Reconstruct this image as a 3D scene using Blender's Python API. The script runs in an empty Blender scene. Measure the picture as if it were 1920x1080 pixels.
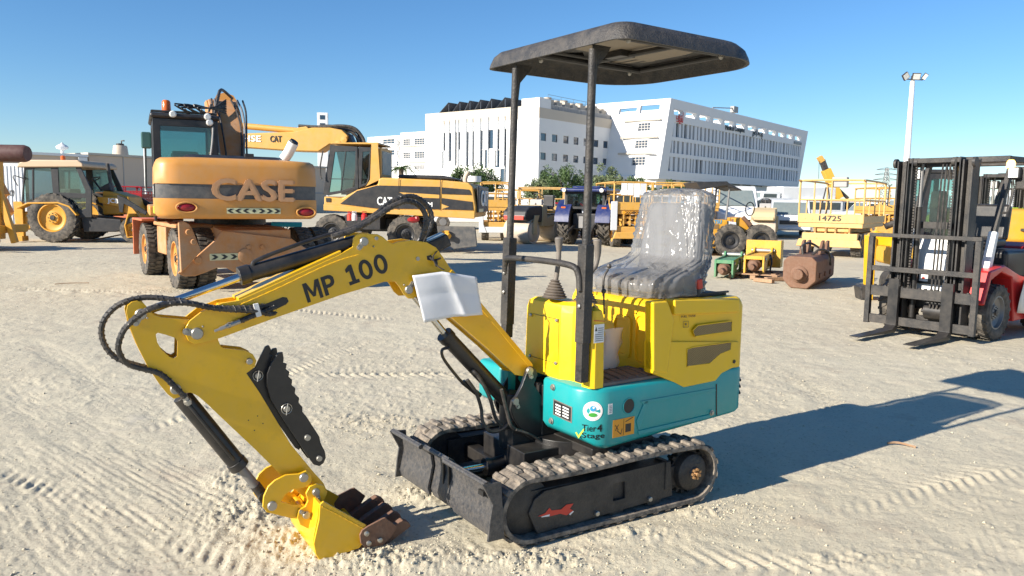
import bpy, bmesh, math, random
import numpy as np
from mathutils import Vector, Matrix, geometry
random.seed(7); np.random.seed(7)
R = math.radians
S = bpy.context.scene
COL = S.collection
# ---------------------------------------------------------------- camera, light, exposure
FPX = 1440.0; EYE = 1.5; PITCH = R(6.5); ROLL = R(0.9)
_f = Vector((0, math.cos(PITCH), -math.sin(PITCH)))
_u0 = Vector((0, math.sin(PITCH), math.cos(PITCH))); _r0 = Vector((1, 0, 0))
_u = _u0*math.cos(ROLL) - _r0*math.sin(ROLL); _r = _r0*math.cos(ROLL) + _u0*math.sin(ROLL)
CAMP = Vector((0, 0, EYE))
cd = bpy.data.cameras.new('camera'); cam = bpy.data.objects.new('camera', cd); COL.objects.link(cam)
cd.sensor_width = 36; cd.lens = 36*FPX/1920; cd.clip_start = 0.05; cd.clip_end = 5000
cam.matrix_world = Matrix(((_r.x, _u.x, -_f.x, 0), (_r.y, _u.y, -_f.y, 0), (_r.z, _u.z, -_f.z, EYE), (0, 0, 0, 1)))
S.camera = cam
SUN_AZ = 32.3; SUN_EL = 25.5          # shadows run towards azimuth SUN_AZ (from +X, ccw)
W = bpy.data.worlds.new('World'); S.world = W; W.use_nodes = True
wn = W.node_tree.nodes; wl = W.node_tree.links
bg = wn['Background']; sky = wn.new('ShaderNodeTexSky'); sky.sky_type = 'NISHITA'; sky.sun_disc = False
sky.sun_elevation = R(SUN_EL)
_sd = Vector((-math.cos(R(SUN_AZ))*math.cos(R(SUN_EL)), -math.sin(R(SUN_AZ))*math.cos(R(SUN_EL)), math.sin(R(SUN_EL))))  # towards the sun
sky.sun_rotation = math.atan2(_sd.x, _sd.y) % (2*math.pi)
sky.air_density = 1.0; sky.dust_density = 0.0; sky.ozone_density = 6.0; sky.altitude = 0
hs = wn.new('ShaderNodeHueSaturation'); hs.inputs['Saturation'].default_value = 1.10; hs.inputs['Hue'].default_value = 0.5
wl.new(sky.outputs[0], hs.inputs['Color']); wl.new(hs.outputs[0], bg.inputs[0]); bg.inputs[1].default_value = 0.079
sl = bpy.data.lights.new('sun', 'SUN'); sl.energy = 4.7; sl.angle = R(0.5); sl.color = (1.0, 0.92, 0.80)
so = bpy.data.objects.new('sun', sl); COL.objects.link(so); so.rotation_euler = _sd.to_track_quat('Z', 'Y').to_euler()
so.location = _sd*50
S.view_settings.view_transform = 'Standard'; S.view_settings.look = 'None'
S.view_settings.exposure = 0.97; S.view_settings.gamma = 1; S.view_settings.use_curve_mapping = False
S.render.engine = 'CYCLES'
S.cycles.max_bounces = 6; S.cycles.transparent_max_bounces = 12

# ---------------------------------------------------------------- helpers
def ray(px, py):
    return _f + _r*((px-960)/FPX) + _u*((540-py)/FPX)
def ground(px, py, z=0.0):
    d = ray(px, py); t = (z-EYE)/d.z; p = CAMP + d*t
    return p
class Fr:
    """local frame of a thing: x forward, y left, z up; measures points of the photograph on its real planes"""
    def __init__(s, x, y, deg, z=0):
        s.o = Vector((x, y, z)); s.a = R(deg); s.deg = deg
        s.X = Vector((math.cos(s.a), math.sin(s.a), 0)); s.Y = Vector((-math.sin(s.a), math.cos(s.a), 0))
    def loc(s, p):
        d = p-s.o; return (d.dot(s.X), d.dot(s.Y), d.z)
    def world(s, x, y, z=0): return s.o + s.X*x + s.Y*y + Vector((0, 0, z))
    def side(s, px, py, y=0):
        d = ray(px, py); t = (s.o + s.Y*y - CAMP).dot(s.Y)/d.dot(s.Y); q = s.loc(CAMP+d*t); return (q[0], q[2])
    def front(s, px, py, x=0):
        d = ray(px, py); t = (s.o + s.X*x - CAMP).dot(s.X)/d.dot(s.X); q = s.loc(CAMP+d*t); return (q[1], q[2])
    def gnd(s, px, py, z=0):
        q = s.loc(ground(px, py, z+s.o.z)); return (q[0], q[1])
    def sides(s, pts, y=0): return [s.side(a, b, y) for a, b in pts]
    def fronts(s, pts, x=0): return [s.front(a, b, x) for a, b in pts]
    def s3(s, px, py, y=0):
        a = s.side(px, py, y); return Vector((a[0], y, a[1]))
    def f3(s, px, py, x=0):
        a = s.front(px, py, x); return Vector((x, a[0], a[1]))
    def into(s, other):
        """matrix from this frame's coordinates to the other's"""
        o = other.loc(s.o); return Matrix.Translation(o) @ Matrix.Rotation(s.a-other.a, 4, 'Z')

MATS = {}
def mat(name, col, rough=0.5, metal=0.0, var=0.12, dust=0.0, bump=0.0, bscale=60.0, coat=0.0, nscale=3.0, spec=0.5,
        dustcol=(0.42, 0.35, 0.27), rust=0.0, alpha=None, trans=0.0, low=0.0, streak=False):
    m = bpy.data.materials.new(name); m.use_nodes = True; nt = m.node_tree; N = nt.nodes; L = nt.links
    b = N['Principled BSDF']; b.inputs['Roughness'].default_value = rough; b.inputs['Metallic'].default_value = metal
    b.inputs['Specular IOR Level'].default_value = spec
    b.inputs['Coat Weight'].default_value = coat; b.inputs['Coat Roughness'].default_value = 0.12
    tc = N.new('ShaderNodeTexCoord'); mp = N.new('ShaderNodeMapping')
    L.new(tc.outputs['Object'], mp.inputs[0])
    if streak: mp.inputs['Scale'].default_value = (1, 1, 0.15)
    n1 = N.new('ShaderNodeTexNoise'); n1.inputs['Scale'].default_value = nscale; n1.inputs['Detail'].default_value = 7
    n1.inputs['Roughness'].default_value = 0.62
    L.new(mp.outputs[0], n1.inputs['Vector'])
    mx = N.new('ShaderNodeMix'); mx.data_type = 'RGBA'
    c = Vector(col)
    mx.inputs[6].default_value = (*(c*(1-var)), 1); mx.inputs[7].default_value = (*[min(1, k*(1+var)) for k in c], 1)
    L.new(n1.outputs[0], mx.inputs[0]); out = mx.outputs[2]
    def masked(lo, hi, scale, amount, colr, src):
        n = N.new('ShaderNodeTexNoise'); n.inputs['Scale'].default_value = scale; n.inputs['Detail'].default_value = 9
        n.inputs['Roughness'].default_value = 0.7; L.new(mp.outputs[0], n.inputs['Vector'])
        mr = N.new('ShaderNodeMapRange'); mr.inputs[1].default_value = lo; mr.inputs[2].default_value = hi
        mr.inputs[4].default_value = amount; L.new(n.outputs[0], mr.inputs[0])
        f = mr.outputs[0]
        x = N.new('ShaderNodeMix'); x.data_type = 'RGBA'; x.inputs[7].default_value = (*colr, 1)
        L.new(f, x.inputs[0]); L.new(src, x.inputs[6]); return x.outputs[2], f
    if dust > 0:
        out, fd = masked(0.38, 0.72, nscale*2.3, min(1, dust*1.6), dustcol, out)
        rr = N.new('ShaderNodeMapRange'); rr.inputs[3].default_value = rough; rr.inputs[4].default_value = 0.9
        L.new(fd, rr.inputs[0]); L.new(rr.outputs[0], b.inputs['Roughness'])
    if rust > 0:
        out, _ = masked(0.55, 0.68, nscale*3.1, rust, (0.12, 0.05, 0.025), out)
    L.new(out, b.inputs['Base Color'])
    if bump > 0:
        nb = N.new('ShaderNodeTexNoise'); nb.inputs['Scale'].default_value = bscale; nb.inputs['Detail'].default_value = 4
        L.new(tc.outputs['Object'], nb.inputs['Vector'])
        bp = N.new('ShaderNodeBump'); bp.inputs['Strength'].default_value = bump; bp.inputs['Distance'].default_value = 0.01
        L.new(nb.outputs[0], bp.inputs['Height']); L.new(bp.outputs[0], b.inputs['Normal'])
    if alpha is not None: b.inputs['Alpha'].default_value = alpha
    if trans: b.inputs['Transmission Weight'].default_value = trans
    MATS[name] = m; return m

def tag(o, label=None, cat=None, group=None, kind=None):
    if label: o['label'] = label
    if cat: o['category'] = cat
    if group: o['group'] = group
    if kind: o['kind'] = kind
    return o
def thing(name, fr, label, cat, group=None):
    o = bpy.data.objects.new(name, None); COL.objects.link(o); o.empty_display_size = 0.2
    o.location = fr.o; o.rotation_euler = (0, 0, fr.a)
    return tag(o, label, cat, group)

class M:
    def __init__(s, xf=None): s.v = []; s.f = []; s.xf = xf
    def add(s, vs, fs):
        b = len(s.v); s.v.extend([Vector(v) for v in vs]); s.f.extend([tuple(i+b for i in f) for f in fs]); return s
    def bx(s, x0, x1, y0, y1, z0, z1):
        v = [(x0,y0,z0),(x1,y0,z0),(x1,y1,z0),(x0,y1,z0),(x0,y0,z1),(x1,y0,z1),(x1,y1,z1),(x0,y1,z1)]
        return s.add(v, [(0,3,2,1),(4,5,6,7),(0,1,5,4),(1,2,6,5),(2,3,7,6),(3,0,4,7)])
    def box(s, c, size, rot=None):
        m = (rot if rot is not None else Matrix.Identity(3)); h = Vector(size)/2; c = Vector(c)
        vs = [c + m @ Vector((sx*h.x, sy*h.y, sz*h.z)) for sz in (-1,1) for sy in (-1,1) for sx in (-1,1)]
        return s.add(vs, [(0,2,3,1),(4,5,7,6),(0,1,5,4),(2,6,7,3),(0,4,6,2),(1,3,7,5)])
    def beam(s, p0, p1, w, h, up=(0,0,1)):
        """box beam from p0 to p1, width w across, height h along up"""
        p0 = Vector(p0); p1 = Vector(p1); d = (p1-p0).normalized(); upv = Vector(up)
        sd = d.cross(upv)
        if sd.length < 1e-4: sd = d.cross(Vector((1,0,0)))
        sd.normalize(); u2 = sd.cross(d).normalized()
        vs = []
        for p in (p0, p1):
            for a, b in ((-1,-1),(1,-1),(1,1),(-1,1)): vs.append(p + sd*(a*w/2) + u2*(b*h/2))
        return s.add(vs, [(0,1,2,3),(4,7,6,5),(0,4,5,1),(1,5,6,2),(2,6,7,3),(3,7,4,0)])
    def prism(s, pts, a, b, ax='y', holes=()):
        """polygon (x,z) swept along y from a to b (ax='y'), or (y,z) along x (ax='x'), or (x,y) along z (ax='z')"""
        def P(p, t):
            return {'y': (p[0], t, p[1]), 'x': (t, p[0], p[1]), 'z': (p[0], p[1], t)}[ax]
        loops = [list(pts)] + [list(h) for h in holes]
        def area(q): return sum(q[i][0]*q[(i+1)%len(q)][1]-q[(i+1)%len(q)][0]*q[i][1] for i in range(len(q)))
        if area(loops[0]) < 0: loops[0].reverse()
        for h in loops[1:]:
            if area(h) > 0: h.reverse()
        n = sum(len(l) for l in loops); vs = [P(p, a) for l in loops for p in l] + [P(p, b) for l in loops for p in l]
        fs = []
        if len(loops) == 1: cap = [tuple(range(n))]
        else:
            cap = [tuple(t) for t in geometry.tessellate_polygon([[Vector((p[0], p[1], 0)) for p in l] for l in loops])]
            flat = [p for l in loops for p in l]; c2 = []
            for t in cap:
                A, B, C = [flat[i] for i in t]
                cr = (B[0]-A[0])*(C[1]-A[1])-(B[1]-A[1])*(C[0]-A[0])
                c2.append(t if cr > 0 else (t[0], t[2], t[1]))
            cap = c2
        flip = (b > a) == (ax != 'y')
        for c in cap:
            fs.append(tuple(reversed(c)) if flip else c)
            c3 = tuple(i+n for i in c); fs.append(c3 if flip else tuple(reversed(c3)))
        k = 0
        for l in loops:
            m = len(l)
            for i in range(m):
                q = (k+i, k+(i+1)%m, k+(i+1)%m+n, k+i+n)
                fs.append(q if flip else tuple(reversed(q)))
            k += m
        return s.add(vs, fs)
    def tube(s, path, r, seg=8, cap=True, closed=False):
        P = [Vector(p) for p in path]; n = len(P)
        rs = r if isinstance(r, (list, tuple)) else [r]*n
        vs = []; prev = None
        for i, p in enumerate(P):
            if closed: d = P[(i+1)%n]-P[i-1]
            else: d = P[min(i+1, n-1)]-P[max(i-1, 0)]
            d.normalize()
            if prev is None:
                a = Vector((0,0,1)) if abs(d.z) < 0.9 else Vector((1,0,0)); a = (a - d*a.dot(d)).normalized()
            else: a = (prev - d*prev.dot(d)).normalized()
            prev = a; b = d.cross(a)
            for k in range(seg):
                t = 2*math.pi*k/seg; vs.append(p + (a*math.cos(t)+b*math.sin(t))*rs[i])
        fs = []
        for i in range(n if closed else n-1):
            j = (i+1) % n
            for k in range(seg):
                k2 = (k+1) % seg; fs.append((i*seg+k, i*seg+k2, j*seg+k2, j*seg+k))
        if cap and not closed:
            fs.append(tuple(reversed(range(seg)))); fs.append(tuple((n-1)*seg+k for k in range(seg)))
        return s.add(vs, fs)
    def cyl(s, p0, p1, r, r1=None, seg=16): return s.tube([p0, p1], [r, r if r1 is None else r1], seg)
    def lathe(s, prof, c, axis=(0,1,0), seg=24, cap=True):
        """profile of (radius, offset along axis) pairs"""
        c = Vector(c); ax = Vector(axis).normalized(); return s.tube_raw([(c+ax*h, r) for r, h in prof], ax, seg, cap)
    def tube_raw(s, rings, d, seg, cap):
        a = Vector((0,0,1)) if abs(d.z) < 0.9 else Vector((1,0,0)); a = (a-d*a.dot(d)).normalized(); b = d.cross(a); vs = []
        for p, r in rings:
            for k in range(seg):
                t = 2*math.pi*k/seg; vs.append(p+(a*math.cos(t)+b*math.sin(t))*r)
        n = len(rings); fs = [(i*seg+k, i*seg+(k+1)%seg, (i+1)*seg+(k+1)%seg, (i+1)*seg+k) for i in range(n-1) for k in range(seg)]
        if cap: fs += [tuple(reversed(range(seg))), tuple((n-1)*seg+k for k in range(seg))]
        return s.add(vs, fs)
    def ball(s, c, r, seg=12, sc=(1,1,1)):
        c = Vector(c); n = seg//2; vs = [c+Vector((0,0,-r*sc[2]))]
        for i in range(1, n):
            t = math.pi*i/n
            for k in range(seg):
                q = 2*math.pi*k/seg; vs.append(c+Vector((r*sc[0]*math.sin(t)*math.cos(q), r*sc[1]*math.sin(t)*math.sin(q), -r*sc[2]*math.cos(t))))
        vs.append(c+Vector((0,0,r*sc[2]))); last = len(vs)-1
        fs = [(0, 1+(k+1)%seg, 1+k) for k in range(seg)]
        for i in range(n-2):
            for k in range(seg): fs.append((1+i*seg+k, 1+i*seg+(k+1)%seg, 1+(i+1)*seg+(k+1)%seg, 1+(i+1)*seg+k))
        fs += [(1+(n-2)*seg+k, 1+(n-2)*seg+(k+1)%seg, last) for k in range(seg)]
        return s.add(vs, fs)
    def loft(s, loops, cap=True):
        n = len(loops[0]); vs = [p for l in loops for p in l]; fs = []
        for i in range(len(loops)-1):
            for k in range(n): fs.append((i*n+k, i*n+(k+1)%n, (i+1)*n+(k+1)%n, (i+1)*n+k))
        if cap: fs += [tuple(reversed(range(n))), tuple((len(loops)-1)*n+k for k in range(n))]
        return s.add(vs, fs)
    def strip(s, path, y0, y1, th):
        """bent sheet: (x,z) path swept across y, thickness th"""
        o = offs(path, th); return s.prism(list(path)+list(reversed(o)), y0, y1)
    def build(s, name, m, parent=None, bevel=0.0, ang=35, seg=2, kind=None, label=None, fix=True):
        me = bpy.data.meshes.new(name)
        vs = s.v if s.xf is None else [s.xf @ v for v in s.v]
        me.from_pydata([tuple(v) for v in vs], [], s.f); me.update()
        if fix:
            bm = bmesh.new(); bm.from_mesh(me); bmesh.ops.recalc_face_normals(bm, faces=bm.faces); bm.to_mesh(me); bm.free()
        me.materials.append(MATS[m] if isinstance(m, str) else m)
        me.polygons.foreach_set('use_smooth', [True]*len(me.polygons)); me.set_sharp_from_angle(angle=R(ang))
        o = bpy.data.objects.new(name, me); COL.objects.link(o)
        if parent is not None: o.parent = parent
        if bevel > 0:
            bv = o.modifiers.new('bevel', 'BEVEL'); bv.width = bevel; bv.segments = seg; bv.limit_method = 'ANGLE'; bv.angle_limit = R(32)
            bv.harden_normals = True; bv.use_clamp_overlap = True
        return tag(o, label, None, None, kind)
def offs(path, th):
    out = []
    for i, p in enumerate(path):
        a = path[max(i-1, 0)]; b = path[min(i+1, len(path)-1)]
        dx, dz = b[0]-a[0], b[1]-a[1]; l = math.hypot(dx, dz) or 1
        out.append((p[0]-dz/l*th, p[1]+dx/l*th))
    return out
def inset(pts, d):
    """shrink a closed outline by about d"""
    n = len(pts); A = sum(pts[i][0]*pts[(i+1)%n][1]-pts[(i+1)%n][0]*pts[i][1] for i in range(n)); sg = 1 if A > 0 else -1; out = []
    for i in range(n):
        a, p, b = pts[i-1], pts[i], pts[(i+1)%n]
        e1 = Vector((p[0]-a[0], p[1]-a[1])).normalized(); e2 = Vector((b[0]-p[0], b[1]-p[1])).normalized()
        n1 = Vector((-e1.y, e1.x))*sg; n2 = Vector((-e2.y, e2.x))*sg; m_ = n1+n2
        k = d/max(0.35, (1+n1.dot(n2)))
        out.append((p[0]+m_.x*k, p[1]+m_.y*k))
    return out
def smooth(pts, n=6, closed=False):
    """Catmull-Rom through points"""
    P = [Vector(p) for p in pts]; out = []; L = len(P)
    rng = range(L if closed else L-1)
    for i in rng:
        p1, p2 = P[i], P[(i+1) % L]
        p0 = P[i-1] if (i > 0 or closed) else p1*2-p2
        p3 = P[(i+2) % L] if (i+2 < L or closed) else p2*2-p1
        for k in range(n):
            t = k/n; out.append(0.5*((2*p1)+(p2-p0)*t+(2*p0-5*p1+4*p2-p3)*t*t+(3*p1-p0-3*p2+p3)*t**3))
    if not closed: out.append(P[-1])
    return out
def rrect(x0, x1, y0, y1, r, n=5):
    rs = r if isinstance(r, (list, tuple)) else [r]*4; out = []
    for (cx, cy, a0), rr in zip(((x1, y1, 0), (x0, y1, 90), (x0, y0, 180), (x1, y0, 270)), rs):
        sx = -1 if cx == x1 else 1; sy = -1 if cy == y1 else 1
        for k in range(n+1):
            t = R(a0+90*k/n); out.append((cx+sx*rr+rr*math.cos(t), cy+sy*rr+rr*math.sin(t)))
    return out
def arc(cx, cz, r, a0, a1, n=10): return [(cx+r*math.cos(R(a0+(a1-a0)*k/n)), cz+r*math.sin(R(a0+(a1-a0)*k/n))) for k in range(n+1)]
def text(s, p0, p1, up, m, parent, name='lettering', bold=0.0, ext=0.004, xf=None):
    """lettering whose baseline runs p0 -> p1 and whose height vector (capital height) is up"""
    c = bpy.data.curves.new(name, 'FONT'); c.body = s; c.size = 1; c.resolution_u = 3; c.extrude = 0.5
    o = bpy.data.objects.new('tmp', c); COL.objects.link(o); dg = bpy.context.evaluated_depsgraph_get(); dg.update()
    m1 = bpy.data.meshes.new_from_object(o.evaluated_get(dg)); bpy.data.objects.remove(o); bpy.data.curves.remove(c)
    co = np.empty(len(m1.vertices)*3); m1.vertices.foreach_get('co', co); co = co.reshape(-1, 3)
    fs = [tuple(p.vertices) for p in m1.polygons]; bpy.data.meshes.remove(m1)
    x0, x1 = co[:, 0].min(), co[:, 0].max(); y1 = max(0.3, co[:, 1].max())
    p0 = Vector(p0); p1 = Vector(p1); up = Vector(up); X = p1-p0; nn = X.cross(up).normalized()
    sh = [(0, 0)] if not bold else [(0, 0), (bold, 0), (-bold, 0), (0, bold*.6), (0, -bold*.6)]
    V = []; F = []
    for i, (dx, dy) in enumerate(sh):
        a = (co[:, 0]-x0+dx)/(x1-x0); b = (co[:, 1]+dy)/y1; e = (co[:, 2]+0.5)*ext*(1+.06*i)
        out = np.array(p0)[None]+a[:, None]*np.array(X)[None]+b[:, None]*np.array(up)[None]+e[:, None]*np.array(nn)[None]
        F += [tuple(k+len(V) for k in f) for f in fs]; V += out.tolist()
    if xf is not None: V = [tuple(xf @ Vector(v)) for v in V]
    me = bpy.data.meshes.new(name); me.from_pydata(V, [], F); me.update(); me.materials.append(MATS[m])
    o = bpy.data.objects.new(name, me); COL.objects.link(o); o.parent = parent; return o
GLY = {'M': (1.06, [(0,0),(0,1),(.26,1),(.53,.42),(.80,1),(1.06,1),(1.06,0),(.84,0),(.84,.66),(.62,.20),(.44,.20),(.22,.66),(.22,0)], None),
       'P': (.80, [(0,0),(0,1),(.46,1),(.66,.95),(.78,.83),(.80,.68),(.78,.53),(.66,.41),(.46,.36),(.24,.36),(.24,0)], [(.24,.54),(.43,.54),(.54,.59),(.57,.68),(.54,.77),(.43,.82),(.24,.82)]),
       '1': (.68, [(.04,0),(.04,.18),(.26,.18),(.26,.72),(.06,.66),(.06,.84),(.32,1),(.50,1),(.50,.18),(.68,.18),(.68,0)], None)}
_o = [(.41+.41*math.cos(2*math.pi*k/20), .5+.52*math.sin(2*math.pi*k/20)) for k in range(20)]; _i = [(.41+.185*math.cos(2*math.pi*k/20), .5+.33*math.sin(2*math.pi*k/20)) for k in range(20)]
GLY['0'] = (.82, _o, _i)
def heavy_text(s, p0, p1, up, m, parent, gap=.14):
    W_ = sum(GLY[c][0] for c in s)+gap*(len(s)-1); x = 0; p0 = Vector(p0); X = (Vector(p1)-p0)/W_; up = Vector(up)
    for c in s:
        w, o, h = GLY[c]; mm = M(); mm.prism([(a+x, b) for a, b in o], 0, .0012, 'z', [[(a+x, b) for a, b in h]] if h else ())
        n = X.cross(up).normalized(); n = n if n.y > 0 else -n
        mm.v = [p0+X*v.x+up*v.y+n*v.z for v in mm.v]; mm.build('letter', m, parent); x += w+gap
def copy_tree(o, parent=None):
    c = o.copy(); COL.objects.link(c)
    if parent is not None: c.parent = parent
    for ch in list(o.children): copy_tree(ch, c)
    return c
def wheel(t, c, Rr, w, rimR, rimm, lugs=22, axis=(0,1,0), tm='tyre', lug='bar', out=1, hub='dark_metal', lh=None, name='wheel'):
    """tyre with tread blocks; its rim is a sub-part. out: side (+/-) of the axle that faces out"""
    ax = Vector(axis).normalized(); c = Vector(c); m = M(); h = w/2; lh = lh or Rr*0.045
    prof = [(rimR, -h*0.8), (rimR*1.12, -h*0.95), (Rr*0.86, -h), (Rr*0.955, -h*0.88), (Rr-lh, -h*0.7), (Rr-lh, h*0.7), (Rr*0.955, h*0.88), (Rr*0.86, h), (rimR*1.12, h*0.95), (rimR, h*0.8)]
    m.lathe(prof, c, ax, 32, cap=False)
    a = Vector((0,0,1)); b = ax.cross(a)
    for k in range(lugs):
        for sd in (-1, 1):
            th = 2*math.pi*(k+(0.5 if sd > 0 else 0))/lugs
            pts = []
            sk = {'bar': 0.0, 'chev': 0.22}[lug]; wd = {'bar': 0.36, 'chev': 0.26}[lug]*2*math.pi/lugs*1.3
            for rr in (Rr-lh*1.4, Rr):
                for (yy, dt) in ((h*0.06, 0), (h*0.95, sk)):
                    for q in (-0.5, 0.5):
                        tt = th+dt+q*wd; r2 = rr if yy < h*0.5 else rr-lh*0.35
                        pts.append(c+ax*(yy*sd)+(a*math.cos(tt)+b*math.sin(tt))*r2)
            m.add(pts, [(0,1,3,2),(4,6,7,5),(0,4,5,1),(2,3,7,6),(0,2,6,4),(1,5,7,3)])
    o = m.build(name, tm, t)
    r = M(); q = out
    r.lathe([(rimR*1.01, h*0.83*q), (rimR*0.93, h*0.84*q), (rimR*0.88, h*0.55*q), (rimR*0.60, h*0.35*q), (rimR*0.42, h*0.42*q), (rimR*0.40, h*0.62*q), (rimR*0.22, h*0.66*q), (0.001, h*0.67*q)], c, ax, 28, cap=False)
    r.lathe([(rimR*1.01, -h*0.83*q), (rimR*0.88, -h*0.5*q), (rimR*0.3, -h*0.3*q), (0.001, -h*0.3*q)], c, ax, 20, cap=False)
    ro = r.build('rim', rimm, o)
    bl = M()
    for k in range(8):
        t_ = 2*math.pi*k/8; p = c+(a*math.cos(t_)+b*math.sin(t_))*rimR*0.31
        bl.cyl(p+ax*(h*0.60*q), p+ax*(h*0.72*q), rimR*0.035, seg=6)
    bl.lathe([(rimR*0.2, h*0.64*q), (rimR*0.17, h*0.8*q), (0.001, h*0.82*q)], c, ax, 14, cap=False)
    bl.build('wheel_hub', hub, o)
    return o
def pin(t, c, r=0.022, y=0.02, s=1, flag=True, ang=0, name='pin'):
    """steel pin head with keeper flag, on a plane facing local +-y"""
    c = Vector(c); m = M(); m.lathe([(r, 0), (r, y*0.7*s), (r*0.85, y*s), (0.001, y*1.02*s)], c, (0,1,0), 18, cap=False)
    if flag:
        d = Vector((math.cos(R(ang)), 0, math.sin(R(ang)))); e = c+d*r*1.75
        m.beam(c+Vector((0,0.004*s,0)), e+Vector((0,0.004*s,0)), r*1.1, 0.006, up=(0,1,0)); m.lathe([(r*0.55, 0), (r*0.55, 0.007*s), (0.001, 0.007*s)], e, (0,1,0), 12, cap=False)
        m.lathe([(r*0.36, 0), (r*0.36, 0.014*s), (0.001, 0.014*s)], e, (0,1,0), 6, cap=False)
    return m.build(name, 'zinc', t)

# materials
mat('yellow_paint', (0.80, 0.455, 0.006), 0.32, var=0.10, nscale=5, rust=0.10, dust=0.06, coat=0.3, bump=0.03, bscale=14)
mat('yellow_plastic', (0.86, 0.53, 0.006), 0.38, var=0.05, dust=0.04, bump=0.04, bscale=18)
mat('teal_plastic', (0.005, 0.30, 0.31), 0.33, var=0.06, dust=0.05, bump=0.04, bscale=10)
mat('black_paint', (0.012, 0.012, 0.013), 0.38, var=0.25, dust=0.06, bump=0.05, bscale=40)
mat('black_rough', (0.016, 0.016, 0.017), 0.55, var=0.3, dust=0.10, bump=0.4, bscale=90)
mat('canopy_plastic', (0.030, 0.030, 0.032), 0.55, var=0.35, dust=0.10, bump=0.6, bscale=120, nscale=8)
mat('canopy_label', (0.30, 0.25, 0.19), 0.7, var=0.15)
mat('plate_black', (0.016, 0.017, 0.019), 0.30, var=0.2, dust=0.03, bump=0.03)
mat('blade_paint', (0.040, 0.042, 0.047), 0.45, var=0.3, dust=0.12, bump=0.35, bscale=70, nscale=22)
mat('rubber_track', (0.030, 0.029, 0.028), 0.8, var=0.3, dust=0.25, bump=0.2, nscale=5)
mat('rubber_dusty', (0.085, 0.075, 0.065), 0.9, var=0.4, dust=0.55, bump=0.3, nscale=9)
mat('rubber', (0.022, 0.022, 0.022), 0.65, var=0.3, dust=0.10, bump=0.1)
mat('hose', (0.020, 0.020, 0.021), 0.45, var=0.2, dust=0.12, bump=0.1, nscale=10)
mat('tyre', (0.035, 0.034, 0.032), 0.85, var=0.35, dust=0.26, bump=0.2, nscale=4)
mat('chrome', (0.62, 0.62, 0.60), 0.2, 1.0, var=0.03)
mat('zinc', (0.40, 0.385, 0.35), 0.42, 0.75, var=0.15, bump=0.05)
mat('bolt_gold', (0.45, 0.26, 0.12), 0.45, 0.6, var=0.3)
mat('rust_steel', (0.17, 0.085, 0.05), 0.75, 0.1, var=0.3, dust=0.10, bump=0.2, nscale=8)
mat('dark_metal', (0.03, 0.03, 0.032), 0.5, 0.3, var=0.3, dust=0.15, bump=0.1)
mat('grey_metal', (0.22, 0.22, 0.22), 0.5, 0.5, var=0.2, dust=0.15)
mat('lever_grey', (0.13, 0.115, 0.10), 0.6, var=0.15, dust=0.2)
mat('boot_rubber', (0.07, 0.055, 0.045), 0.75, var=0.2, dust=0.2)
mat('seat_vinyl', (0.13, 0.13, 0.135), 0.6, var=0.15)
mat('mat_grey', (0.16, 0.13, 0.115), 0.85, var=0.3, dust=0.2, bump=0.5, bscale=60)
mat('paper', (0.74, 0.74, 0.75), 0.6, var=0.03, bump=0.08, bscale=20)
mat('bag_white', (0.72, 0.70, 0.66), 0.5, var=0.06, bump=0.5, bscale=20)
mat('red_paint', (0.55, 0.02, 0.02), 0.35, var=0.06, dust=0.04)
mat('white_paint', (0.78, 0.78, 0.76), 0.45, var=0.04, dust=0.06)
mat('print_white', (0.78, 0.78, 0.76), 0.5, var=0.03)
mat('print_black', (0.02, 0.02, 0.02), 0.5, var=0.1)
mat('print_grey', (0.25, 0.25, 0.25), 0.5, var=0.1)
mat('print_green', (0.05, 0.32, 0.04), 0.5, var=0.05)
mat('print_lime', (0.45, 0.62, 0.06), 0.5, var=0.05)
mat('print_blue', (0.03, 0.30, 0.55), 0.5, var=0.05)
mat('print_orange', (0.75, 0.32, 0.02), 0.5, var=0.05)
mat('print_red', (0.62, 0.05, 0.03), 0.5, var=0.1)
mat('mesh_brown', (0.20, 0.12, 0.045), 0.6, var=0.3)
mat('mesh_wire', (0.42, 0.30, 0.13), 0.5, var=0.2)
mat('case_orange', (0.60, 0.265, 0.050), 0.42, var=0.10, dust=0.15, bump=0.05, nscale=1.6, coat=0.1)
mat('chassis_orange', (0.48, 0.215, 0.070), 0.7, var=0.2, dust=0.32, rust=0.15, bump=0.15, nscale=1.8)
mat('stripe_grey', (0.07, 0.072, 0.075), 0.45, var=0.2, dust=0.15)
mat('emboss_tan', (0.50, 0.26, 0.12), 0.5, var=0.2, dust=0.15)
mat('cat_yellow', (0.60, 0.32, 0.055), 0.45, var=0.12, dust=0.15, rust=0.12, nscale=1.8)
mat('cat_dark', (0.020, 0.021, 0.024), 0.42, var=0.2, dust=0.04)
mat('maroon', (0.085, 0.03, 0.028), 0.6, var=0.3, dust=0.1)
mat('jcb_yellow', (0.64, 0.31, 0.022), 0.45, var=0.12, dust=0.09, rust=0.12)
mat('roof_cream', (0.58, 0.42, 0.27), 0.55, var=0.08, dust=0.1)
mat('lift_yellow', (0.62, 0.34, 0.06), 0.5, var=0.15, dust=0.15, rust=0.35, nscale=2.5)
mat('lift_pale', (0.66, 0.40, 0.13), 0.55, var=0.15, dust=0.2, rust=0.35, nscale=2.5)
mat('cream_paint', (0.52, 0.40, 0.22), 0.5, var=0.12, dust=0.2)
mat('blue_paint', (0.006, 0.020, 0.11), 0.3, var=0.1, dust=0.08, coat=0.2)
mat('drum_concrete', (0.55, 0.46, 0.36), 0.6, 0.1, var=0.2, dust=0.3)
mat('green_paint', (0.06, 0.24, 0.11), 0.5, var=0.15, dust=0.2, rust=0.15)
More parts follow.
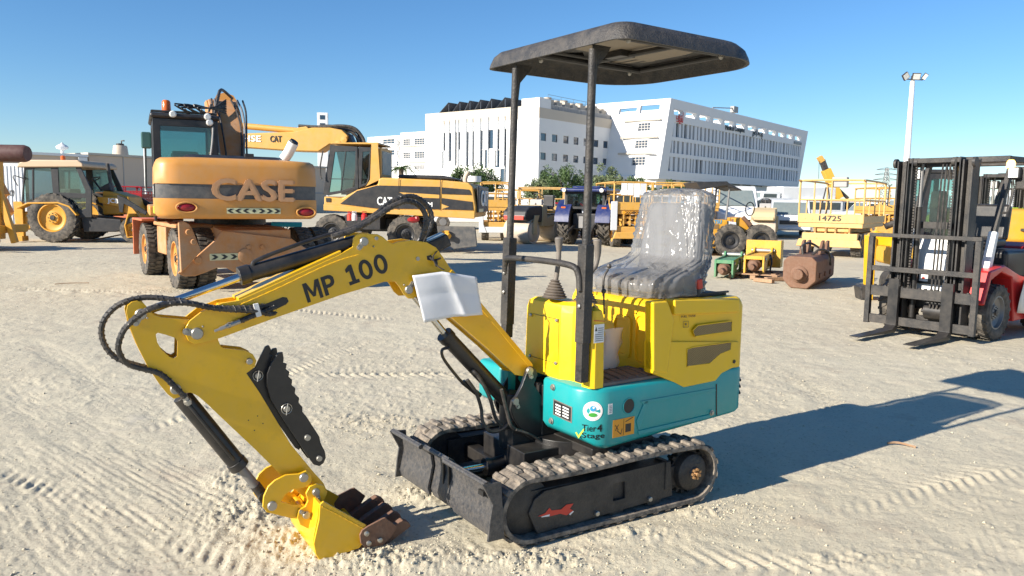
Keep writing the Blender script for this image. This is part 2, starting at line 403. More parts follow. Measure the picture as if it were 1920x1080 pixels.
mat('hammer_yellow', (0.66, 0.37, 0.03), 0.45, var=0.12, dust=0.12, rust=0.3)
mat('wood', (0.34, 0.20, 0.11), 0.8, var=0.3, dust=0.2, streak=True, nscale=8)
mat('lens_red', (0.30, 0.015, 0.02), 0.2, var=0.1)
mat('lens_orange', (0.65, 0.13, 0.02), 0.2, var=0.1)
mat('lens_clear', (0.70, 0.70, 0.66), 0.15, var=0.1)
mat('glass_dark', (0.035, 0.055, 0.065), 0.06, var=0.3, dust=0.06, spec=0.8)
mat('glass_dusty', (0.16, 0.20, 0.20), 0.12, var=0.2, dust=0.12, spec=0.8)
mat('orange_red', (0.55, 0.13, 0.04), 0.5, var=0.15, dust=0.15)
mat('turquoise', (0.02, 0.42, 0.48), 0.5, var=0.1)
mat('mirror_teal', (0.05, 0.11, 0.10), 0.2, var=0.2)
def glassmat(name, tint, rough, mixv, dustv=0.12):
    m = bpy.data.materials.new(name); m.use_nodes = True; nt = m.node_tree; N = nt.nodes; L = nt.links
    N.remove(N['Principled BSDF']); out = N['Material Output']
    tr = N.new('ShaderNodeBsdfTransparent'); tr.inputs[0].default_value = (*tint, 1)
    gl = N.new('ShaderNodeBsdfGlossy'); gl.inputs['Roughness'].default_value = rough
    df = N.new('ShaderNodeBsdfDiffuse'); df.inputs[0].default_value = (0.45, 0.45, 0.42, 1)
    fr = N.new('ShaderNodeFresnel'); fr.inputs[0].default_value = 1.5
    ad = N.new('ShaderNodeMath'); ad.operation = 'ADD'; ad.inputs[1].default_value = mixv; L.new(fr.outputs[0], ad.inputs[0])
    mx = N.new('ShaderNodeMixShader'); L.new(ad.outputs[0], mx.inputs[0]); L.new(tr.outputs[0], mx.inputs[1]); L.new(gl.outputs[0], mx.inputs[2])
    nz = N.new('ShaderNodeTexNoise'); nz.inputs['Scale'].default_value = 3; nz.inputs['Detail'].default_value = 6
    tc = N.new('ShaderNodeTexCoord'); L.new(tc.outputs['Object'], nz.inputs['Vector'])
    mr = N.new('ShaderNodeMapRange'); mr.inputs[1].default_value = 0.35; mr.inputs[2].default_value = 0.75; mr.inputs[4].default_value = dustv*2
    mr.inputs[3].default_value = dustv*0.3
    L.new(nz.outputs[0], mr.inputs[0])
    m2 = N.new('ShaderNodeMixShader'); L.new(mr.outputs[0], m2.inputs[0]); L.new(mx.outputs[0], m2.inputs[1]); L.new(df.outputs[0], m2.inputs[2])
    L.new(m2.outputs[0], out.inputs[0]); MATS[name] = m; return m, (N, L, gl, df, nz)
glassmat('window_glass', (0.55, 0.74, 0.74), 0.03, 0.05, 0.02)
def film():
    m = bpy.data.materials.new('plastic_film'); m.use_nodes = True; nt = m.node_tree; N = nt.nodes; L = nt.links
    N.remove(N['Principled BSDF']); out = N['Material Output']
    tr = N.new('ShaderNodeBsdfTransparent'); tr.inputs[0].default_value = (.95, .95, .95, 1)
    gl = N.new('ShaderNodeBsdfGlossy'); gl.inputs['Roughness'].default_value = .17
    df = N.new('ShaderNodeBsdfDiffuse'); df.inputs[0].default_value = (.64, .64, .64, 1); tl = N.new('ShaderNodeBsdfTranslucent'); tl.inputs[0].default_value = (.64, .64, .64, 1)
    tc = N.new('ShaderNodeTexCoord'); mp = N.new('ShaderNodeMapping'); mp.inputs['Scale'].default_value = (1, 1, .38); L.new(tc.outputs['Object'], mp.inputs[0])
    def nz(sc, d, dist=0): n = N.new('ShaderNodeTexNoise'); n.inputs['Scale'].default_value = sc; n.inputs['Detail'].default_value = d; n.inputs['Distortion'].default_value = dist; L.new(mp.outputs[0], n.inputs['Vector']); return n.outputs[0]
    f = nz(4, 3, 1.0); ab = N.new('ShaderNodeMath'); ab.operation = 'SUBTRACT'; ab.inputs[1].default_value = .5; L.new(f, ab.inputs[0]); ab2 = N.new('ShaderNodeMath'); ab2.operation = 'ABSOLUTE'; L.new(ab.outputs[0], ab2.inputs[0])
    mr = N.new('ShaderNodeMapRange'); mr.inputs[1].default_value = 0; mr.inputs[2].default_value = .25; mr.inputs[3].default_value = .30; mr.inputs[4].default_value = .46; L.new(ab2.outputs[0], mr.inputs[0])
    bp = N.new('ShaderNodeBump'); bp.inputs['Strength'].default_value = .35; bp.inputs['Distance'].default_value = .02; L.new(nz(11, 3, 1.5), bp.inputs['Height'])
    L.new(bp.outputs[0], gl.inputs['Normal'])
    fr = N.new('ShaderNodeFresnel'); fr.inputs[0].default_value = 1.38; L.new(bp.outputs[0], fr.inputs['Normal'])
    dt = N.new('ShaderNodeMixShader'); dt.inputs[0].default_value = .5; L.new(df.outputs[0], dt.inputs[1]); L.new(tl.outputs[0], dt.inputs[2])
    m1 = N.new('ShaderNodeMixShader'); L.new(mr.outputs[0], m1.inputs[0]); L.new(tr.outputs[0], m1.inputs[1]); L.new(dt.outputs[0], m1.inputs[2])
    m2 = N.new('ShaderNodeMixShader'); L.new(fr.outputs[0], m2.inputs[0]); L.new(m1.outputs[0], m2.inputs[1]); L.new(gl.outputs[0], m2.inputs[2])
    L.new(m2.outputs[0], out.inputs[0]); MATS['plastic_film'] = m
film()
def emit(name, col, st):
    m = mat(name, col, 0.4); b = m.node_tree.nodes['Principled BSDF']; b.inputs['Emission Color'].default_value = (*col, 1); b.inputs['Emission Strength'].default_value = st
emit('lamp_lit', (1.0, 0.55, 0.12), 3.5)
# ---------------------------------------------------------------- ground
def at(px, D, py=375):
    d = ray(px, py); return Vector((d.x/d.y*D, D, 0))
def frame_between(px0, D0, px1, D1):
    a = at(px0, D0); b = at(px1, D1); d = b-a
    return Fr(a.x, a.y, math.degrees(math.atan2(d.y, d.x))), d.length
def vnoise(x, y, seed=0):
    xi = np.floor(x).astype(np.int64); yi = np.floor(y).astype(np.int64); xf = x-xi; yf = y-yi
    u = xf*xf*xf*(xf*(xf*6-15)+10); v = yf*yf*yf*(yf*(yf*6-15)+10)
    def h(a, b):
        n = (a*374761393+b*668265263+seed*974711) & 0x7fffffff; n = ((n ^ (n >> 13))*1274126177) & 0x7fffffff
        return ((n ^ (n >> 16)) & 0xffff)/65535.0
    return (h(xi, yi)*(1-u)+h(xi+1, yi)*u)*(1-v)+(h(xi, yi+1)*(1-u)+h(xi+1, yi+1)*u)*v
def fbm(x, y, o, seed=0, g=0.5):
    s = 0; a = 1; t = 0
    for i in range(o):
        s = s+a*(vnoise(x*2**i+i*17.3, y*2**i-i*9.1, seed+i)-0.5); t += a; a *= g
    return s/t*2
MF = Fr(0.5156+0.2575-0.0, 3.4445-0.4286, 211.0)          # placed below exactly
_c = Vector((0.087, 3.187, 0)) + Vector((math.cos(R(31)), math.sin(R(31)), 0))*0.5 - Vector((math.sin(R(31)), -math.cos(R(31)), 0))*0.5
MF = Fr(_c.x, _c.y, 211.0)                                 # undercarriage of the mini excavator
UF = Fr(_c.x+math.sin(R(31))*0.08, _c.y-math.cos(R(31))*0.08, 215.0)   # its upper structure, slewed a little
def band(x, y, p, q, w, wob=0.0):
    """signed cross distance and mask of a wheel track running p->q"""
    p = np.array(p); q = np.array(q); d = q-p; L = np.hypot(*d); d = d/L
    along = (x-p[0])*d[0]+(y-p[1])*d[1]; cr = -(x-p[0])*d[1]+(y-p[1])*d[0]
    if wob: cr = cr+wob*np.sin(along*0.9+p[0]*3)
    ms = 1/(1+np.exp((np.abs(cr)-w/2)/0.025))*1/(1+np.exp(-(along)/0.1))*1/(1+np.exp((along-L)/0.1))
    return along, cr, ms
def gpx(px, py): p = ground(px, py); return (p.x, p.y)
TRACKS = [(gpx(0, 830), gpx(330, 1075), 0.34, 'rib', 1.0), (gpx(0, 720), gpx(480, 1000), 0.34, 'rib', 0.9), (gpx(30, 940), gpx(160, 1079), 0.3, 'rib', 0.8),
          (gpx(50, 640), gpx(420, 860), 0.26, 'rib', 0.7), (gpx(850, 1030), gpx(1500, 1068), 0.24, 'tread', 1.0),
          (gpx(640, 690), gpx(900, 640), 0.30, 'tread', 0.7), (gpx(300, 560), gpx(720, 600), 0.35, 'tread', 0.6), (gpx(0, 540), gpx(560, 560), 0.4, 'tread', 0.6),
          (gpx(1480, 620), gpx(1640, 900), 0.22, 'tread', 0.5), (gpx(1290, 700), gpx(1900, 1000), 0.25, 'rib', 0.45), (gpx(1250, 560), gpx(1560, 760), 0.3, 'tread', 0.5),
          (gpx(960, 700), gpx(560, 700), 0.22, 'tread', 0.8), (gpx(640, 790), gpx(420, 700), 0.22, 'tread', 0.8), (gpx(1700, 700), gpx(1900, 1060), 0.25, 'rib', 0.4),
          (gpx(0, 490), gpx(1400, 520), 0.5, 'tread', 0.6), (gpx(900, 560), gpx(300, 800), 0.22, 'tread', 0.7), (gpx(700, 640), gpx(760, 800), 0.2, 'tread', .8), (gpx(1420, 980), gpx(1900, 880), 0.2, 'tread', .6), (gpx(1240, 1070), gpx(1720, 960), 0.22, 'rib', .5), (gpx(0, 600), gpx(560, 720), 0.3, 'rib', .7), (gpx(1100, 480), gpx(1600, 660), 0.35, 'rib', .6), (gpx(560, 520), gpx(1300, 470), 0.5, 'tread', .8), (gpx(0, 900), gpx(420, 1070), 0.2, 'tread', .8), (gpx(300, 520), gpx(0, 620), 0.5, 'rib', 0.6), (gpx(1400, 640), gpx(1100, 500), 0.4, 'rib', 0.5)]
def hgt(x, y):
    h = 0.020*fbm(x*0.5, y*0.5, 3, 1)+0.009*fbm(x*2.6, y*2.6, 4, 5, 0.6)
    n = fbm(x*7, y*7, 4, 11, 0.6); h = h+0.0036*n+0.0016*fbm(x*45, y*45, 3, 15, .7)
    cl = np.clip(fbm(x*24, y*24, 2, 21, 0.6)-0.22, 0, 1); patch = np.clip(fbm(x*0.9, y*0.9, 3, 31)*1.6+0.35, 0, 1)
    h = h+cl*0.017*patch
    h = h-0.012*np.clip(fbm(x*4.3+9, y*9.3, 3, 41)-0.25, 0, 1)           # scuffs
    rel = patch*0
    for p, q, w, kind, am in TRACKS:
        al, cr, ms = band(x, y, p, q, w, 0.02)
        if kind == 'rib': z = 0.0028*np.sin(cr*2*np.pi/0.043+1.5*fbm(al*2, cr*6, 2, 57))*np.clip(.5+2*fbm(al*1.7+q[1], cr*8, 2, 58), 0, 1)+0.0055*fbm(al*5, cr*40, 3, 51)
        else: z = 0.013*np.clip(np.sin((al+np.abs(cr)*0.8)*2*np.pi/0.085)*1.6, -1, 1)+0.005*fbm(al*20, cr*20, 2, 52)
        fade = np.clip(0.55+1.4*fbm(al*0.8+p[0]*7, cr*3, 2, 53), 0, 1)*am
        h = h*(1-0.5*ms*fade)+(z-0.006)*ms*fade
        rel = np.maximum(rel, ms*fade)
    def mound(px, py, rx, ry, a, rough, sd):
        c = gpx(px, py); d = np.hypot((x-c[0])/rx, (y-c[1])/ry); m = np.exp(-d*d)
        rg = np.abs(fbm(x*17, y*17, 4, sd, 0.65))
        return m*a*0.35+m*rough*(rg+0.4*np.clip(fbm(x*34, y*34, 2, sd+3), 0, 1))
    for a in ((470, 960, .22, .30, .012, .040, 61), (560, 1015, .22, .20, .030, .045, 62), (720, 1050, .30, .12, .030, .045, 63), (800, 930, .20, .12, .040, .045, 64),
              (840, 905, .14, .12, .045, .04, 65), (980, 1045, .30, .10, .015, .045, 66), (1180, 1000, .25, .10, .012, .03, 67), (700, 790, .40, .16, .010, .030, 68),
              (1320, 960, .20, .08, .012, .028, 69), (1600, 1050, .30, .10, .012, .03, 70), (430, 900, .10, .30, .0, .04, 71)):
        h = h+mound(*a)
    # ground pressed flat under the tracks
    lx = (x-MF.o.x)*MF.X.x+(y-MF.o.y)*MF.X.y; ly = (x-MF.o.x)*MF.Y.x+(y-MF.o.y)*MF.Y.y
    ms = 1/(1+np.exp((np.abs(lx)-0.60)/0.03))*1/(1+np.exp((np.abs(np.abs(ly)-0.41)-0.11)/0.015))
    h = h*(1-ms)-0.002*ms
    r = np.hypot(x, y); near = 1/(1+np.exp((r-30)/5)); far = 0.03*fbm(x*0.35, y*0.35, 4, 81)
    return h*near+far*(1-near)*np.clip(1-(r-60)/60, 0, 1)
def build_ground():
    th = np.concatenate([np.linspace(-180, -46, 46, endpoint=False), np.linspace(-46, 46, 900, endpoint=False), np.linspace(46, 180, 46, endpoint=False)])
    rr = np.concatenate([[0.3, 0.9, 1.5], np.geomspace(2.0, 45, 640), np.geomspace(47, 4000, 40)])
    T = np.radians(th); X = rr[:, None]*np.sin(T)[None]; Y = rr[:, None]*np.cos(T)[None]; Z = hgt(X, Y)
    nr, nt_ = X.shape; co = np.stack([X, Y, Z], -1).reshape(-1, 3)
    i = np.arange(nr-1)[:, None]; j = np.arange(nt_)[None]; a = i*nt_+j; b = i*nt_+(j+1) % nt_
    q = np.stack([a, a+nt_, b+nt_, b], -1).reshape(-1, 4)
    co = np.vstack([co, [[0, 0, 0]]]); c0 = len(co)-1
    tri = np.stack([np.arange(nt_), (np.arange(nt_)+1) % nt_, np.full(nt_, c0)], -1)
    me = bpy.data.meshes.new('ground'); nq, n3 = len(q), len(tri)
    me.vertices.add(len(co)); me.vertices.foreach_set('co', co.ravel())
    me.loops.add(nq*4+n3*3); me.loops.foreach_set('vertex_index', np.concatenate([q.ravel(), tri.ravel()]))
    me.polygons.add(nq+n3); me.polygons.foreach_set('loop_start', np.concatenate([np.arange(nq)*4, nq*4+np.arange(n3)*3]))
    me.polygons.foreach_set('use_smooth', [True]*(nq+n3)); me.update(calc_edges=True); me.validate()
    bm = bmesh.new(); bm.from_mesh(me); bmesh.ops.recalc_face_normals(bm, faces=bm.faces)
    bm.faces.ensure_lookup_table()
    if bm.faces[5000].normal.z < 0: bmesh.ops.reverse_faces(bm, faces=bm.faces)
    bm.to_mesh(me); bm.free()
    o = bpy.data.objects.new('ground', me); COL.objects.link(o); tag(o, 'pale dry sand of the yard, rutted and churned by tracks', kind='structure')
    m = bpy.data.materials.new('sand'); m.use_nodes = True; N = m.node_tree.nodes; L = m.node_tree.links; b = N['Principled BSDF']
    b.inputs['Roughness'].default_value = 0.95; b.inputs['Specular IOR Level'].default_value = 0.15
    tc = N.new('ShaderNodeTexCoord'); g = tc.outputs['Object']
    def noise(sc, det, ro=0.6):
        n = N.new('ShaderNodeTexNoise'); n.inputs['Scale'].default_value = sc; n.inputs['Detail'].default_value = det; n.inputs['Roughness'].default_value = ro
        L.new(g, n.inputs['Vector']); return n.outputs[0]
    def mixc(f, a, c, lo=0.3, hi=0.7):
        mr = N.new('ShaderNodeMapRange'); mr.inputs[1].default_value = lo; mr.inputs[2].default_value = hi; L.new(f, mr.inputs[0])
        x = N.new('ShaderNodeMix'); x.data_type = 'RGBA'; L.new(mr.outputs[0], x.inputs[0])
        for k, v in ((6, a), (7, c)):
            if isinstance(v, tuple): x.inputs[k].default_value = (*v, 1)
            else: L.new(v, x.inputs[k])
        return x.outputs[2]
    c = mixc(noise(0.45, 6), (0.51, 0.455, 0.335), (0.57, 0.52, 0.39))
    c = mixc(noise(3.0, 8, 0.7), c, (0.54, 0.48, 0.36), 0.45, 0.75)
    c = mixc(noise(55, 4, 0.7), c, (0.34, 0.275, 0.20), 0.555, 0.70)
    c = mixc(noise(0.12, 5), c, (0.44, 0.375, 0.285), 0.52, 0.75)
    c = mixc(noise(0.9, 9, 0.75), c, (0.41, 0.345, 0.26), 0.56, 0.70)
    c = mixc(noise(1.7, 7, 0.7), c, (0.59, 0.535, 0.43), 0.60, 0.78)
    L.new(c, b.inputs['Base Color'])
    b1 = N.new('ShaderNodeBump'); b1.inputs['Strength'].default_value = 0.48; b1.inputs['Distance'].default_value = 0.012; L.new(noise(52, 10, 0.75), b1.inputs['Height'])
    b2 = N.new('ShaderNodeBump'); b2.inputs['Strength'].default_value = 0.35; b2.inputs['Distance'].default_value = 0.06; L.new(noise(4, 6, 0.6), b2.inputs['Height'])
    L.new(b2.outputs[0], b1.inputs['Normal']); L.new(b1.outputs[0], b.inputs['Normal'])
    me.materials.append(m); MATS['sand'] = m
build_ground()
def pebbles():
    n = 17000; rng = np.random.RandomState(3); V = []; F = []
    base = np.array([(1,0,0),(-1,0,0),(0,1,0),(0,-1,0),(0,0,1),(0,0,-1)], float)
    fc = np.array([(0,2,4),(2,1,4),(1,3,4),(3,0,4),(2,0,5),(1,2,5),(3,1,5),(0,3,5)])
    th = rng.uniform(-40, 40, n); r = 2.4*np.exp(rng.uniform(0, 1, n)**1.15*2.3); x = r*np.sin(np.radians(th)); y = r*np.cos(np.radians(th))
    k = n//3; ctr = [gpx(480, 960), gpx(600, 1040), gpx(820, 920), gpx(740, 1050), gpx(1000, 1040), gpx(700, 800), gpx(1330, 960), gpx(330, 545)]
    for i in range(k): c = ctr[i % len(ctr)]; x[i] = c[0]+rng.normal(0, .22); y[i] = c[1]+rng.normal(0, .16)
    ly = (x-MF.o.x)*MF.Y.x+(y-MF.o.y)*MF.Y.y; lx = (x-MF.o.x)*MF.X.x+(y-MF.o.y)*MF.X.y
    keep = ~((np.abs(lx) < .66) & (np.abs(ly) < .5)); x = x[keep]; y = y[keep]; n = len(x)
    z = hgt(x, y); s = 0.0022+0.008*rng.power(0.35, n)*rng.uniform(0.2, 1, n)**2; s = s*(1+np.hypot(x, y)*0.05)
    V = (base[None]*s[:, None, None]*rng.uniform(0.6, 1.3, (n, 6, 1))*np.array([1, 1, .7])[None, None])
    V = V+np.stack([x, y, z+s*0.25], -1)[:, None]
    F = (fc[None]+6*np.arange(n)[:, None, None]).reshape(-1, 3)
    me = bpy.data.meshes.new('gravel'); me.from_pydata(V.reshape(-1, 3).tolist(), [], F.tolist()); me.materials.append(MATS['sand'])
    o = bpy.data.objects.new('gravel', me); COL.objects.link(o); tag(o, 'loose clods and small stones scattered over the sand', kind='stuff')
pebbles()

# ---------------------------------------------------------------- buildings
mat('wall_white', (0.72, 0.72, 0.71), 0.7, var=0.03, dust=0.04, nscale=0.15)
mat('wall_beige', (0.50, 0.44, 0.36), 0.7, var=0.05, nscale=0.2)
mat('wall_grey', (0.36, 0.35, 0.34), 0.7, var=0.08, nscale=0.3)
mat('fin_white', (0.62, 0.64, 0.66), 0.6, var=0.04, nscale=0.2)
mat('win_glass', (0.03, 0.055, 0.09), 0.08, var=0.3, nscale=0.3, spec=0.8)
mat('solar', (0.10, 0.11, 0.13), 0.25, var=0.2, nscale=0.5)
mat('wall_tan', (0.60, 0.475, 0.365), 0.85, var=0.06, dust=0.1, nscale=0.3)
mat('leaf_green', (0.060, 0.105, 0.028), 0.7, var=0.45, nscale=1.3)
mat('leaf_pale', (0.13, 0.165, 0.075), 0.7, var=0.4, nscale=1.3)
mat('bark', (0.12, 0.09, 0.06), 0.9, var=0.3)
# white hospital block with its fin facade (left) and window facade (right)
B1, LB1 = frame_between(1008, 120, 1192, 143.5)
b1 = thing('clinic_building', B1, 'white block with slot windows, beige roof band and solar panels', 'building')
c4 = lambda x, y: (660+x/3.31, 160+y/3.31)
def rect_side(fr, x0, x1, y0, y1, off=0, conv=c4, fn='side'):
    f = getattr(fr, fn); A = f(*conv(x0, (y0+y1)/2), off); B = f(*conv(x1, (y0+y1)/2), off)
    zt = f(*conv((x0+x1)/2, y0), off)[1]; zb = f(*conv((x0+x1)/2, y1), off)[1]
    a, b = sorted((A[0], B[0])); return [(a, zb), (b, zb), (b, zt), (a, zt)]
zb = B1.side(*c4(1152, 198), 0)[1]; zt = B1.side(*c4(1152, 134), 0)[1]; xr = B1.side(*c4(1760, 300), 0)[0]
yl = B1.front(*c4(457, 250), 0)[0]
wr1 = [(1172,1205,296,345),(1241,1275,307,352),(1312,1344,317,361),(1376,1406,325,368),(1438,1468,333,376),(1500,1529,341,383),(1560,1587,348,391),(1618,1643,356,397),(1672,1697,363,403),(1725,1748,370,409)]
wr2 = [(1170,1203,417,463),(1240,1273,424,468),(1310,1341,431,474),(1374,1404,438,480),(1436,1466,444,486),(1498,1526,450,491),(1557,1585,455,496),(1615,1641,461,500),(1669,1693,466,505),(1722,1745,470,509)]
wr3 = [(a, b, c+(c-e), d+(d-f_)) for (a, b, c, d), (_, _, e, f_) in zip(wr2, wr1)]
holes = []
z1 = [rect_side(B1, *wr1[0])[0][1], rect_side(B1, *wr1[0])[2][1]]; z2 = [rect_side(B1, *wr2[0])[0][1], rect_side(B1, *wr2[0])[2][1]]
for row, zz in ((wr1, z1), (wr2, z2), (wr3, [2*z2[0]-z1[0], 2*z2[1]-z1[1]])):
    for w in row:
        r_ = rect_side(B1, *w); holes.append([(r_[0][0], zz[0]), (r_[1][0], zz[0]), (r_[1][0], zz[1]), (r_[0][0], zz[1])])
M().prism([(0.3, 0), (xr, 0), (xr, zb), (0.3, zb)], 0, 0.3, 'y', holes).build('wall', 'wall_white', b1)
def window(parent, r_, y, ax='y', nx=1, nz=1, gm='win_glass', fm='grey_metal', t=0.06):
    (a, z0), (b, _), (_, z3), _ = r_; m = M(); g = M()
    def P(x0, x1, za, zc, d0, d1, mm):
        if ax == 'y': mm.bx(x0, x1, y+d0, y+d1, za, zc)
        else: mm.bx(y+d0, y+d1, x0, x1, za, zc)
    P(a, b, z0, z3, 0.14, 0.18, g)
    for k in range(nx+1): xx = a+(b-a)*k/nx; P(max(a, xx-t/2), min(b, xx+t/2), z0, z3, 0.08, 0.137, m)
    for k in range(nz+1): zz = z0+(z3-z0)*k/nz; P(a, b, max(z0, zz-t/2), min(z3, zz+t/2), 0.07, 0.135, m)
    o = m.build('window', fm, parent); g.build('pane', gm, o); return o
for h in holes: window(b1, h, 0.0, nx=1, nz=1, t=0.12)
# fin facade
fh = [(572,580,295,405),(605,616,295,470),(556,564,410,515),(642,650,290,495),(664,672,290,400),(714,724,288,510),(752,758,285,520),(800,811,280,515),(848,876,276,393),(906,916,272,398),
      (947,957,270,600),(824,838,400,515),(888,916,402,510),(860,872,518,560),(920,944,518,600)]
fhol = [rect_side(B1, *w, fn='front') for w in fh]
M().prism([(0, 0), (yl, 0), (yl, zb), (0, zb)], 0, 0.3, 'x', fhol).build('wall', 'wall_white', b1)
for h in fhol: window(b1, h, 0.0, ax='x', nx=1, nz=max(1, int((h[2][1]-h[0][1])/3)), t=0.1)
for cx, cy in ((571,220),(603,218),(642,213),(662,212),(712,208),(750,205),(798,202),(847,197),(905,193),(948,190)):
    r_ = rect_side(B1, cx-1.5, cx+1.5, cy, 500, fn='front'); M().bx(-0.25, -0.002, r_[0][0], r_[1][0], r_[0][1], r_[2][1]).build('facade_fin', 'fin_white', b1)
ycb = B1.front(*c4(1053, 100), 0)[0]; ztop = B1.side(*c4(1152, 72), 0)[1]; ztl = B1.front(*c4(700, 158), 0)[1]
M().bx(-0.05, xr+0.05, -0.05, ycb, zb, zt).bx(-0.05, xr, ycb+.002, yl+0.05, zb+0.01, ztl).build('roof_band', 'wall_beige', b1)
M().bx(0.35, xr-0.01, 0.35, yl-0.01, 0, zb-0.01).build('building_core', 'wall_white', b1)
M().bx(xr-.3, xr-.002, 0.3, yl, 0, zb).bx(0.3, xr-.3, yl-.3, yl, 0, zb).build('wall', 'wall_white', b1)
xs1 = B1.side(*c4(1703, 200), 1)[0]; zsc = B1.side(*c4(1300, 100), 1)[1]
M().bx(0.0, 3.0, 0.0, ycb, zt+0.005, ztop).build('stair_tower', 'wall_white', b1, bevel=0.02)
sc_ = M()
for k in range(60): x_ = 3.05+(xs1-3.05)*k/60; sc_.bx(x_, x_+(xs1-3.05)/60*0.75, 0.3, 0.45, zt+0.003, ztop-0.7)
sc_.bx(3.02, xs1, 0.46, 0.9, zt+0.003, ztop-0.9); sc_.build('plant_screen', 'wall_grey', b1)
for k in range(11):
    x_ = 2.0+k*(xs1-3)/11
    u_ = M().bx(x_, x_+1.5, 1.4, 2.9, zt, ztop+0.1+0.25*(k % 2)); u_.lathe([(0.6, 0), (0.66, .3), (.5, .32)], (x_+.75, 2.15, ztop+0.1+.25*(k % 2)), (0,0,1), 12); u_.build('cooling_unit', 'wall_beige', b1, bevel=0.04)
ra = M()
for k in range(2): ra.tube([(3, 0.6, ztop+0.3+k*.5), (xs1, 0.6, ztop+0.3+k*.5)], 0.03, 4)
for k in range(8): ra.tube([(3+(xs1-3)*k/7, 0.6, zt), (3+(xs1-3)*k/7, 0.6, ztop+.8)], 0.03, 4)
ra.build('guard_rail', 'grey_metal', b1)
for (a_, b_) in ((545,632),(628,702),(703,765),(765,832),(833,900),(897,985)):
    y0_ = B1.front(*c4(a_, 160), 1.2)[0]; y1_ = B1.front(*c4(b_, 160), 1.2)[0]
    p_ = M()
    hgt_ = 1.7
    p_.prism([(y0_, ztl+.1), (y0_+.1, ztl+.05), (y1_+1.2, ztl+hgt_), (y1_+1.1, ztl+hgt_+.07)], 1.0, 6.5, 'x')
    for xx in (1.2, 3.6, 6.2): p_.bx(xx, xx+.08, y1_+1.15, y1_+1.22, ztl-.3, ztl+hgt_)
    p_.build('solar_panel', 'solar', b1)
# annex to the left
A1 = Fr(B1.world(3.0, yl+0.05).x, B1.world(3.0, yl+0.05).y, B1.deg)
a1 = thing('annex_building', A1, 'lower white annex with gridded windows left of the fin block', 'building')
ya = A1.front(*c4(300, 300), 0)[0]; yb = A1.front(*c4(90, 330), 0)[0]; za = A1.front(*c4(380, 290), 0)[1]; zc_ = A1.front(*c4(200, 315), 0)[1]
aw = [(318,360,334,372),(387,449,329,368),(318,360,416,455),(387,449,412,452),(387,449,496,520)]
ah = [rect_side(A1, *w, fn='front') for w in aw]
M().prism([(0, 0), (ya, 0), (ya, za), (0, za)], 0, 0.3, 'x', ah).build('wall', 'wall_white', a1)
aw2 = [(185,257,333,362),(268,300,335,362),(268,300,402,433),(268,300,470,500),(185,257,402,433)]
ah2 = [rect_side(A1, *w, fn='front') for w in aw2]
M().prism([(ya+.01, 0), (yb, 0), (yb, zc_), (ya+.01, zc_)], 0.3, 0.6, 'x', ah2).build('wall', 'wall_white', a1)
for h in ah: window(a1, h, 0.0, ax='x', nx=4, nz=3, t=0.14, fm='wall_grey')
for h in ah2: window(a1, h, 0.3, ax='x', nx=3, nz=2, t=0.14, fm='wall_grey')
M().bx(0.31, 14, 0.02, ya-.01, 0, za-0.01).bx(0.62, 14, ya, yb, 0, zc_-.01).build('building_core', 'wall_white', a1)
for z_ in (ah[2][2][1]+1.0, ah[2][0][1]-0.8): M().bx(-0.2, -0.003, 0, ya, z_, z_+0.25).build('ledge', 'wall_beige', a1)

# slatted white medical building on the right
B2, LB2 = frame_between(1251, 130, 1515, 186)
b2 = thing('office_building', B2, 'long white office building with leaning ends and vertical louvre rows', 'building')
c5 = lambda x, y: (1100+x/4.364, 160+y/4.364)
zT = B2.side(*c5(660, 97), 0)[1]; xR = B2.side(*c5(1812, 380), 0)[0]
zB = B2.side(*c5(590, 738), 0)[1]; xBl = B2.side(*c5(590, 720), 0)[0]; xBr = B2.side(*c5(1735, 800), 0)[0]
lean = lambda z: (zT-z)/(zT-zB)
outl = [(xBl, zB), (xBr, zB), (xR, zT), (0, zT)]
oh = []
for a_, b_ in ((715,790),(812,900),(925,1013),(1038,1110),(1130,1203),(1225,1300),(1320,1388),(1405,1472),(1490,1552),(1568,1622),(1637,1688),(1705,1755)):
    x0_ = B2.side(*c5(a_, 220+(a_-715)*.2), 0)[0]; x1_ = B2.side(*c5(b_, 220+(b_-715)*.2), 0)[0]; oh.append((x0_, x1_))
zo1 = B2.side(*c5(715, 190), 0)[1]; zo0 = B2.side(*c5(715, 238), 0)[1]
zf1 = B2.side(*c5(705, 298), 0)[1]; zf0 = B2.side(*c5(675, 700), 0)[1]; xf0 = B2.side(*c5(690, 500), 0)[0]; xf1 = B2.side(*c5(1735, 640), 0)[0]
hl = [[(a_, zo0), (b_, zo0), (b_, zo1), (a_, zo1)] for a_, b_ in oh] + [[(xf0-.8, zf0), (xf1-.8, zf0), (xf1+.8, zf1), (xf0+.8, zf1)]]
M().prism(outl, 0, 0.9, 'y', hl).build('facade_wall', 'wall_white', b2)
M().bx(xf0-1, xf1+1, 1.0, 1.2, zf0-.3, zf1+.3).build('glazing', 'win_glass', b2)
rows = [(zf0+(zf1-zf0)*k/3, zf0+(zf1-zf0)*(k+1)/3) for k in range(3)]
for k in (1, 2): M().bx(xf0-.6, xf1+.6, 0.05, 0.95, rows[k][0]-.32, rows[k][0]+.32).build('floor_band', 'wall_white', b2)
rng = random.Random(5); fin_me = None
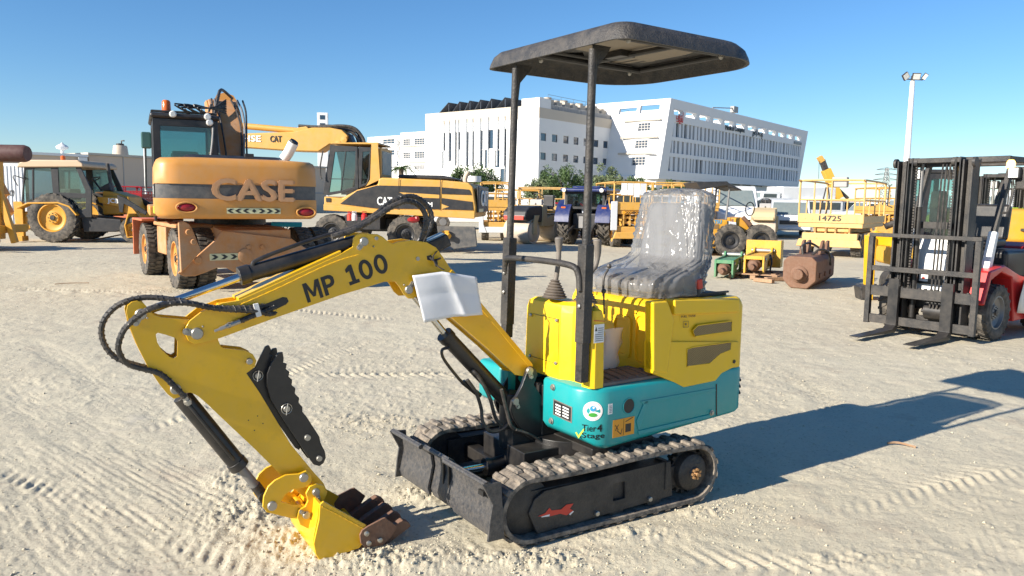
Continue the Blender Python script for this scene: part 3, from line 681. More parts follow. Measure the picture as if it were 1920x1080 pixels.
for k, (z0_, z1_) in enumerate(rows):
    off_ = (k-1)*0.35; x_ = xf0+0.5+off_; cnt = 0
    while x_ < xf1-0.2+off_:
        wd_ = rng.choice((0.60, 0.75, 1.0))
        o = M().bx(0, 1, 0.12, 0.5, 0, 1).build('louvre_fin', 'fin_white', b2) if fin_me is None else bpy.data.objects.new('louvre_fin', fin_me)
        if fin_me is None: fin_me = o.data
        else: COL.objects.link(o); o.parent = b2
        o.location = (x_, 0, z0_+(.33 if k else 0)); o.scale = (wd_, 1, z1_-z0_-(.33 if k else 0)-(.33 if k < 2 else 0))
        x_ += wd_+rng.choice((0.5, 0.6, 0.75, 1.1))
# left end wall
y2 = B2.front(*c5(0, 160), 0)[0]
yl2 = B2.front(*c5(60, 150), 0)[0]
ew = [(450,548,312,378),(445,543,455,520),(436,540,592,660)]; eo = [(445,605,162,228),(275,420,188,238)]
eh = [rect_side(B2, *w, fn='front', conv=c5) for w in ew+eo]
sl_ = xBl
m_ = M(); m_.prism([(0.9, 0), (y2, 0), (y2, zT), (0.9, zT)], 0, 0.6, 'x', [[(max(p[0], .95), p[1]) for p in h] for h in eh])
for i, v in enumerate(m_.v): v.x += sl_*lean(max(v.z, zB))
m_.build('end_wall', 'wall_white', b2)
for h in eh[:3]:
    q = sl_*lean(h[0][1]); window(b2, h, q+.2, ax='x', nx=4, nz=3, t=0.16, fm='wall_grey')
for z_ in (zf1+.2, rows[2][0], rows[1][0]):
    q = sl_*lean(z_); M().bx(q-.25, q-.01, 1.2, y2*.5, z_, z_+.3).build('ledge', 'wall_beige', b2)
M().bx(1.5, xBr-1, 1.6, y2-.5, zB+.2, zo0-.6).build('building_core', 'wall_white', b2)
m_ = M().prism([(0.2, 0), (0.2+.6, 0), (0.8, zT), (.2, zT)], 1.0, 20, 'y'); 
m_ = M()
for k in range(1, 6): m_.bx(xR*k/6, xR*k/6+.5, 0.95, y2, zT-.7, zT-.2)
m_.build('roof_frame', 'wall_white', b2)
# base storeys
gx0 = xBl+1.5; gxr = B2.side(*c5(1720, 900), 1.5)[0]
gw = []
for a_, b_, t_, u_ in ((650,735,745,785),(768,855,752,793),(880,965,760,800),(990,1070,766,805),(1090,1165,772,812),(1185,1255,778,818),(1276,1345,785,824),(1368,1437,791,830),
                       (985,1060,868,915),(1090,1165,872,915),(1185,1255,876,918),(1270,1340,880,920),(1362,1430,884,922),(875,960,862,910),(768,850,856,905)):
    h = rect_side(B2, a_, b_, t_, u_, 1.5, conv=c5); gw.append(h)
z_u = gw[0]; z_l = gw[9]
gw = [[(h[0][0], (z_u if i < 8 else z_l)[0][1]), (h[1][0], (z_u if i < 8 else z_l)[0][1]), (h[1][0], min(zB-.3, (z_u if i < 8 else z_l)[2][1])), (h[0][0], min(zB-.3, (z_u if i < 8 else z_l)[2][1]))] for i, h in enumerate(gw)]
gw = [h for h in gw if h[0][0] > gx0+.2]
M().prism([(gx0, -.1), (gxr, -.1), (gxr, zB-.02), (gx0, zB-.02)], 1.5, 1.8, 'y', gw).build('base_wall', 'wall_white', b2)
for h in gw: window(b2, h, 1.5, nx=2, nz=1, t=0.15)
M().bx(gx0+.1, gx0+.4, 1.82, y2-1, 0, zB-.02).bx(gx0+.41, gxr, 2.2, y2-1.2, 0, zB-.05).build('building_core', 'wall_white', b2)
M().prism([(xBl, zB-.01), (xBr, zB-.01), (xBr, zB-.5), (xBl, zB-.5)], 0.02, 1.48).bx(xBl, xBl+1, 1.5, y2, zB-.5, zB-.01).build('soffit', 'wall_white', b2)
s3 = lambda x, y, o=0: B2.s3(*c5(x, y), o)
u1 = Vector((0, 0, 0.9))
text('Medical Complex', s3(1135, 362, -.06), s3(1292, 386, -.06), u1, 'print_black', b2, bold=.02, ext=.05)
text('مركز طبي', s3(1358, 400, -.06), s3(1440, 414, -.06), u1*1.2, 'print_black', b2, bold=.02, ext=.05)
text('برجيل', s3(733, 278, -.06), s3(788, 284, -.06), u1*1.4, 'print_red', b2, bold=.02, ext=.05)
m_ = M()
for k in range(5): m_.bx(s3(735+k*11, 294, -.06).x, s3(743+k*11, 294).x, -.06, -.01, s3(735, 297).z, s3(735, 291).z)
m_.build('logo_mark', 'print_red', b2)
m_ = M().bx(s3(1695, 470).x, s3(1755, 470).x, -.15, -.01, s3(1700, 480).z, s3(1700, 458).z); m_.build('sign_panel', 'grey_metal', b2)
for k in range(7):
    x_ = s3(1480+k*34, 880, 1.5); 
    if k in (1, 5): continue
    M().bx(x_.x, x_.x+1.1+.5*(k % 3), 1.3, 1.48, x_.z-.9, x_.z+.6).build('sign_letter', 'wall_beige', b2)
# crane-like maintenance arm on the roof
m_ = M(); q = B2.s3(*c5(1195, 245), 3); r_ = B2.s3(*c5(1030, 182), 3); w_ = B2.s3(*c5(1195, 200), 3)
m_.tube([q, w_+Vector((0,0,.2))], .12, 6); m_.tube([w_+Vector((0,0,.3)), r_], .1, 6); m_.bx(w_.x-.3, w_.x+1.8, 2.6, 3.4, w_.z-.5, w_.z+.7); m_.build('roof_crane', 'grey_metal', b2)

# slim white tower behind the excavators
p = at(607, 190); T1 = Fr(p.x, p.y, -80); t1 = thing('tower', T1, 'slim white tower with one blue square window near its top', 'tower')
zt_ = T1.front(607, 212, 0)[1]; hw = 9/1440*190
M().bx(-hw, hw, -hw*1.05, hw*1.05, 0, zt_).build('shaft', 'wall_white', t1, bevel=.05)
for i, (a_, b_) in enumerate(((216, 224), (231, 237))):
    z_1 = T1.front(607, a_, hw)[1]; z_0 = T1.front(607, b_, hw)[1]; M().bx(hw, hw+.05, -hw*.5, hw*.5, z_0, z_1).build('window', 'win_glass', t1)

# tan boundary building on the left
W1, LW = frame_between(170, 60, 612, 80); w1 = thing('warehouse', W1, 'long tan concrete warehouse wall with a bracket pipe', 'building')
zw = W1.side(200, 292.5, 0)[1]
M().bx(0, LW, 0, 12, 0, zw).build('wall', 'wall_tan', w1, bevel=.03)
M().bx(-.1, LW+.05, -.12, 12, zw+.003, zw+.18).build('parapet', 'wall_beige', w1)
for k in range(1, 9): M().bx(LW*k/9, LW*k/9+.06, -.05, -.003, 0, zw-.01).build('joint_cover', 'wall_grey', w1)
M().bx(0.02, LW-.02, -.04, -.004, zw*.42, zw*.45).build('panel_joint', 'wall_grey', w1)
W2, LW2 = frame_between(40, 56.5, 170, 59.5); w2 = thing('storage_building', W2, 'lower tan storage building with a white roof edge at far left', 'building')
zw2 = W2.side(60, 285, 0)[1]; 
M().bx(-24, LW2-.1, 0, 9, 0, zw2-.2).build('wall', 'wall_tan', w2, bevel=.03); M().bx(-24, LW2-.05, -.15, 9, zw2-.197, zw2).build('parapet', 'white_paint', w2)
x0_ = W2.side(147, 300, -.2)[0]; M().bx(x0_, LW2-.15, -.3, -.01, 0, zw2-.25).build('corner_pier', 'wall_white', w2, bevel=.02)
x_, z_ = W2.side(117, 284, 2); m_ = M().cyl((x_, 2, zw2-.01), (x_, 2, z_+.15), .12).lathe([(.12, 0), (.40, .1), (.45, .25), (.3, .38), (.15, .45), (.001, .62)], (x_, 2, z_+.1), (0,0,1), 16)
o = m_.build('roof_vent', 'white_paint', w2)
p = W1.side(226, 290, 3); TK = Fr(*W1.world(p[0], 3).xy, 0); tk = thing('water_tank', TK, 'round tan water tank on the long warehouse roof', 'tank')
z0_ = zw+.18; z1_ = W1.side(226, 273, 3)[1]; rt = 14/1440*62
M().lathe([(rt*1.05, z0_+.003), (rt, z0_+.3), (rt*.9, z1_-.1), (rt*.8, z1_)], (0,0,0), (0,0,1), 20).build('tank_body', 'drum_concrete', tk)
M().lathe([(rt*.5, z1_+.002), (rt*.5, z1_+.15), (.001, z1_+.2)], (0,0,0), (0,0,1), 14, cap=False).tube([(rt*.2, 0, z1_+.1), (rt*.2, 0, z1_+.4), (rt*.6, 0, z1_+.4)], .06).build('tank_lid', 'dark_metal', tk)

# trees and palm
def tree(px, py_top, D, wpx, lab, m='leaf_green', seed=0, cat='tree', zb=0.6):
    p = at(px, D); F_ = Fr(p.x, p.y, seed*37); t = thing('tree', F_, lab, cat, 'trees in front of the white buildings')
    H = F_.o.y; z1 = EYE+(375+(px-960)*.0157-py_top)/FPX*D; w = wpx/FPX*D/2*1.25; rg = np.random.RandomState(seed)
    tr = M(); tr.tube([(0,0,-.05), (.05,0,z1*.25), (0.1,.05,z1*.45)], [.16,.12,.09], 7)
    for k in range(6):
        a_ = k*1.05+seed; tr.tube([(0.08,.04,z1*(.3+.03*k)), (math.cos(a_)*w*.35, math.sin(a_)*w*.35, z1*.55), (math.cos(a_)*w*.6, math.sin(a_)*w*.6, z1*(.7+.04*(k%3)))], [.07,.05,.02], 5)
    tr.build('trunk', 'bark', t)
    V = []; nc = 50; zc = z1*.58; rz = z1*.42
    cc = []
    for k in range(nc):
        d = rg.normal(size=3); d /= np.linalg.norm(d); q = rg.uniform(.35, .95); cc.append((d[0]*w*q, d[1]*w*q, zc+d[2]*rz*q*(1 if d[2] > 0 else .8), rg.uniform(.16, .34)*w))
    n = 130
    for (x, y, z, r0) in cc:
        d = rg.normal(size=(n, 3)); d /= np.linalg.norm(d, axis=1)[:, None]; r_ = r0*rg.uniform(.5, 1.15, (n, 1)); c = np.array([x, y, z])+d*r_
        a = rg.normal(size=(n, 3)); b = rg.normal(size=(n, 3)); s_ = rg.uniform(.05, .12, (n, 1))*w/1.6
        a = a/np.linalg.norm(a, axis=1)[:, None]*s_; b = b/np.linalg.norm(b, axis=1)[:, None]*s_*.6
        V.append(np.stack([c-a, c-b, c+a, c+b], 1))
    V = np.concatenate(V).reshape(-1, 3); Fc = np.arange(len(V)).reshape(-1, 4)
    me = bpy.data.meshes.new('crown'); me.from_pydata(V.tolist(), [], Fc.tolist()); me.materials.append(MATS[m]); o = bpy.data.objects.new('crown', me); COL.objects.link(o); o.parent = t
tree(882, 306, 78, 60, 'green tree behind the tail of the yellow excavator, before the fin facade', seed=1)
tree(912, 314, 82, 50, 'smaller green tree left of the left canopy post', seed=2)
tree(845, 322, 84, 45, 'low green tree partly hidden by the yellow excavator tail', 'leaf_pale', seed=9)
tree(1012, 331, 80, 55, 'pale low tree just right of the left canopy post', 'leaf_pale', seed=3)
tree(1028, 316, 84, 50, 'dark tree at the corner of the white block', seed=4)
tree(1062, 315, 80, 62, 'broad tree left of the right canopy post before the square windows', seed=5)
tree(1135, 310, 76, 58, 'round full tree above the blue tractor', 'leaf_pale', seed=6)
tree(1092, 334, 86, 45, 'low dark tree behind the right canopy post', seed=7)
tree(1195, 329, 88, 60, 'low spreading tree between the two white buildings', seed=8)
tree(1262, 333, 92, 45, 'small dark tree at the foot of the slatted building', seed=10)
p = at(752, 62); F_ = Fr(p.x, p.y, 20); t = thing('palm_tree', F_, 'short palm with arching fronds behind the excavator cab', 'palm tree')
zc = EYE+(373-318)/1440*62
M().tube([(0,0,-.1), (.05,0,zc*.5), (0,0,zc)], [.22,.17,.2], 9).build('trunk', 'bark', t)
for k in range(13):
    a_ = k*2.399; L_ = 1.15+.25*(k % 3); el = .9-.12*(k % 5); path = []
    for q in range(7):
        s_ = q/6; path.append((math.cos(a_)*L_*s_, math.sin(a_)*L_*s_, zc+L_*(s_*el-1.1*s_*s_)))
    m_ = M(); m_.tube(path, .02, 4); sd = Vector((-math.sin(a_), math.cos(a_), 0))
    for q in range(1, 22):
        s_ = q/22; i = min(5, int(s_*6)); c_ = Vector(path[i]).lerp(Vector(path[i+1]), s_*6-i)
        for g in (-1, 1): e_ = c_+sd*g*.26*(1-s_*.6)+Vector((math.cos(a_)*.1, math.sin(a_)*.1, -.08)); m_.add([c_, c_+Vector((0,0,.03)), e_, e_+Vector((.02,.02,-.02))], [(0,1,2),(0,2,3)])
    m_.build('frond', 'leaf_green', t, fix=False)

# lamp masts, crane, pylon, far building
p = at(1695, 60); F_ = Fr(p.x, p.y, -90); t = thing('floodlight_mast', F_, 'tall white floodlight mast with three lamp heads behind the forklift', 'lamp post')
zt_ = F_.front(1704, 152, 0)[1]; M().lathe([(.30, 0), (.26, 2), (.17, zt_)], (0,0,0), (0,0,1), 14).build('pole', 'white_paint', t)
M().beam((0,-.75,zt_+.15), (0,.75,zt_+.1), .08, .08).cyl((0,0,zt_), (0,0,zt_+.4), .13).build('cross_arm', 'grey_metal', t)
for y_, a_, w_ in ((.15, 0, .62), (-.65, .7, .5), (.8, -.5, .3)):
    rt_ = Matrix.Rotation(a_, 3, 'X') @ Matrix.Rotation(.35, 3, 'Y'); o = M().box((.2, y_, zt_+.32), (.16, w_, .5), rt_).build('floodlight', 'dark_metal', t, bevel=.02)
    M().box(Vector((.2, y_, zt_+.32))+rt_ @ Vector((.085,0,0)), (.01, w_*.84, .42), rt_).build('lens', 'lens_clear', o)
p = at(274, 42); F_ = Fr(p.x, p.y, -90); t = thing('pole', F_, 'thin white pole left of the tan excavator cab', 'pole')
M().cyl((0,0,0), (0,0,F_.front(274, 275, 0)[1]), .055, .04, 10).build('shaft', 'white_paint', t)
CR = Fr(*at(1560, 90).xy, 180); t = thing('mobile_crane', CR, 'yellow telescopic crane boom rising beyond the pale scissor lift', 'crane')
def cp(px, py, y=0): return CR.s3(px, py, y)
M().beam(cp(1572, 372), cp(1548, 318), 1.0, .9).build('boom_base', 'hammer_yellow', t, bevel=.05)
M().beam(cp(1549, 322), cp(1541, 300), .6, .55).build('boom_section', 'dark_metal', t); M().beam(cp(1541.5, 303), cp(1536, 294), .7, .5).build('boom_head', 'lift_yellow', t)
M().tube([cp(1536, 298), cp(1535, 335)], .03, 5).build('hoist_rope', 'dark_metal', t)
M().beam(cp(1590, 372), cp(1562, 346), .3, .3).build('luffing_cylinder', 'dark_metal', t)
g_ = cp(1580, 365); M().bx(g_.x-1.6, g_.x+1.2, -1, 1, .8, 2.3).build('carrier', 'hammer_yellow', t, bevel=.1)
M().bx(g_.x+1.25, g_.x+2.6, -.9, .9, .9, 2.6).build('cab', 'glass_dark', t, bevel=.1)
for x_ in (-1.2, .8, 2.0): M().cyl((g_.x+x_, -1, .5), (g_.x+x_, 1, .5), .5).build('wheel', 'tyre', t)
for px, D, pt, lab in ((1659, 330, 315, 'lattice power pylon on the horizon left of the forklift mast'),):
    p = at(px, D); F_ = Fr(p.x, p.y, 90); t = thing('pylon', F_, lab, 'pylon'); zt_ = F_.front(px, pt, 0)[1]; m_ = M()
    for sx in (-1, 1):
        for sy in (-1, 1): m_.tube([(sx*2.6, sy*2.6, 0), (sx*.7, sy*.7, zt_*.6), (sx*.5, sy*.5, zt_)], .13, 4)
    for k in range(9):
        z0_, z1_ = zt_*k/9, zt_*(k+1)/9; a_ = 2.6-2.1*k/9; b_ = 2.6-2.1*(k+1)/9
        for sx in (-1, 1): m_.tube([(sx*a_, -a_, z0_), (sx*b_, b_, z1_)], .08, 4); m_.tube([(sx*a_, a_, z0_), (sx*b_, -b_, z1_)], .08, 4); m_.tube([(-a_, sx*a_, z0_), (b_, sx*b_, z1_)], .08, 4)
    m_.build('lattice_mast', 'grey_metal', t)
    for k, w_ in ((.72, 5.5), (.84, 5), (.96, 4.4)):
        M().tube([(0, -w_, zt_*k), (0, 0, zt_*k+.9), (0, w_, zt_*k)], .11, 4).tube([(0, -w_, zt_*k), (0, w_, zt_*k)], .11, 4).build('cross_arm', 'grey_metal', t)
p = at(1822, 300); F_, L_ = frame_between(1806, 300, 1880, 330); t = thing('apartment_building', F_, 'low cream building on the far right horizon with rows of small windows', 'building')
zt_ = F_.side(1830, 363, 0)[1]; M().bx(0, L_, 0, 12, -1, zt_).build('wall', 'roof_cream', t)
for k in range(12):
    for r_ in range(2): M().bx(L_*(k+.3)/12, L_*(k+.65)/12, -.08, -.01, zt_*(.25+.38*r_), zt_*(.45+.38*r_)).build('window', 'win_glass', t)
# ---------------------------------------------------------------- mini excavator
mx_ = thing('mini_excavator', MF, 'yellow and teal mini excavator with black canopy and plastic wrapped seat in the foreground', 'excavator')
UX = UF.into(MF)                     # upper structure coordinates -> machine coordinates
def MU(): return M(UX)
def ps(pts, y=0.0): return MF.sides(pts, y)
# -- undercarriage
def track(yc):
    Rw, xc0, xc1, z0 = 0.148, -0.485, 0.485, 0.162; hw = 0.09; m = M(); path = []
    path += [(xc0+(xc1-xc0)*k/14, z0+Rw+0.006*math.sin(k*math.pi/7)) for k in range(15)]
    path += [(xc1+Rw*math.sin(R(a)), z0+Rw*math.cos(R(a))) for a in range(15, 180, 15)]
    path += [(xc1+(xc0-xc1)*k/14, z0-Rw) for k in range(15)]
    path += [(xc0-Rw*math.sin(R(a)), z0-Rw*math.cos(R(a))) for a in range(15, 180, 15)]
    n = len(path); inner = inset(path, 0.022); vs = []; fs = []
    for p, q in zip(path, inner): vs += [(p[0], yc-hw, p[1]), (p[0], yc+hw, p[1]), (q[0], yc+hw, q[1]), (q[0], yc-hw, q[1])]
    for i in range(n):
        j = (i+1) % n
        for k in range(4): fs.append((4*i+k, 4*j+k, 4*j+(k+1) % 4, 4*i+(k+1) % 4))
    m.add(vs, fs)
    # lugs
    P = [Vector((p[0], 0, p[1])) for p in path]; cum = [0]
    for i in range(n): cum.append(cum[-1]+(P[(i+1) % n]-P[i]).length)
    L = cum[-1]; nl = 38
    def pt(s):
        s %= L
        for i in range(n):
            if cum[i+1] >= s: t = (s-cum[i])/(cum[i+1]-cum[i]); a, b = P[i], P[(i+1) % n]; return a.lerp(b, t), (b-a).normalized()
    for k in range(nl):
        for sd in (-1, 1):
            c, d = pt(L*(k+(0.5 if sd > 0 else 0))/nl); nn = Vector((-d.z, 0, d.x))
            w0, w1 = 0.036, 0.022; h = 0.014; y0, y1 = yc+sd*0.004, yc+sd*(hw+0.004); yb0, yb1 = yc-sd*0.012, y1
            sk = 0.010*sd
            for (ya, yb, s0) in ((y0, y1, 0),):
                b = [c-d*w0/2, c+d*w0/2]; t2 = [c-d*w1/2+nn*h, c+d*w1/2+nn*h]
                pts = [b[0]+Vector((0,yb0,0)), b[1]+Vector((0,yb0,0)), b[1]+Vector((0,yb1,0)), b[0]+Vector((0,yb1,0)),
                       t2[0]+Vector((0,yb0+sd*.006,0)), t2[1]+Vector((0,yb0+sd*.006,0)), t2[1]+Vector((0,yb1-sd*.010,0)), t2[0]+Vector((0,yb1-sd*.010,0))]
                m.add(pts, [(0,1,2,3),(4,7,6,5),(0,4,5,1),(1,5,6,2),(2,6,7,3),(3,7,4,0)])
    o = m.build('track_belt', 'rubber_dusty', mx_, bevel=0.003, seg=1)
    s = 1 if yc > 0 else -1; yo = yc+s*hw
    # front idler, rear sprocket
    M().lathe([(0.125, -0.03), (0.125, 0.03), (0.10, 0.035), (0.03, 0.05), (0.001, .05)], (xc1-.005, yc, z0), (0,s,0), 28).build('idler_wheel', 'black_rough', mx_)
    sp = M(); pr = []
    for k in range(18):
        for a, r_ in ((-.18, .104), (-.1, .122), (.1, .122), (.18, .104)): t = 2*math.pi*(k+a*1.6)/18; pr.append((xc0+r_*math.cos(t), z0+r_*math.sin(t)))
    sp.prism(pr, yc-.02, yc+.02); sp.lathe([(0.095, 0.02), (0.092, 0.062), (0.075, 0.074), (.035, .078), (.03, .085), (0.001, .085)], (xc0, yc, z0), (0,s,0), 32, cap=False)
    sp.build('sprocket', 'black_rough', mx_)
    hb = M()
    for k in range(7):
        t = 2*math.pi*k/7; hb.cyl((xc0-.0+.022*math.cos(t), yc+s*.084, z0+.022*math.sin(t)), (xc0+.022*math.cos(t), yc+s*.098, z0+.022*math.sin(t)), .0075, seg=6)
    hb.lathe([(.012, .085), (.010, .105), (.001, .106)], (xc0, yc, z0), (0,s,0), 10, cap=False); hb.build('hub_bolt', 'bolt_gold', mx_)
    for xx in (-.25, -.02, .22): M().lathe([(.045, -.05), (.05, -.03), (.05, .03), (.045, .05)], (xx, yc, .066), (0,1,0), 18).build('track_roller', 'black_rough', mx_)
    # side frame plate
    yp = yo-s*0.030
    if s > 0:
        out = [MF.side(*p, yp) for p in ((991,963),(1003,936),(1021,921),(1258,864),(1261,929),(1007,1001))]
        hole = [MF.side(*p, yp) for p in ((1150,908),(1172,903),(1172,934),(1150,940))]
    else: out = [(.49,.17),(.47,.22),(.42,.245),(-.30,.245),(-.30,.10),(.42,.10)]; hole = [(.1,.15),(.05,.15),(.05,.2),(.1,.2)]
    M().prism(out, yp-s*.016, yp, 'y', [hole]).build('side_frame', 'black_rough', mx_, bevel=0.004)
    M().bx(-.33, .46, yc-.04, yc+.045, .09, .235).bx(-.42, .40, yc-.03, yc+.03, .10, .2).build('track_beam', 'black_rough', mx_, bevel=.004)
    M().bx(-.335, -.305, yc-.02, yp+s*.006, .105, .245).build('beam_end_plate', 'black_rough', mx_, bevel=.003)
    return yp
yp = track(0.41); track(-0.41)
for p in ((1118, 962), (1217, 935)):
    c = MF.s3(*p, yp); M().lathe([(.013, 0), (.013, .012), (.010, .014), (.001, .014)], c, (0,1,0), 6, cap=False).build('bolt', 'zinc', mx_)
fox = [(1008,968),(1022,962),(1030,952),(1034,957),(1052,955),(1062,946),(1075,944),(1068,954),(1075,957),(1062,966),(1050,963),(1030,968)]
M().prism([MF.side(*p, yp+.001) for p in fox], yp+.001, yp+.0025).build('decal', 'print_red', mx_)
M().prism([MF.side(*p, yp+.0027) for p in ((1014,969),(1031,964),(1030,968),(1016,970))], yp+.0027, yp+.0032).prism([MF.side(*p, yp+.0027) for p in ((1067,964),(1074,958),(1076,959),(1069,966))], yp+.0027, yp+.0032).build('decal', 'print_white', mx_)
# centre frame
M().bx(-.26, .24, -.33, .33, .12, .27).build('centre_frame', 'black_paint', mx_, bevel=.01)
M().bx(-.20, .34, -.20, .20, .20, .31).lathe([(.20, 0), (.20, .07)], (0,.06,.27), (0,0,1), 28).build('slew_ring', 'black_paint', mx_, bevel=.005)
for xx in (.33, -.30): M().bx(xx-.035, xx+.035, -.38, .38, .12, .2).build('cross_member', 'black_paint', mx_, bevel=.006)
# -- dozer blade
prof = [(.0, .02), (.012, .06), (.0, .11), (-.012, .17), (-.004, .225), (.03, .262), (.052, .275)]
BSH = Matrix(((1,0,0,.008),(0,1,0,0),(0,.045,1,.036),(0,0,0,1)))
bl = M(BSH).strip([(x+.665, z) for x, z in prof], -.50, -.14, .014); bl.strip([(x+.665, z) for x, z in prof], .12, .515, .014)
bl.strip([(x+.645, z-.004) for x, z in prof], -.142, .122, .014)
bl.build('blade', 'blade_paint', mx_, bevel=.0025)
M(BSH).tube([(.668+.045, y, .272) for y in (-.50, -.14)], .011, 8).tube([(.668+.045, y, .272) for y in (.12, .515)], .011, 8).tube([(.69, y, .268) for y in (-.14, .12)], .011, 8).build('blade_lip', 'blade_paint', mx_)
for y0 in (-.50, .505): M(BSH).prism([(.62,.02),(.70,.02),(.69,.12),(.68,.18),(.73,.275),(.64,.27)], y0-.001, y0+.011).build('blade_end', 'blade_paint', mx_, bevel=.002)
M(BSH).box((.674, .41, .20), (.012, .045, .022)).build('blade_slot', 'print_black', mx_)
for y in (-.17, .17): M().beam((.64, y*.9, .13), (.14, y, .15), .05, .065).build('blade_arm', 'black_paint', mx_, bevel=.008)
M().cyl((.62, 0, .20), (.40, 0, .20), .018, seg=12).build('blade_rod', 'chrome', mx_)
M().cyl((.43, 0, .20), (.16, 0, .215), .036, seg=18).lathe([(.042, -.012), (.042, .012)], (.43,0,.20), (1,0,.0), 18).build('blade_cylinder', 'black_paint', mx_)
for y in (-.03, .03): M().prism([(.655,.14),(.655,.25),(.60,.235),(.59,.18)], y-.006, y+.006).build('blade_lug', 'black_paint', mx_, bevel=.002)
# -- swing bracket
for y in (-.075, .075):
    o = [(987,690),(995,686),(1003,692),(1005,702),(998,720),(1015,745),(1040,830),(1000,822),(975,806),(961,785),(955,768),(958,750),(966,742),(976,722)]
    M().prism([MF.side(*p, .07) for p in o], y-.011, y+.011).build('bracket_plate', 'plate_black', mx_, bevel=.003)
M().cyl((.30, 0, .28), (.30, 0, .56), .055, seg=20).bx(.10, .32, -.06, .06, .30, .52).build('swing_post', 'black_paint', mx_, bevel=.01)
pin(mx_, MF.s3(992, 695, .088), .019, .014, ang=250); pin(mx_, MF.s3(965, 752, .088), .019, .014, ang=240)
# -- boom
YB = .062
boomo = [(347,626),(348,614),(355,602),(378,584),(417,568),(448,563),(520,531),(637,477),(661,463),(663,446),(668,440),(676,438),(708,439),(718,444),(728,453),(737,457),(747,453),(772,450),(800,454),(818,464),(831,482),(845,503),(907,574),(977,656),(999,684),(998,696),(985,706),(966,703),(916,655),(851,599),(812,569),(781,556),(775,560),(766,560),(757,552),(749,538),(742,529),(731,525),(700,535),(640,553),(520,595),(413,634),(382,643),(366,646),(353,639)]
outer = ps(boomo, YB)
for y in (YB-.010, -YB): M().prism(outer, y, y+.010).build('boom_plate', 'yellow_paint', mx_, bevel=.0022)
# box between the plates, from the pivot fork to the foot
core = [(392,618),(417,574),(448,571),(640,481),(700,470),(745,464),(800,462),(826,484),(903,577),(972,660),(985,690),(966,696),(916,650),(851,594),(760,530),(700,528),(520,589),(413,628)]
M().prism(ps(core, YB), -YB+.0105, YB-.0105).build('boom_web', 'yellow_paint', mx_)
rim = [(447,559),(520,525),(640,470),(640,475),(520,531),(448,565)]
M().prism(ps(rim, YB), -YB+.002, YB-.002).build('boom_flange', 'yellow_paint', mx_, bevel=.0015)
M().prism(ps([(848,505),(907,574),(999,684),(993,690),(902,580),(843,510)], YB), -YB-.004, YB+.004).build('boom_flange', 'yellow_paint', mx_, bevel=.0015)
pin(mx_, MF.s3(682, 453, YB), .019, .012, ang=-50); pin(mx_, MF.s3(766, 543, YB), .019, .012, ang=125); pin(mx_, MF.s3(369, 625, YB), .023, .016, ang=15)
M().lathe([(.008, 0), (.008, .008), (.001, .009)], MF.s3(705, 447, YB), (0,1,0), 10, cap=False).lathe([(.009, 0), (.009, .004), (.001, .004)], MF.s3(783, 485, YB), (0,1,0), 10, cap=False).build('boss', 'zinc', mx_)
M().prism([MF.side(*p, YB+.0005) for p in ((800,480),(808,478),(812,484),(808,489),(801,487))], YB+.0005, YB+.002).build('cable_hole', 'print_black', mx_)
# lettering: MP and 100 follow the boom
def bt(s, a, b, c, m='print_black', y=YB+.0006, bold=.03):
    p0 = MF.s3(*a, y); text(s, p0, MF.s3(*b, y), MF.s3(*c, y)-p0, m, mx_, bold=bold, ext=.0015)
for s_, a, b, c in (('MP', (577,568), (633,547), (566,533)), ('100', (655,536), (731,508), (643,501))):
    q0 = MF.s3(*a, YB+.0006); heavy_text(s_, q0, MF.s3(*b, YB+.0006), MF.s3(*c, YB+.0006)-q0, 'print_black', mx_)
# arm cylinder on top of the boom
p_rod = MF.s3(262, 588, 0); p_a = MF.s3(452, 517, 0); p_b = MF.s3(668, 455, 0)
dd = (p_b-p_a).normalized()
M().cyl(p_rod, p_a+dd*.05, .0155, seg=18).build('arm_cylinder_rod', 'chrome', mx_)
M().cyl(p_a, p_b, .034, seg=24).cyl(p_a-dd*.008, p_a+dd*.035, .038, seg=24).build('arm_cylinder', 'black_paint', mx_, bevel=.002)
M().lathe([(.026, -.03), (.026, .03)], p_rod, (0,1,0), 18).build('rod_eye', 'black_paint', mx_)
tb = smooth([MF.s3(*p, .012) for p in ((476,506),(474,495),(482,488),(520,472),(590,448),(640,434))], 5)
M().tube(tb, .0085, 8).build('hydraulic_pipe', 'black_paint', mx_)
# hoses
def hose(pts, ys, r=.0105, name='hydraulic_hose', wrap=True, m='hose', xf=None, par=None):
    P = smooth([MF.s3(p[0], p[1], y) for p, y in zip(pts, ys)], 8)
    mm = M(); mm.tube(P, r, 8)
    if wrap:
        # spiral guard
        L = 0; out = []; turn = 0
        for i in range(len(P)-1):
            d = (P[i+1]-P[i]); l = d.length; d = d/max(l, 1e-6); k = max(1, int(l/.0035))
            a = d.orthogonal().normalized() if i == 0 else (a_prev-d*a_prev.dot(d)).normalized(); a_prev = a; b = d.cross(a)
            for q in range(k): turn += (l/k)/.020*2*math.pi; out.append(P[i].lerp(P[i+1], q/k)+(a*math.cos(turn)+b*math.sin(turn))*r)
        mm.tube(out, .0034, 4)
    return mm.build(name, m, mx_)
A_ = [(532,566),(505,572),(480,576),(427,578),(393,576),(360,569),(327,562),(290,558),(262,559),(227,569),(200,592),(190,620),(198,650),(220,672),(255,684),(290,694),(320,714),(345,740)]
hose(A_, [.03,.05,.075,.08,.08,.07,.05,.03,.02,.01,.0,-.01,-.01,.0,.02,.03,.03,.03])
Bh = [(537,572),(510,588),(480,583),(427,580),(393,576),(347,568),(303,572),(268,586),(235,615),(222,647),(228,670),(243,684),(270,692),(300,701),(325,722),(347,745)]
hose(Bh, [.03,.06,.085,.088,.09,.095,.10,.10,.09,.08,.07,.06,.06,.06,.06,.055])
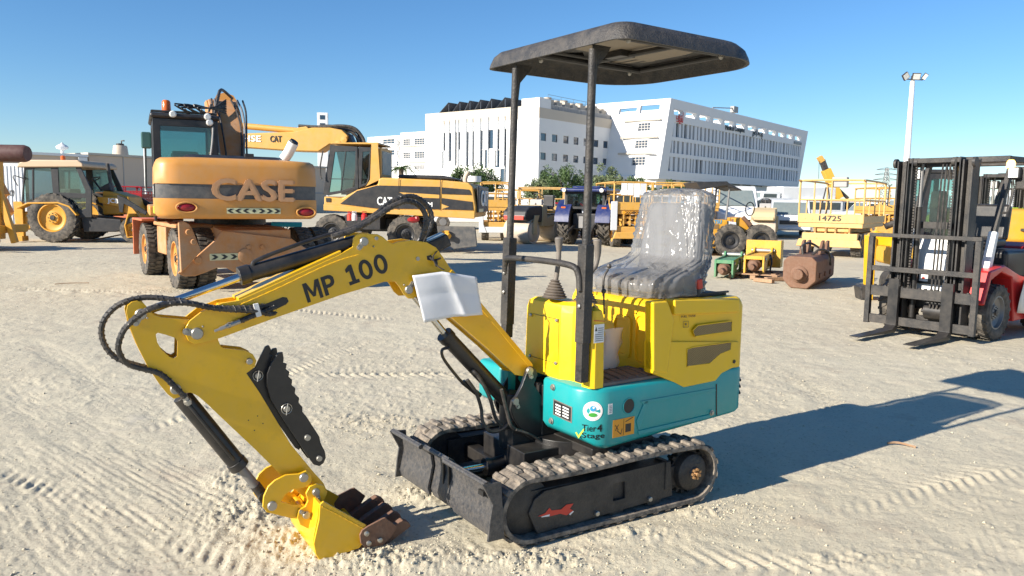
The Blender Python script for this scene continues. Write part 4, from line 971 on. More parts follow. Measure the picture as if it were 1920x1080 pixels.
M().tube([MF.s3(a, b, .074) for a, b in ((402,621),(412,617))], .0055, 8).tube([MF.s3(a, b, .075) for a, b in ((412,617),(424,612))], .008, 8).tube([MF.s3(a, b, .076) for a, b in ((424,612),(450,602))], .010, 8).tube([MF.s3(a, b, .076) for a, b in ((428,610),(432,609))], .012, 6).build('hose_fitting', 'zinc', mx_)
hose([(450,602),(472,593),(500,582),(530,570)], [.076,.076,.072,.04], wrap=True)
sl_o = [MF.side(*p, YB+.0006) for p in ((480,577),(500,569),(530,557),(538,558),(541,565),(536,571),(510,583),(484,590))]
M().prism(sl_o, YB+.0006, YB+.002).build('hose_slot', 'print_black', mx_)
cp_ = [MF.s3(a, b, .09) for a, b in ((474,570),(484,568),(491,592),(481,595))]
M().prism([(p.x, p.z) for p in cp_], .088, .094).build('hose_clamp', 'bag_white', mx_, bevel=.002)
hy = [-.0, .0, .0, .0, .0, .0, .0, .0, .0, .0]
hose([(625,440),(668,425),(707,400),(734,379),(768,368),(793,378),(808,400),(807,424),(796,446),(789,462)], [.01]*10, r=.012)
hose([(622,444),(665,430),(704,408),(732,389),(762,377),(784,384),(797,402),(798,425),(790,446),(780,460)], [.05,.055,.06,.065,.065,.06,.06,.06,.04,.03], r=.012)
M().tube([MF.s3(a, b, .012) for a, b in ((640,436),(655,430),(672,424))], .013, 8).build('hose_fitting', 'dark_metal', mx_)
M().tube([MF.s3(a, b, .052) for a, b in ((644,438),(660,432),(674,427))], .012, 8).build('hose_fitting', 'dark_metal', mx_)
# work lamp at the elbow
lc = MF.s3(819, 456, .02); rt_ = Matrix.Rotation(R(24), 3, 'Y') @ Matrix.Rotation(R(-12), 3, 'Z')
wl_ = M().box(lc, (.105, .09, .058), rt_).build('work_lamp', 'black_rough', mx_, bevel=.008)
M().box(lc+rt_ @ Vector((.0, 0, .0305)), (.088, .075, .004), rt_).build('lamp_lens', 'glass_dusty', wl_, bevel=.002)
M().tube(smooth([lc+Vector((0,.03,-.02)), MF.s3(812, 482, .08), MF.s3(820, 498, .10), MF.s3(833, 506, .11)], 5), .003, 5).tube(smooth([MF.s3(806, 483, YB), MF.s3(814, 488, .08), MF.s3(826, 484, .075)], 5), .005, 5).build('lamp_cable', 'hose', mx_)
M().ball(MF.s3(818, 494, .085), .010, 8, (.8, .8, 1.6)).build('key_tag', 'print_black', mx_)
# boom cylinder
q0 = MF.s3(767, 543, 0); q1 = MF.s3(834, 628, 0); q2 = MF.s3(960, 762, 0); dq = (q2-q1).normalized()
M().cyl(q0, q1+dq*.05, .0165, seg=16).build('boom_cylinder_rod', 'chrome', mx_)
M().cyl(q1, q2, .037, seg=24).cyl(q1-dq*.006, q1+dq*.03, .041, seg=24).build('boom_cylinder', 'black_paint', mx_, bevel=.002)
M().tube(smooth([MF.s3(*p, .04) for p in ((842,652),(830,655),(829,666),(838,682),(862,712),(876,724))], 4), .0075, 8).build('hydraulic_pipe', 'black_paint', mx_)
M().tube([MF.s3(a, b, .035) for a, b in ((868,716),(900,742))], .013, 8).build('hose_fitting', 'black_paint', mx_)
hose([(876,712),(892,735),(902,765),(905,790),(918,808),(940,806),(958,790),(975,782)], [.05,.05,.05,.06,.07,.07,.06,.03], r=.009, wrap=False)
hose([(890,700),(888,696),(900,710),(918,745),(930,785),(948,802),(962,795),(958,778)], [.03,.04,.05,.055,.06,.06,.05,.03], r=.009, wrap=False)
hose([(940,730),(950,770),(960,800),(985,812),(1005,830)], [.10,.09,.09,.08,.05], r=.009, wrap=False)
hose([(968,806),(995,815),(1022,832),(1040,845)], [.11,.12,.12,.11], r=.006, wrap=False)
# -- arm
YA = .046
armo = [(237,585),(239,573),(247,566),(258,564),(270,569),(280,581),(288,590),(302,595),(362,600),(400,612),(414,650),(420,653),(459,657),(474,664),(481,676),(478,688),(462,700),(488,738),(545,833),(587,884),(606,905),(614,922),(606,938),(590,944),(575,936),(560,924),(520,884),(479,843),(430,797),(388,757),(372,743),(358,736),(345,737),(336,745),(326,748),(314,739),(300,722),(280,693),(258,650),(243,613)]
arm_hole = [(292,627),(296,624),(312,628),(329,634),(333,640),(332,668),(326,672),(318,669),(303,656),(295,642)]
m_ = M(); m_.prism(ps(armo, YA), YA-.010, YA, 'y', [ps(arm_hole, YA)]); m_.build('arm_plate', 'yellow_paint', mx_, bevel=.0022)
m_ = M(); m_.prism(ps(armo, YA), -YA, -YA+.010, 'y', [ps(arm_hole, YA)]); m_.build('arm_plate', 'yellow_paint', mx_, bevel=.0022)
core = ps([(292,606),(362,610),(400,622),(410,658),(450,668),(454,700),(482,742),(540,836),(580,886),(560,910),(524,880),(434,792),(392,752),(345,729),(318,728),(300,700),(280,672),(262,640),(262,612)], YA)
m_ = M(); m_.prism(core, -YA+.0105, YA-.0105, 'y', [ps([(284,620),(333,626),(342,668),(324,681),(300,670),(282,636)], YA)]); m_.build('arm_web', 'yellow_paint', mx_)
for p, r_, a_ in (((264,589), .021, -60), ((369,625), .012, 0), ((467,677), .013, 0), ((329,729), .020, 60)): pin(mx_, MF.s3(*p, YA), r_, .014, flag=a_ != 0, ang=a_)
for p in ((466,788),(483,780),(493,794),(477,807)): M().lathe([(.0026, 0), (.0026, .001), (.0001, .0011)], MF.s3(*p, YA), (0,1,0), 8, cap=False).build('bolt_hole', 'print_black', mx_)
# bucket cylinder
c0 = MF.s3(335, 735, .0); c1 = MF.s3(449, 874, 0); c2 = MF.s3(494, 930, 0); dc = (c1-c0).normalized()
M().cyl(c0+dc*.02, c1, .036, seg=24).cyl(c1-dc*.03, c1+dc*.005, .040, seg=24).build('bucket_cylinder', 'black_paint', mx_, bevel=.002)
M().cyl(c1, c1+dc*.16, .0185, seg=16).build('bucket_cylinder_rod', 'grey_metal', mx_)
M().lathe([(.024, -.025), (.024, .025)], c2, (0,1,0), 16).cyl(c1+dc*.11, c2, .022, seg=14).build('rod_eye', 'black_rough', mx_)
off = Vector((0, .034, 0)); M().tube([c0+dc*.05+off*1.0, c0+dc*.10+off*1.3, c1-dc*.08+off*1.3, c1-dc*.05+off*.9], .0075, 8).build('hydraulic_pipe', 'black_paint', mx_)
M().tube([MF.s3(345, 742, .05), MF.s3(355, 758, .045)], .012, 6).tube([MF.s3(350, 750, .048), MF.s3(353, 755, .046)], .016, 6).build('hose_fitting', 'zinc', mx_)
# thumb
th_a = [(457,702),(463,695),(478,690),(484,677),(497,650),(504,647),(508,656),(505,664),(511,668),(508,676),(513,682),(506,704),(512,740),(545,800),(562,838),(560,843),(553,839),(520,792),(490,744)]
thb = [(522,661),(530,660),(532,672),(531,680),(538,682),(536,692),(543,697),(541,706),(548,712),(547,722),(554,728),(553,738),(561,746),(560,755),(567,763),(567,772),(574,780),(599,819),(601,830),(609,846),(611,858),(607,868),(599,874),(588,871),(580,860),(534,791),(508,750),(501,725),(501,702),(508,682)]
M().prism(ps(th_a, .03), .02, .032).build('thumb_bracket', 'plate_black', mx_, bevel=.002)
M().prism(ps(th_a, -.03), -.032, -.02).build('thumb_bracket', 'plate_black', mx_, bevel=.002)
for y in (.056, -.040): M().prism(ps(thb, .066), y, y+.012).build('thumb_plate', 'plate_black', mx_, bevel=.002)
m_ = M()
for p in ((537,766),(575,820),(597,858)): q = MF.s3(*p, .066); m_.cyl(q-Vector((0,.10,0)), q-Vector((0,.0,0)), .012)
m_.build('thumb_spacer', 'plate_black', mx_)
for p, r_, ring in (((483,704), .013, 1), ((537,766), .014, 1), ((576,820), .013, 0), ((598,859), .012, 0)):
    y = .033 if p[0] == 483 else .069; c = MF.s3(*p, y); o = M().lathe([(r_, 0), (r_, .010), (r_*.9, .012), (.001, .012)], c, (0,1,0), 18, cap=False).build('pin', 'zinc', mx_)
    if ring: M().tube([c+Vector((r_*1.55*math.cos(k*.5236), .006, r_*1.55*math.sin(k*.5236))) for k in range(12)], .0017, 5, closed=True).cyl(c+Vector((-.004,.012,r_*1.7)), c+Vector((.004,.014,-r_*1.7)), .002).build('ring_clip', 'zinc', o)
# linkage
link_o = [(560,888),(574,882),(583,890),(584,902),(577,912),(566,914),(549,917),(535,926),(526,940),(545,945),(563,946),(575,952),(560,972),(545,971),(520,965),(500,960),(492,950),(494,930),(502,912),(515,900),(535,890)]
for y in (.074, -.088): M().prism(ps(link_o, .08), y, y+.012).build('link_plate', 'yellow_paint', mx_, bevel=.002)
bone = [(580,912),(592,906),(606,910),(613,924),(607,938),(598,946),(594,957),(594,972),(589,984),(580,992),(562,983),(557,970),(560,956),(572,949),(577,938),(573,925)]
for y in (.088, -.102): M().prism(ps(bone, .095), y, y+.013).build('bucket_link', 'yellow_paint', mx_, bevel=.002)
M().cyl(MF.s3(574,966,.09), MF.s3(574,966,.09)-Vector((0,.18,0)), .024).cyl(MF.s3(593,923,.05), MF.s3(593,923,.05)-Vector((0,.10,0)), .026).cyl(MF.s3(510,947,.074), MF.s3(510,947,.074)-Vector((0,.148,0)), .014).build('link_shaft', 'yellow_paint', mx_)
for p, r_, y in (((569,895), .019, .087), ((510,948), .020, .087), ((592,922), .016, .102), ((574,965), .016, .102)): pin(mx_, MF.s3(*p, y), r_, .012, flag=y > .1, ang=-110 if p[0] == 592 else 40)
# bucket
YK = .19
bs = [(600,946),(607,940),(622,949),(688,985),(678,1000),(682,1018),(674,1028),(640,1040),(604,1058),(592,1040),(588,1020),(592,1002),(598,975)]
bp = ps(bs, YK)
bu = M()
for y in (YK-.012, -YK): M().prism(bp, y, y+.012).build('bucket_side', 'yellow_paint', mx_, bevel=.003)
shell = ps([(600,946),(597,975),(591,1002),(588,1020),(592,1040),(604,1057),(640,1039),(675,1027),(690,1016)], YK)
sh = M(); sh.strip(shell, -YK+.0125, YK-.0125, -.012); sh.build('bucket_shell', 'yellow_paint', mx_)
# rolled back edge that shows left of the near side plate
bk = ps([(573,978),(566,985),(563,1000),(570,1022),(586,1042)], YK-.0)
ears = ps([(566,970),(580,992),(600,968),(612,944),(603,938),(585,950)], .09)
for y in (.074, -.086): M().prism(ears, y, y+.012).build('bucket_ear', 'yellow_paint', mx_, bevel=.002)
lip = ps([(668,1026),(694,1016),(700,1012),(697,1008),(672,1020)], YK); M().prism(lip, -YK+.013, YK-.013).build('cutting_edge', 'yellow_paint', mx_, bevel=.002)
cut = [(674,1003),(678,994),(688,987),(716,972),(722,970),(744,986),(733,1006),(716,1022),(684,1026),(676,1018)]
M().prism(ps(cut, YK+.006), YK+.0005, YK+.012).build('side_cutter', 'rust_steel', mx_, bevel=.002)
M().prism(ps(cut, YK+.006), -YK-.012, -YK-.0005).build('side_cutter', 'rust_steel', mx_, bevel=.002)
for p in ((687,1000),(691,1018),(712,1012)): M().lathe([(.011, 0), (.011, .008), (.007, .010), (.001, .011)], MF.s3(*p, YK+.012), (0,1,0), 10, cap=False).build('bolt', 'zinc', mx_)
for k in range(4):
    y = YK-.035-k*(2*YK-.07)/3; t_ = ps([(700,1022),(722,1004),(758,978),(770,982),(774,990),(748,1010),(728,1026),(706,1028)], YK)
    tt = M().prism(t_, y-.017, y+.017).build('bucket_tooth', 'rust_steel', mx_, bevel=.004)
def weld(pts, y, par=mx_):
    P = smooth([MF.s3(a, b, y) for a, b in pts], 14); n = len(P)
    M().tube(P, [.0026+.0009*math.sin(i*1.9) for i in range(n)], 6).build('weld_bead', 'yellow_paint', par)
weld([(452,571),(520,541),(600,503),(640,487),(672,478)], YB+.0005); weld([(860,520),(905,578),(960,644),(982,672)], YB+.0005)
weld([(604,950),(640,968),(684,992)], YK+.0005)
for p in ((380,612),(276,596),(700,462),(757,534),(582,904)):
    M().lathe([(.004,0),(.004,.006),(.0025,.009),(.001,.009)], MF.s3(*p, YB+.001), (0,1,0), 8, cap=False).build('grease_nipple', 'zinc', mx_)
# -- upper structure (its own slewed frame)
YS = .36
def us(p, y=YS): return UF.side(p[0], p[1], y)
zb0 = .375
plan = rrect(-.93, .19, -.36, YS, [.10, .02, .02, .10], 8)     # (x,y) of the base; corners: rear-left, front...
def plan_loop(x0, x1, y0, y1, rf, rr, n=8):
    """rounded outline, larger radius at the front left, seen from above"""
    out = []
    for cx, cy, r_, a0 in ((x1-rf, y1-rf, rf, 0), (x0+rr, y1-rr, rr, 90), (x0+rr, y0+rr, rr, 180), (x1-.03, y0+.03, .03, 270)):
        for k in range(n+1): t = R(a0+90*k/n); out.append((cx+r_*math.cos(t), cy+r_*math.sin(t)))
    return out
def cover(x0, x1, y0, y1, rf, rr, z0, hh, upf, rfar=.03, n=8):
    lv = []
    for dz, ins in ((0.0, .03), (.012, .012), (.03, .0), (hh-.022, 0), (hh-.007, .006), (hh, .018)):
        row = []
        for cx, cy, r_, a0 in ((x1-rf, y1-rf, rf, 0), (x0+rr, y1-rr, rr, 90), (x0+rfar, y0+rfar, rfar, 180), (x1-rfar, y0+rfar, rfar, 270)):
            r2 = max(.004, r_-ins)
            for k in range(n+1):
                t = R(a0+90*k/n); x = cx+r2*math.cos(t); y = cy+r2*math.sin(t); k_ = (1-dz/hh)
                row.append(Vector((x, y, z0+dz+k_*(upf*max(0, min(1, (x-.02)/.16))**1.5*(1 if y < y1-.06 else max(.25, 1-(y-y1+.06)/.06*.75))+.045*max(0, (-.1-x)/.8)))))
        lv.append(row)
    return MU().loft(lv).build('base_cover', 'teal_plastic', mx_, ang=50)
cover(-.93, .185, .005, YS, .135, .09, .345, .300, .06)
cover(-.93, .02, -.36, .0, .03, .09, .37, .27, .0)
cover(.0, .30, -.40, -.16, .05, .03, .45, .225, .02)
MU().bx(-.02, .17, -.15, .0, .33, .60).bx(-.3, .1, -.3, .3, .30, .345).build('deck_frame', 'black_paint', mx_, bevel=.006)
# raised stripes of the side panel
def up_plate(pts, y0, y1, name, m, par=None, bevel=.002, holes=()):
    mm = MU(); mm.prism([us(p) for p in pts], y0, y1, 'y', [[us(p) for p in h] for h in holes]); return mm.build(name, m, par or mx_, bevel=bevel)
up_plate([(1200,752),(1340,727),(1342,733),(1205,758)], YS+.0005, YS+.004, 'side_ridge', 'teal_plastic')
up_plate([(1195,808),(1330,777),(1331,783),(1197,815)], YS+.0005, YS+.004, 'side_ridge', 'teal_plastic')
up_plate([(1192,790),(1208,752),(1216,750),(1200,800),(1196,806)], YS+.0005, YS+.004, 'side_ridge', 'teal_plastic')
up_plate([(1342,720),(1344,720),(1344,779),(1342,779)], YS+.0005, YS+.002, 'panel_gap', 'print_black', bevel=0)
hc = UF.s3(1179, 761, YS+.0006); MU().lathe([(.036, 0), (.036, .001), (.001, .0012)], hc, (0,1,0), 28, cap=False).build('key_hole', 'print_black', mx_)
MU().tube([hc+Vector((.037*math.cos(k*.2618), .001, .037*math.sin(k*.2618))) for k in range(24)], .003, 6, closed=True).build('hole_rim', 'teal_plastic', mx_)
def bolt(p, r_=.010): MU().lathe([(r_*1.5, 0), (r_*1.5, .003), (r_, .004), (r_, .010), (.001, .011)], p, (0,1,0) , 12, cap=False).build('bolt', 'zinc', mx_)
bolt(UF.s3(1334, 774, YS+.0005))
# louvres on the rear left corner
for k in range(3):
    z = .56-k*.035
    MU().box((-.918, .318, z), (.06, .02, .014), Matrix.Rotation(R(45), 3, 'Z')).build('louvre', 'print_black', mx_, bevel=.005)
for p in ((1037,726),(1034,789)):
    c = UF.f3(*p, .187); mm = MU(); mm.lathe([(.016, 0), (.016, .003), (.011, .004), (.011, .010), (.001, .011)], c, (1,0,0), 14, cap=False); mm.build('bolt', 'zinc', mx_)
# name plate on the rounded front corner
def fcorner(u_, z, d=0.0):
    """point on the base cover skin: u_ metres along the skin from the centre of the front left corner arc"""
    r_ = .135+d; cx, cy = .185-.135, YS-.135; s_ = .135*math.pi/4
    if u_ < -s_: return Vector((cx+r_, cy-(-s_-u_), z)) if False else Vector((.185+d, cy+(u_+s_), z))
    if u_ > s_: return Vector((cx-(u_-s_), YS+d, z))
    t = R(45)+u_/.135; return Vector((cx+r_*math.cos(t), cy+r_*math.sin(t), z))
def decal(u0, u1, z0, z1, m, d=.0008, name='decal', n=8, th=.0008, skew=0, par=None):
    mm = MU(); A = []
    for k in range(n+1):
        u_ = u0+(u1-u0)*k/n; A.append([fcorner(u_, z0+skew*(u_-u0), d), fcorner(u_, z1+skew*(u_-u0), d), fcorner(u_, z1+skew*(u_-u0), d+th), fcorner(u_, z0+skew*(u_-u0), d+th)])
    mm.loft(A); return mm.build(name, m, par or mx_)
def skin_text(s, u0, u1, z0, h, m, bold=.03, d=.0012):
    """lettering wrapped on the curved skin"""
    o = text(s, (0,0,0), (1,0,0), (0,0,1), m, mx_, bold=bold, ext=.001); me = o.data
    for v in me.vertices: v.co = UX @ fcorner(u0+(u1-u0)*v.co.x, z0+h*v.co.z, d)
    me.update(); return o
def skin_disc(uc, zc, r_, m, d=.0012, ring=None, n=28, sx=1, name='decal', par=None):
    mm = MU(); vs = [fcorner(uc+r_*sx*math.cos(2*math.pi*k/n), zc+r_*math.sin(2*math.pi*k/n), d) for k in range(n)]
    if ring: vs += [fcorner(uc+ring*sx*math.cos(2*math.pi*k/n), zc+ring*math.sin(2*math.pi*k/n), d) for k in range(n)]; mm.add(vs, [(k, (k+1) % n, (k+1) % n+n, k+n) for k in range(n)])
    else: mm.add(vs+[fcorner(uc, zc, d)], [(k, (k+1) % n, n) for k in range(n)])
    return mm.build(name, m, par or mx_, fix=False)
npl = decal(-.225, -.085, .478, .556, 'zinc', .0010, 'name_plate', skew=-.06); decal(-.218, -.092, .484, .550, 'print_black', .0020, 'plate_print', skew=-.06, par=npl)
for k in range(4):
    for (a_, b_) in ((-.205, -.165), (-.150, -.105)): decal(a_, b_, .488+.014*k, .495+.014*k, 'print_white', .0030, 'plate_print', n=2, skew=-.06, par=npl)

ep = skin_disc(.018, .540, .046, 'print_white', .0012)
skin_disc(.018, .540, .0415, 'print_red', .0018, ring=.0405, par=ep); skin_disc(.018, .540, .032, 'print_grey', .0018, ring=.0313, par=ep)
skin_disc(.018, .552, .0135, 'print_blue', .0020, par=ep); skin_disc(.021, .557, .005, 'print_white', .0026, par=ep, n=12)
skin_disc(.018, .522, .010, 'print_green', .0018, sx=2.0, par=ep)
skin_text('Tier', -.030, .036, .444, .030, 'print_black', .012); skin_text('4', .040, .064, .443, .034, 'print_black', .02)
skin_text('Stage', -.030, .078, .412, .024, 'print_black', .012)
mm = MU(); ck = [(-.064,.430),(-.056,.434),(-.047,.420),(-.022,.456),(-.014,.455),(-.046,.404)]
mm.add([fcorner(a_, b_, .0012) for a_, b_ in ck], [(0,1,2,5),(2,3,4,5)]); mm.build('tick_mark', 'print_lime', mx_, fix=False)
yl_ = decal(.125, .262, .402, .488, 'print_orange', .0010, skew=.0); decal(.192, .1935, .406, .484, 'print_black', .0020, n=1, par=yl_)
mm = MU()
for a_, b_, c_, d_ in ((.140,.462,.160,.436),(.160,.462,.140,.436),(.150,.436,.176,.414),(.176,.414,.184,.440),(.205,.470,.250,.484)):
    p0 = fcorner(a_, b_, .0022); p1 = fcorner(c_, d_, .0022); mm.beam(p0, p1, .0035, .0008, up=(0,1,0))
mm.bx(fcorner(.205,0).x, fcorner(.240,0).x, YS+.0018, YS+.0026, .418, .458); mm.build('decal_print', 'print_black', yl_)
sm_ = decal(.093, .119, .520, .570, 'print_white', .0010); 
for k in range(5): decal(.098, .114, .528+.0075*k, .531+.0075*k, 'print_grey', .0020, n=2, par=sm_)
# floor mat and pedal area
mt = UF
mm = MU(); pl_ = [(.10,.335),(-.31,.335),(-.33,.10),(-.02,.08),(-.02,.20),(.10,.22)]
mm.prism(pl_, .646, .664, 'z'); mm.build('floor_mat', 'mat_grey', mx_, bevel=.006)
mm = MU()
for k in range(7): x = .06-.055*k; mm.tube([(x, .318, .666), (x-.05, .12, .666)], .005, 5)
mm.build('mat_rib', 'mat_grey', mx_)
# control console (yellow): a shallow front panel with a chamfered near edge
XC = .16
def fr_(p, x=XC): return UF.front(p[0], p[1], x)
zc0, zc1 = .645, 1.02
plan_c = [(.150,-.18),(.150,.10),(.118,.15),(.118,.24),(.150,.27),(.148,.325),(.130,.338),(.078,.338),(.070,.30),(.0,.22),(-.03,-.18)]
ml = []
for z, ins in ((zc0, 0), (.70, 0), (.97, .004), (1.005, .012), (zc1, .035)):
    ml.append([Vector((x, y, z)) for x, y in inset(plan_c, ins)])
MU().loft(ml).build('control_console', 'yellow_plastic', mx_, bevel=.010, seg=3)
# recessed groove and bolts of the console front
for y_ in (-.135, .075):
    for z_ in (.93, .72): mm = MU(); mm.lathe([(.009, 0), (.009, .004), (.006, .008), (.001, .009)], (.151, y_, z_), (1,0,0), 10, cap=False); mm.build('bolt', 'zinc', mx_)
for z_ in (.72, .86): mm = MU(); mm.lathe([(.009, 0), (.009, .004), (.006, .008), (.001, .009)], (.151, .298, z_), (1,0,0), 10, cap=False); mm.build('bolt', 'zinc', mx_)
MU().bx(.1505, .1515, -.12, .09, .936, .938).bx(.1505, .1515, -.12, .09, .718, .720).bx(.1505, .1515, .088, .090, .72, .936).build('panel_seam', 'print_black', mx_)
# warning label on the near end face
lb = MU().bx(.083, .143, .3385, .3395, .86, .945).build('warning_label', 'print_white', mx_)
mm = MU()
for k in range(7): mm.bx(.087, (.120 if k > 3 else .139), .3397, .3403, .868+.0095*k, .872+.0095*k)
mm.build('label_print', 'print_grey', lb); MU().prism([(.125,.915),(.139,.915),(.132,.935)], .3397, .3403).build('label_print', 'print_black', lb)
MU().prism([(.080,.955),(.146,.963),(.146,.967),(.080,.958)], .3386, .3392).build('decal', 'print_red', mx_)
# joysticks with bellows
def joystick(px, yl_, tilt, toppx):
    b0 = UF.s3(*px, yl_); rings = []; z = b0.z-.005
    for k in range(7):
        r_ = .058-.0062*k; rings += [(r_, z+.013*k), (r_+.004, z+.013*k+.005), (r_-.005, z+.013*k+.010)]
    mm = MU(); mm.tube_raw([(Vector((b0.x, yl_, h)), r_) for r_, h in rings], Vector((0,0,1)), 20, True); o = mm.build('bellows', 'boot_rubber', mx_)
    P = [Vector((b0.x, yl_, z+.08))]+[UF.s3(*p, yl_+tilt*(i+1)) for i, p in enumerate(toppx)]; P = smooth(P, 5); n = len(P)
    mm = MU(); mm.tube(P, [.012+.010*max(0, (i/n-.72)/.28)**.7 for i in range(n)], 12); mm.ball(P[-1], .021, 12, (1,1,.55)); mm.build('control_lever', 'lever_grey', mx_)
joystick((1040, 556), .02, .0, [(1043, 520), (1047, 490), (1048, 470), (1048, 448)])
joystick((1097, 566), .10, .0, [(1104, 530), (1108, 512), (1117, 498), (1121, 478), (1120, 452)])
b_ = UF.s3(1133, 577, .30); t_ = UF.s3(1132, 546, .30)
MU().cyl(b_-Vector((0,0,.03)), t_, .004, seg=8).ball(t_, .012, 10).build('blade_lever', 'dark_metal', mx_)
b_ = UF.s3(1132, 540, .15); MU().tube(smooth([b_-Vector((0,0,.04)), UF.s3(1132, 522, .15), UF.s3(1140, 505, .15)], 4), .006, 8).ball(UF.s3(1142, 499, .15), .013, 8).build('throttle_lever', 'dark_metal', mx_)
# canopy posts
YN = UF.gnd(1090, 715, .655)[1]; 
pn = [UF.f3(*p, .178) for p in ((1090,716),(1095,455),(1112,92))]; 
pf = [UF.f3(*p, .178) for p in ((950,632),(957,455),(967,128))]
print('near post', pn, 'far', pf)
yn_, yf_ = .325, -.285
def post(P, s):
    a, b, c = P; y0 = a.y; up_ = lambda z: a.lerp(c, (z-a.z)/(c.z-a.z))
    z1 = 1.32; z0 = b.z if False else .99
    m_ = MU(); m_.cyl(up_(1.0), c, .0185, seg=16); m_.build('canopy_post', 'black_rough', mx_)
    m_ = MU(); m_.beam(a, up_(1.0), .046, .046, up=(1,0,0)); m_.beam(up_(.86), up_(1.31), .058, .050, up=(1,0,0)); m_.build('post_socket', 'black_rough', mx_, bevel=.004)
    for z in (1.13, 1.03): mm = MU(); q = up_(z); mm.lathe([(.010, .027), (.010, .033), (.006, .036), (.001, .036)], q, (1,0,0), 10, cap=False); mm.build('bolt', 'zinc', mx_)
    g = up_(c.z-.02)
    m_ = MU(); m_.prism([(g.x-.01, c.z-.20), (g.x-.025, c.z-.07), (g.x-.08, c.z-.01), (g.x-.10, c.z+.02), (g.x, c.z+.02)], y0-.006+(c.y-a.y), y0+.006+(c.y-a.y)); m_.build('gusset', 'black_rough', mx_)
    return up_
un = post(pn, 1); uf_ = post(pf, -1)
hn = un(1.19); hf = uf_(1.19)
gr = smooth([hf+Vector((.02,0,-.06)), hf+Vector((.03,.01,-.01)), hf+Vector((.04,.05,.02)), (hf+hn)/2+Vector((.04,.03,.028)), hn+Vector((.04,-.05,.02)), hn+Vector((.03,-.01,-.02)), hn+Vector((.03,0,-.09))], 6)
MU().tube(gr, .015, 12).build('grab_bar', 'black_rough', mx_)
# canopy
ZR = 2.172; cy0 = (pn[2].y+pf[2].y)/2-.005; HL = .52; x0c, x1c = -.78, .215
def canopy_loop(ins, z, hump=0.0):
    out = []; hl = HL-ins; xa, xb = x0c+ins, x1c-ins
    for cx, cy, r_, a0 in ((xb-.07, hl-.07, .07, 0), (xa+.28, hl-.28, .28, 90), (xa+.28, -hl+.28, .28, 180), (xb-.07, -hl+.07, .07, 270)):
        r2 = max(.01, r_-ins*.2)
        for k in range(9): t = R(a0+90*k/8); out.append(Vector((cx+r_*math.cos(t), cy+cy0+r_*math.sin(t), z)))
    return out
top = [canopy_loop(*a) for a in ((0, ZR), (.004, ZR+.02), (.016, ZR+.055), (.04, ZR+.08), (.09, ZR+.093), (.25, ZR+.100), (.42, ZR+.102))]
bot = [canopy_loop(*a) for a in ((.42, ZR+.090), (.25, ZR+.088), (.09, ZR+.080), (.045, ZR+.067), (.024, ZR+.045), (.012, ZR+.0))]
MU().loft(top[::-1]+bot[::-1]).build('canopy_roof', 'canopy_plastic', mx_, ang=60)
for k in range(3):
    y_ = cy0+.12-.24*k; MU().bx(-.72, .06, y_-.08, y_+.06, ZR+.090, ZR+.112).build('roof_rib', 'canopy_plastic', mx_, bevel=.02, seg=3)
MU().prism(rrect(-.66, -.06, cy0-.15, cy0+.30, .05), ZR+.084, ZR+.0865, 'z').build('roof_liner', 'canopy_label', mx_)
fmz = ZR+.062
for s_ in (-1, 1):
    yy = (pn if s_ > 0 else pf)[2].y
    MU().tube([(x1c-.09, yy, fmz), (-.70, yy+s_*.02, fmz)], .016, 10).build('roof_rail', 'black_paint', mx_)
    for x in (.0, -.62): MU().cyl((x, yy+s_*.03, fmz-.02), (x, yy+s_*.03, fmz+.03), .012).ball((x, yy+s_*.03, fmz-.02), .012, 8).build('bolt', 'zinc', mx_)
MU().tube([(-.30, pf[2].y, fmz), (-.32, pn[2].y, fmz)], .014, 10).tube([(-.68, pf[2].y, fmz), (-.68, pn[2].y, fmz)], .014, 10).tube([(.08, pf[2].y, fmz), (.08, pn[2].y, fmz)], .016, 10).build('roof_cross_rail', 'black_paint', mx_)
for k in range(3): MU().prism([(-.50-.06*k,cy0-.30),(-.46-.06*k,cy0-.30),(-.47-.06*k,cy0-.1),(-.50-.06*k,cy0-.12)], ZR+.0835, ZR+.0865, 'z').build('roof_liner', 'canopy_label', mx_)
MU().box((-.30, cy0-.05, fmz+.005), (.10, .12, .03)).build('roof_bracket', 'black_paint', mx_, bevel=.004)
# engine hood: block with a shaped rear panel
HX0, HX1 = -.905, -.30; ZH = 1.015
def hood_loop(z, ins=0.0, stepx=0.0):
    out = []
    for cx, cy, r_, a0 in ((HX1-.06, YS-.005-.06, .06, 0), (HX0+.05, YS-.005-.05, .05, 90), (HX0+.05, -.33, .05, 180), (HX1-.03, -.35, .03, 270)):
        r2 = max(.012, r_-ins)
        sc_ = (r_-r2)
        for k in range(7):
            t = R(a0+90*k/6); out.append(Vector((cx+r2*math.cos(t), cy+(r2 if a0 > 0 or True else r2)*math.sin(t), z)))
    return out
hl_ = [hood_loop(a, b) for a, b in ((.640, .0), (.70, .0), (.93, .0), (.965, .0), (.985, .006), (1.003, .016), (ZH, .035))]
MU().loft(hl_).build('engine_hood', 'yellow_plastic', mx_, ang=40, bevel=.006)
# side skirt dips below the deck line towards the rear
up_plate([(1222,700),(1262,716),(1282,726),(1340,714),(1352,700),(1383,684),(1384,640),(1222,640)], YS-.055, YS+.006, 'hood_skirt', 'yellow_plastic', bevel=.006)
up_plate([(1262,562),(1384,560),(1385,585),(1262,590)], YS-.06, YS+.012, 'hood_shoulder', 'yellow_plastic', bevel=.008)
up_plate([(1222,566),(1250,564),(1262,600),(1250,700),(1222,697)], YS-.05, YS+.010, 'hood_pillar', 'yellow_plastic', bevel=.010)
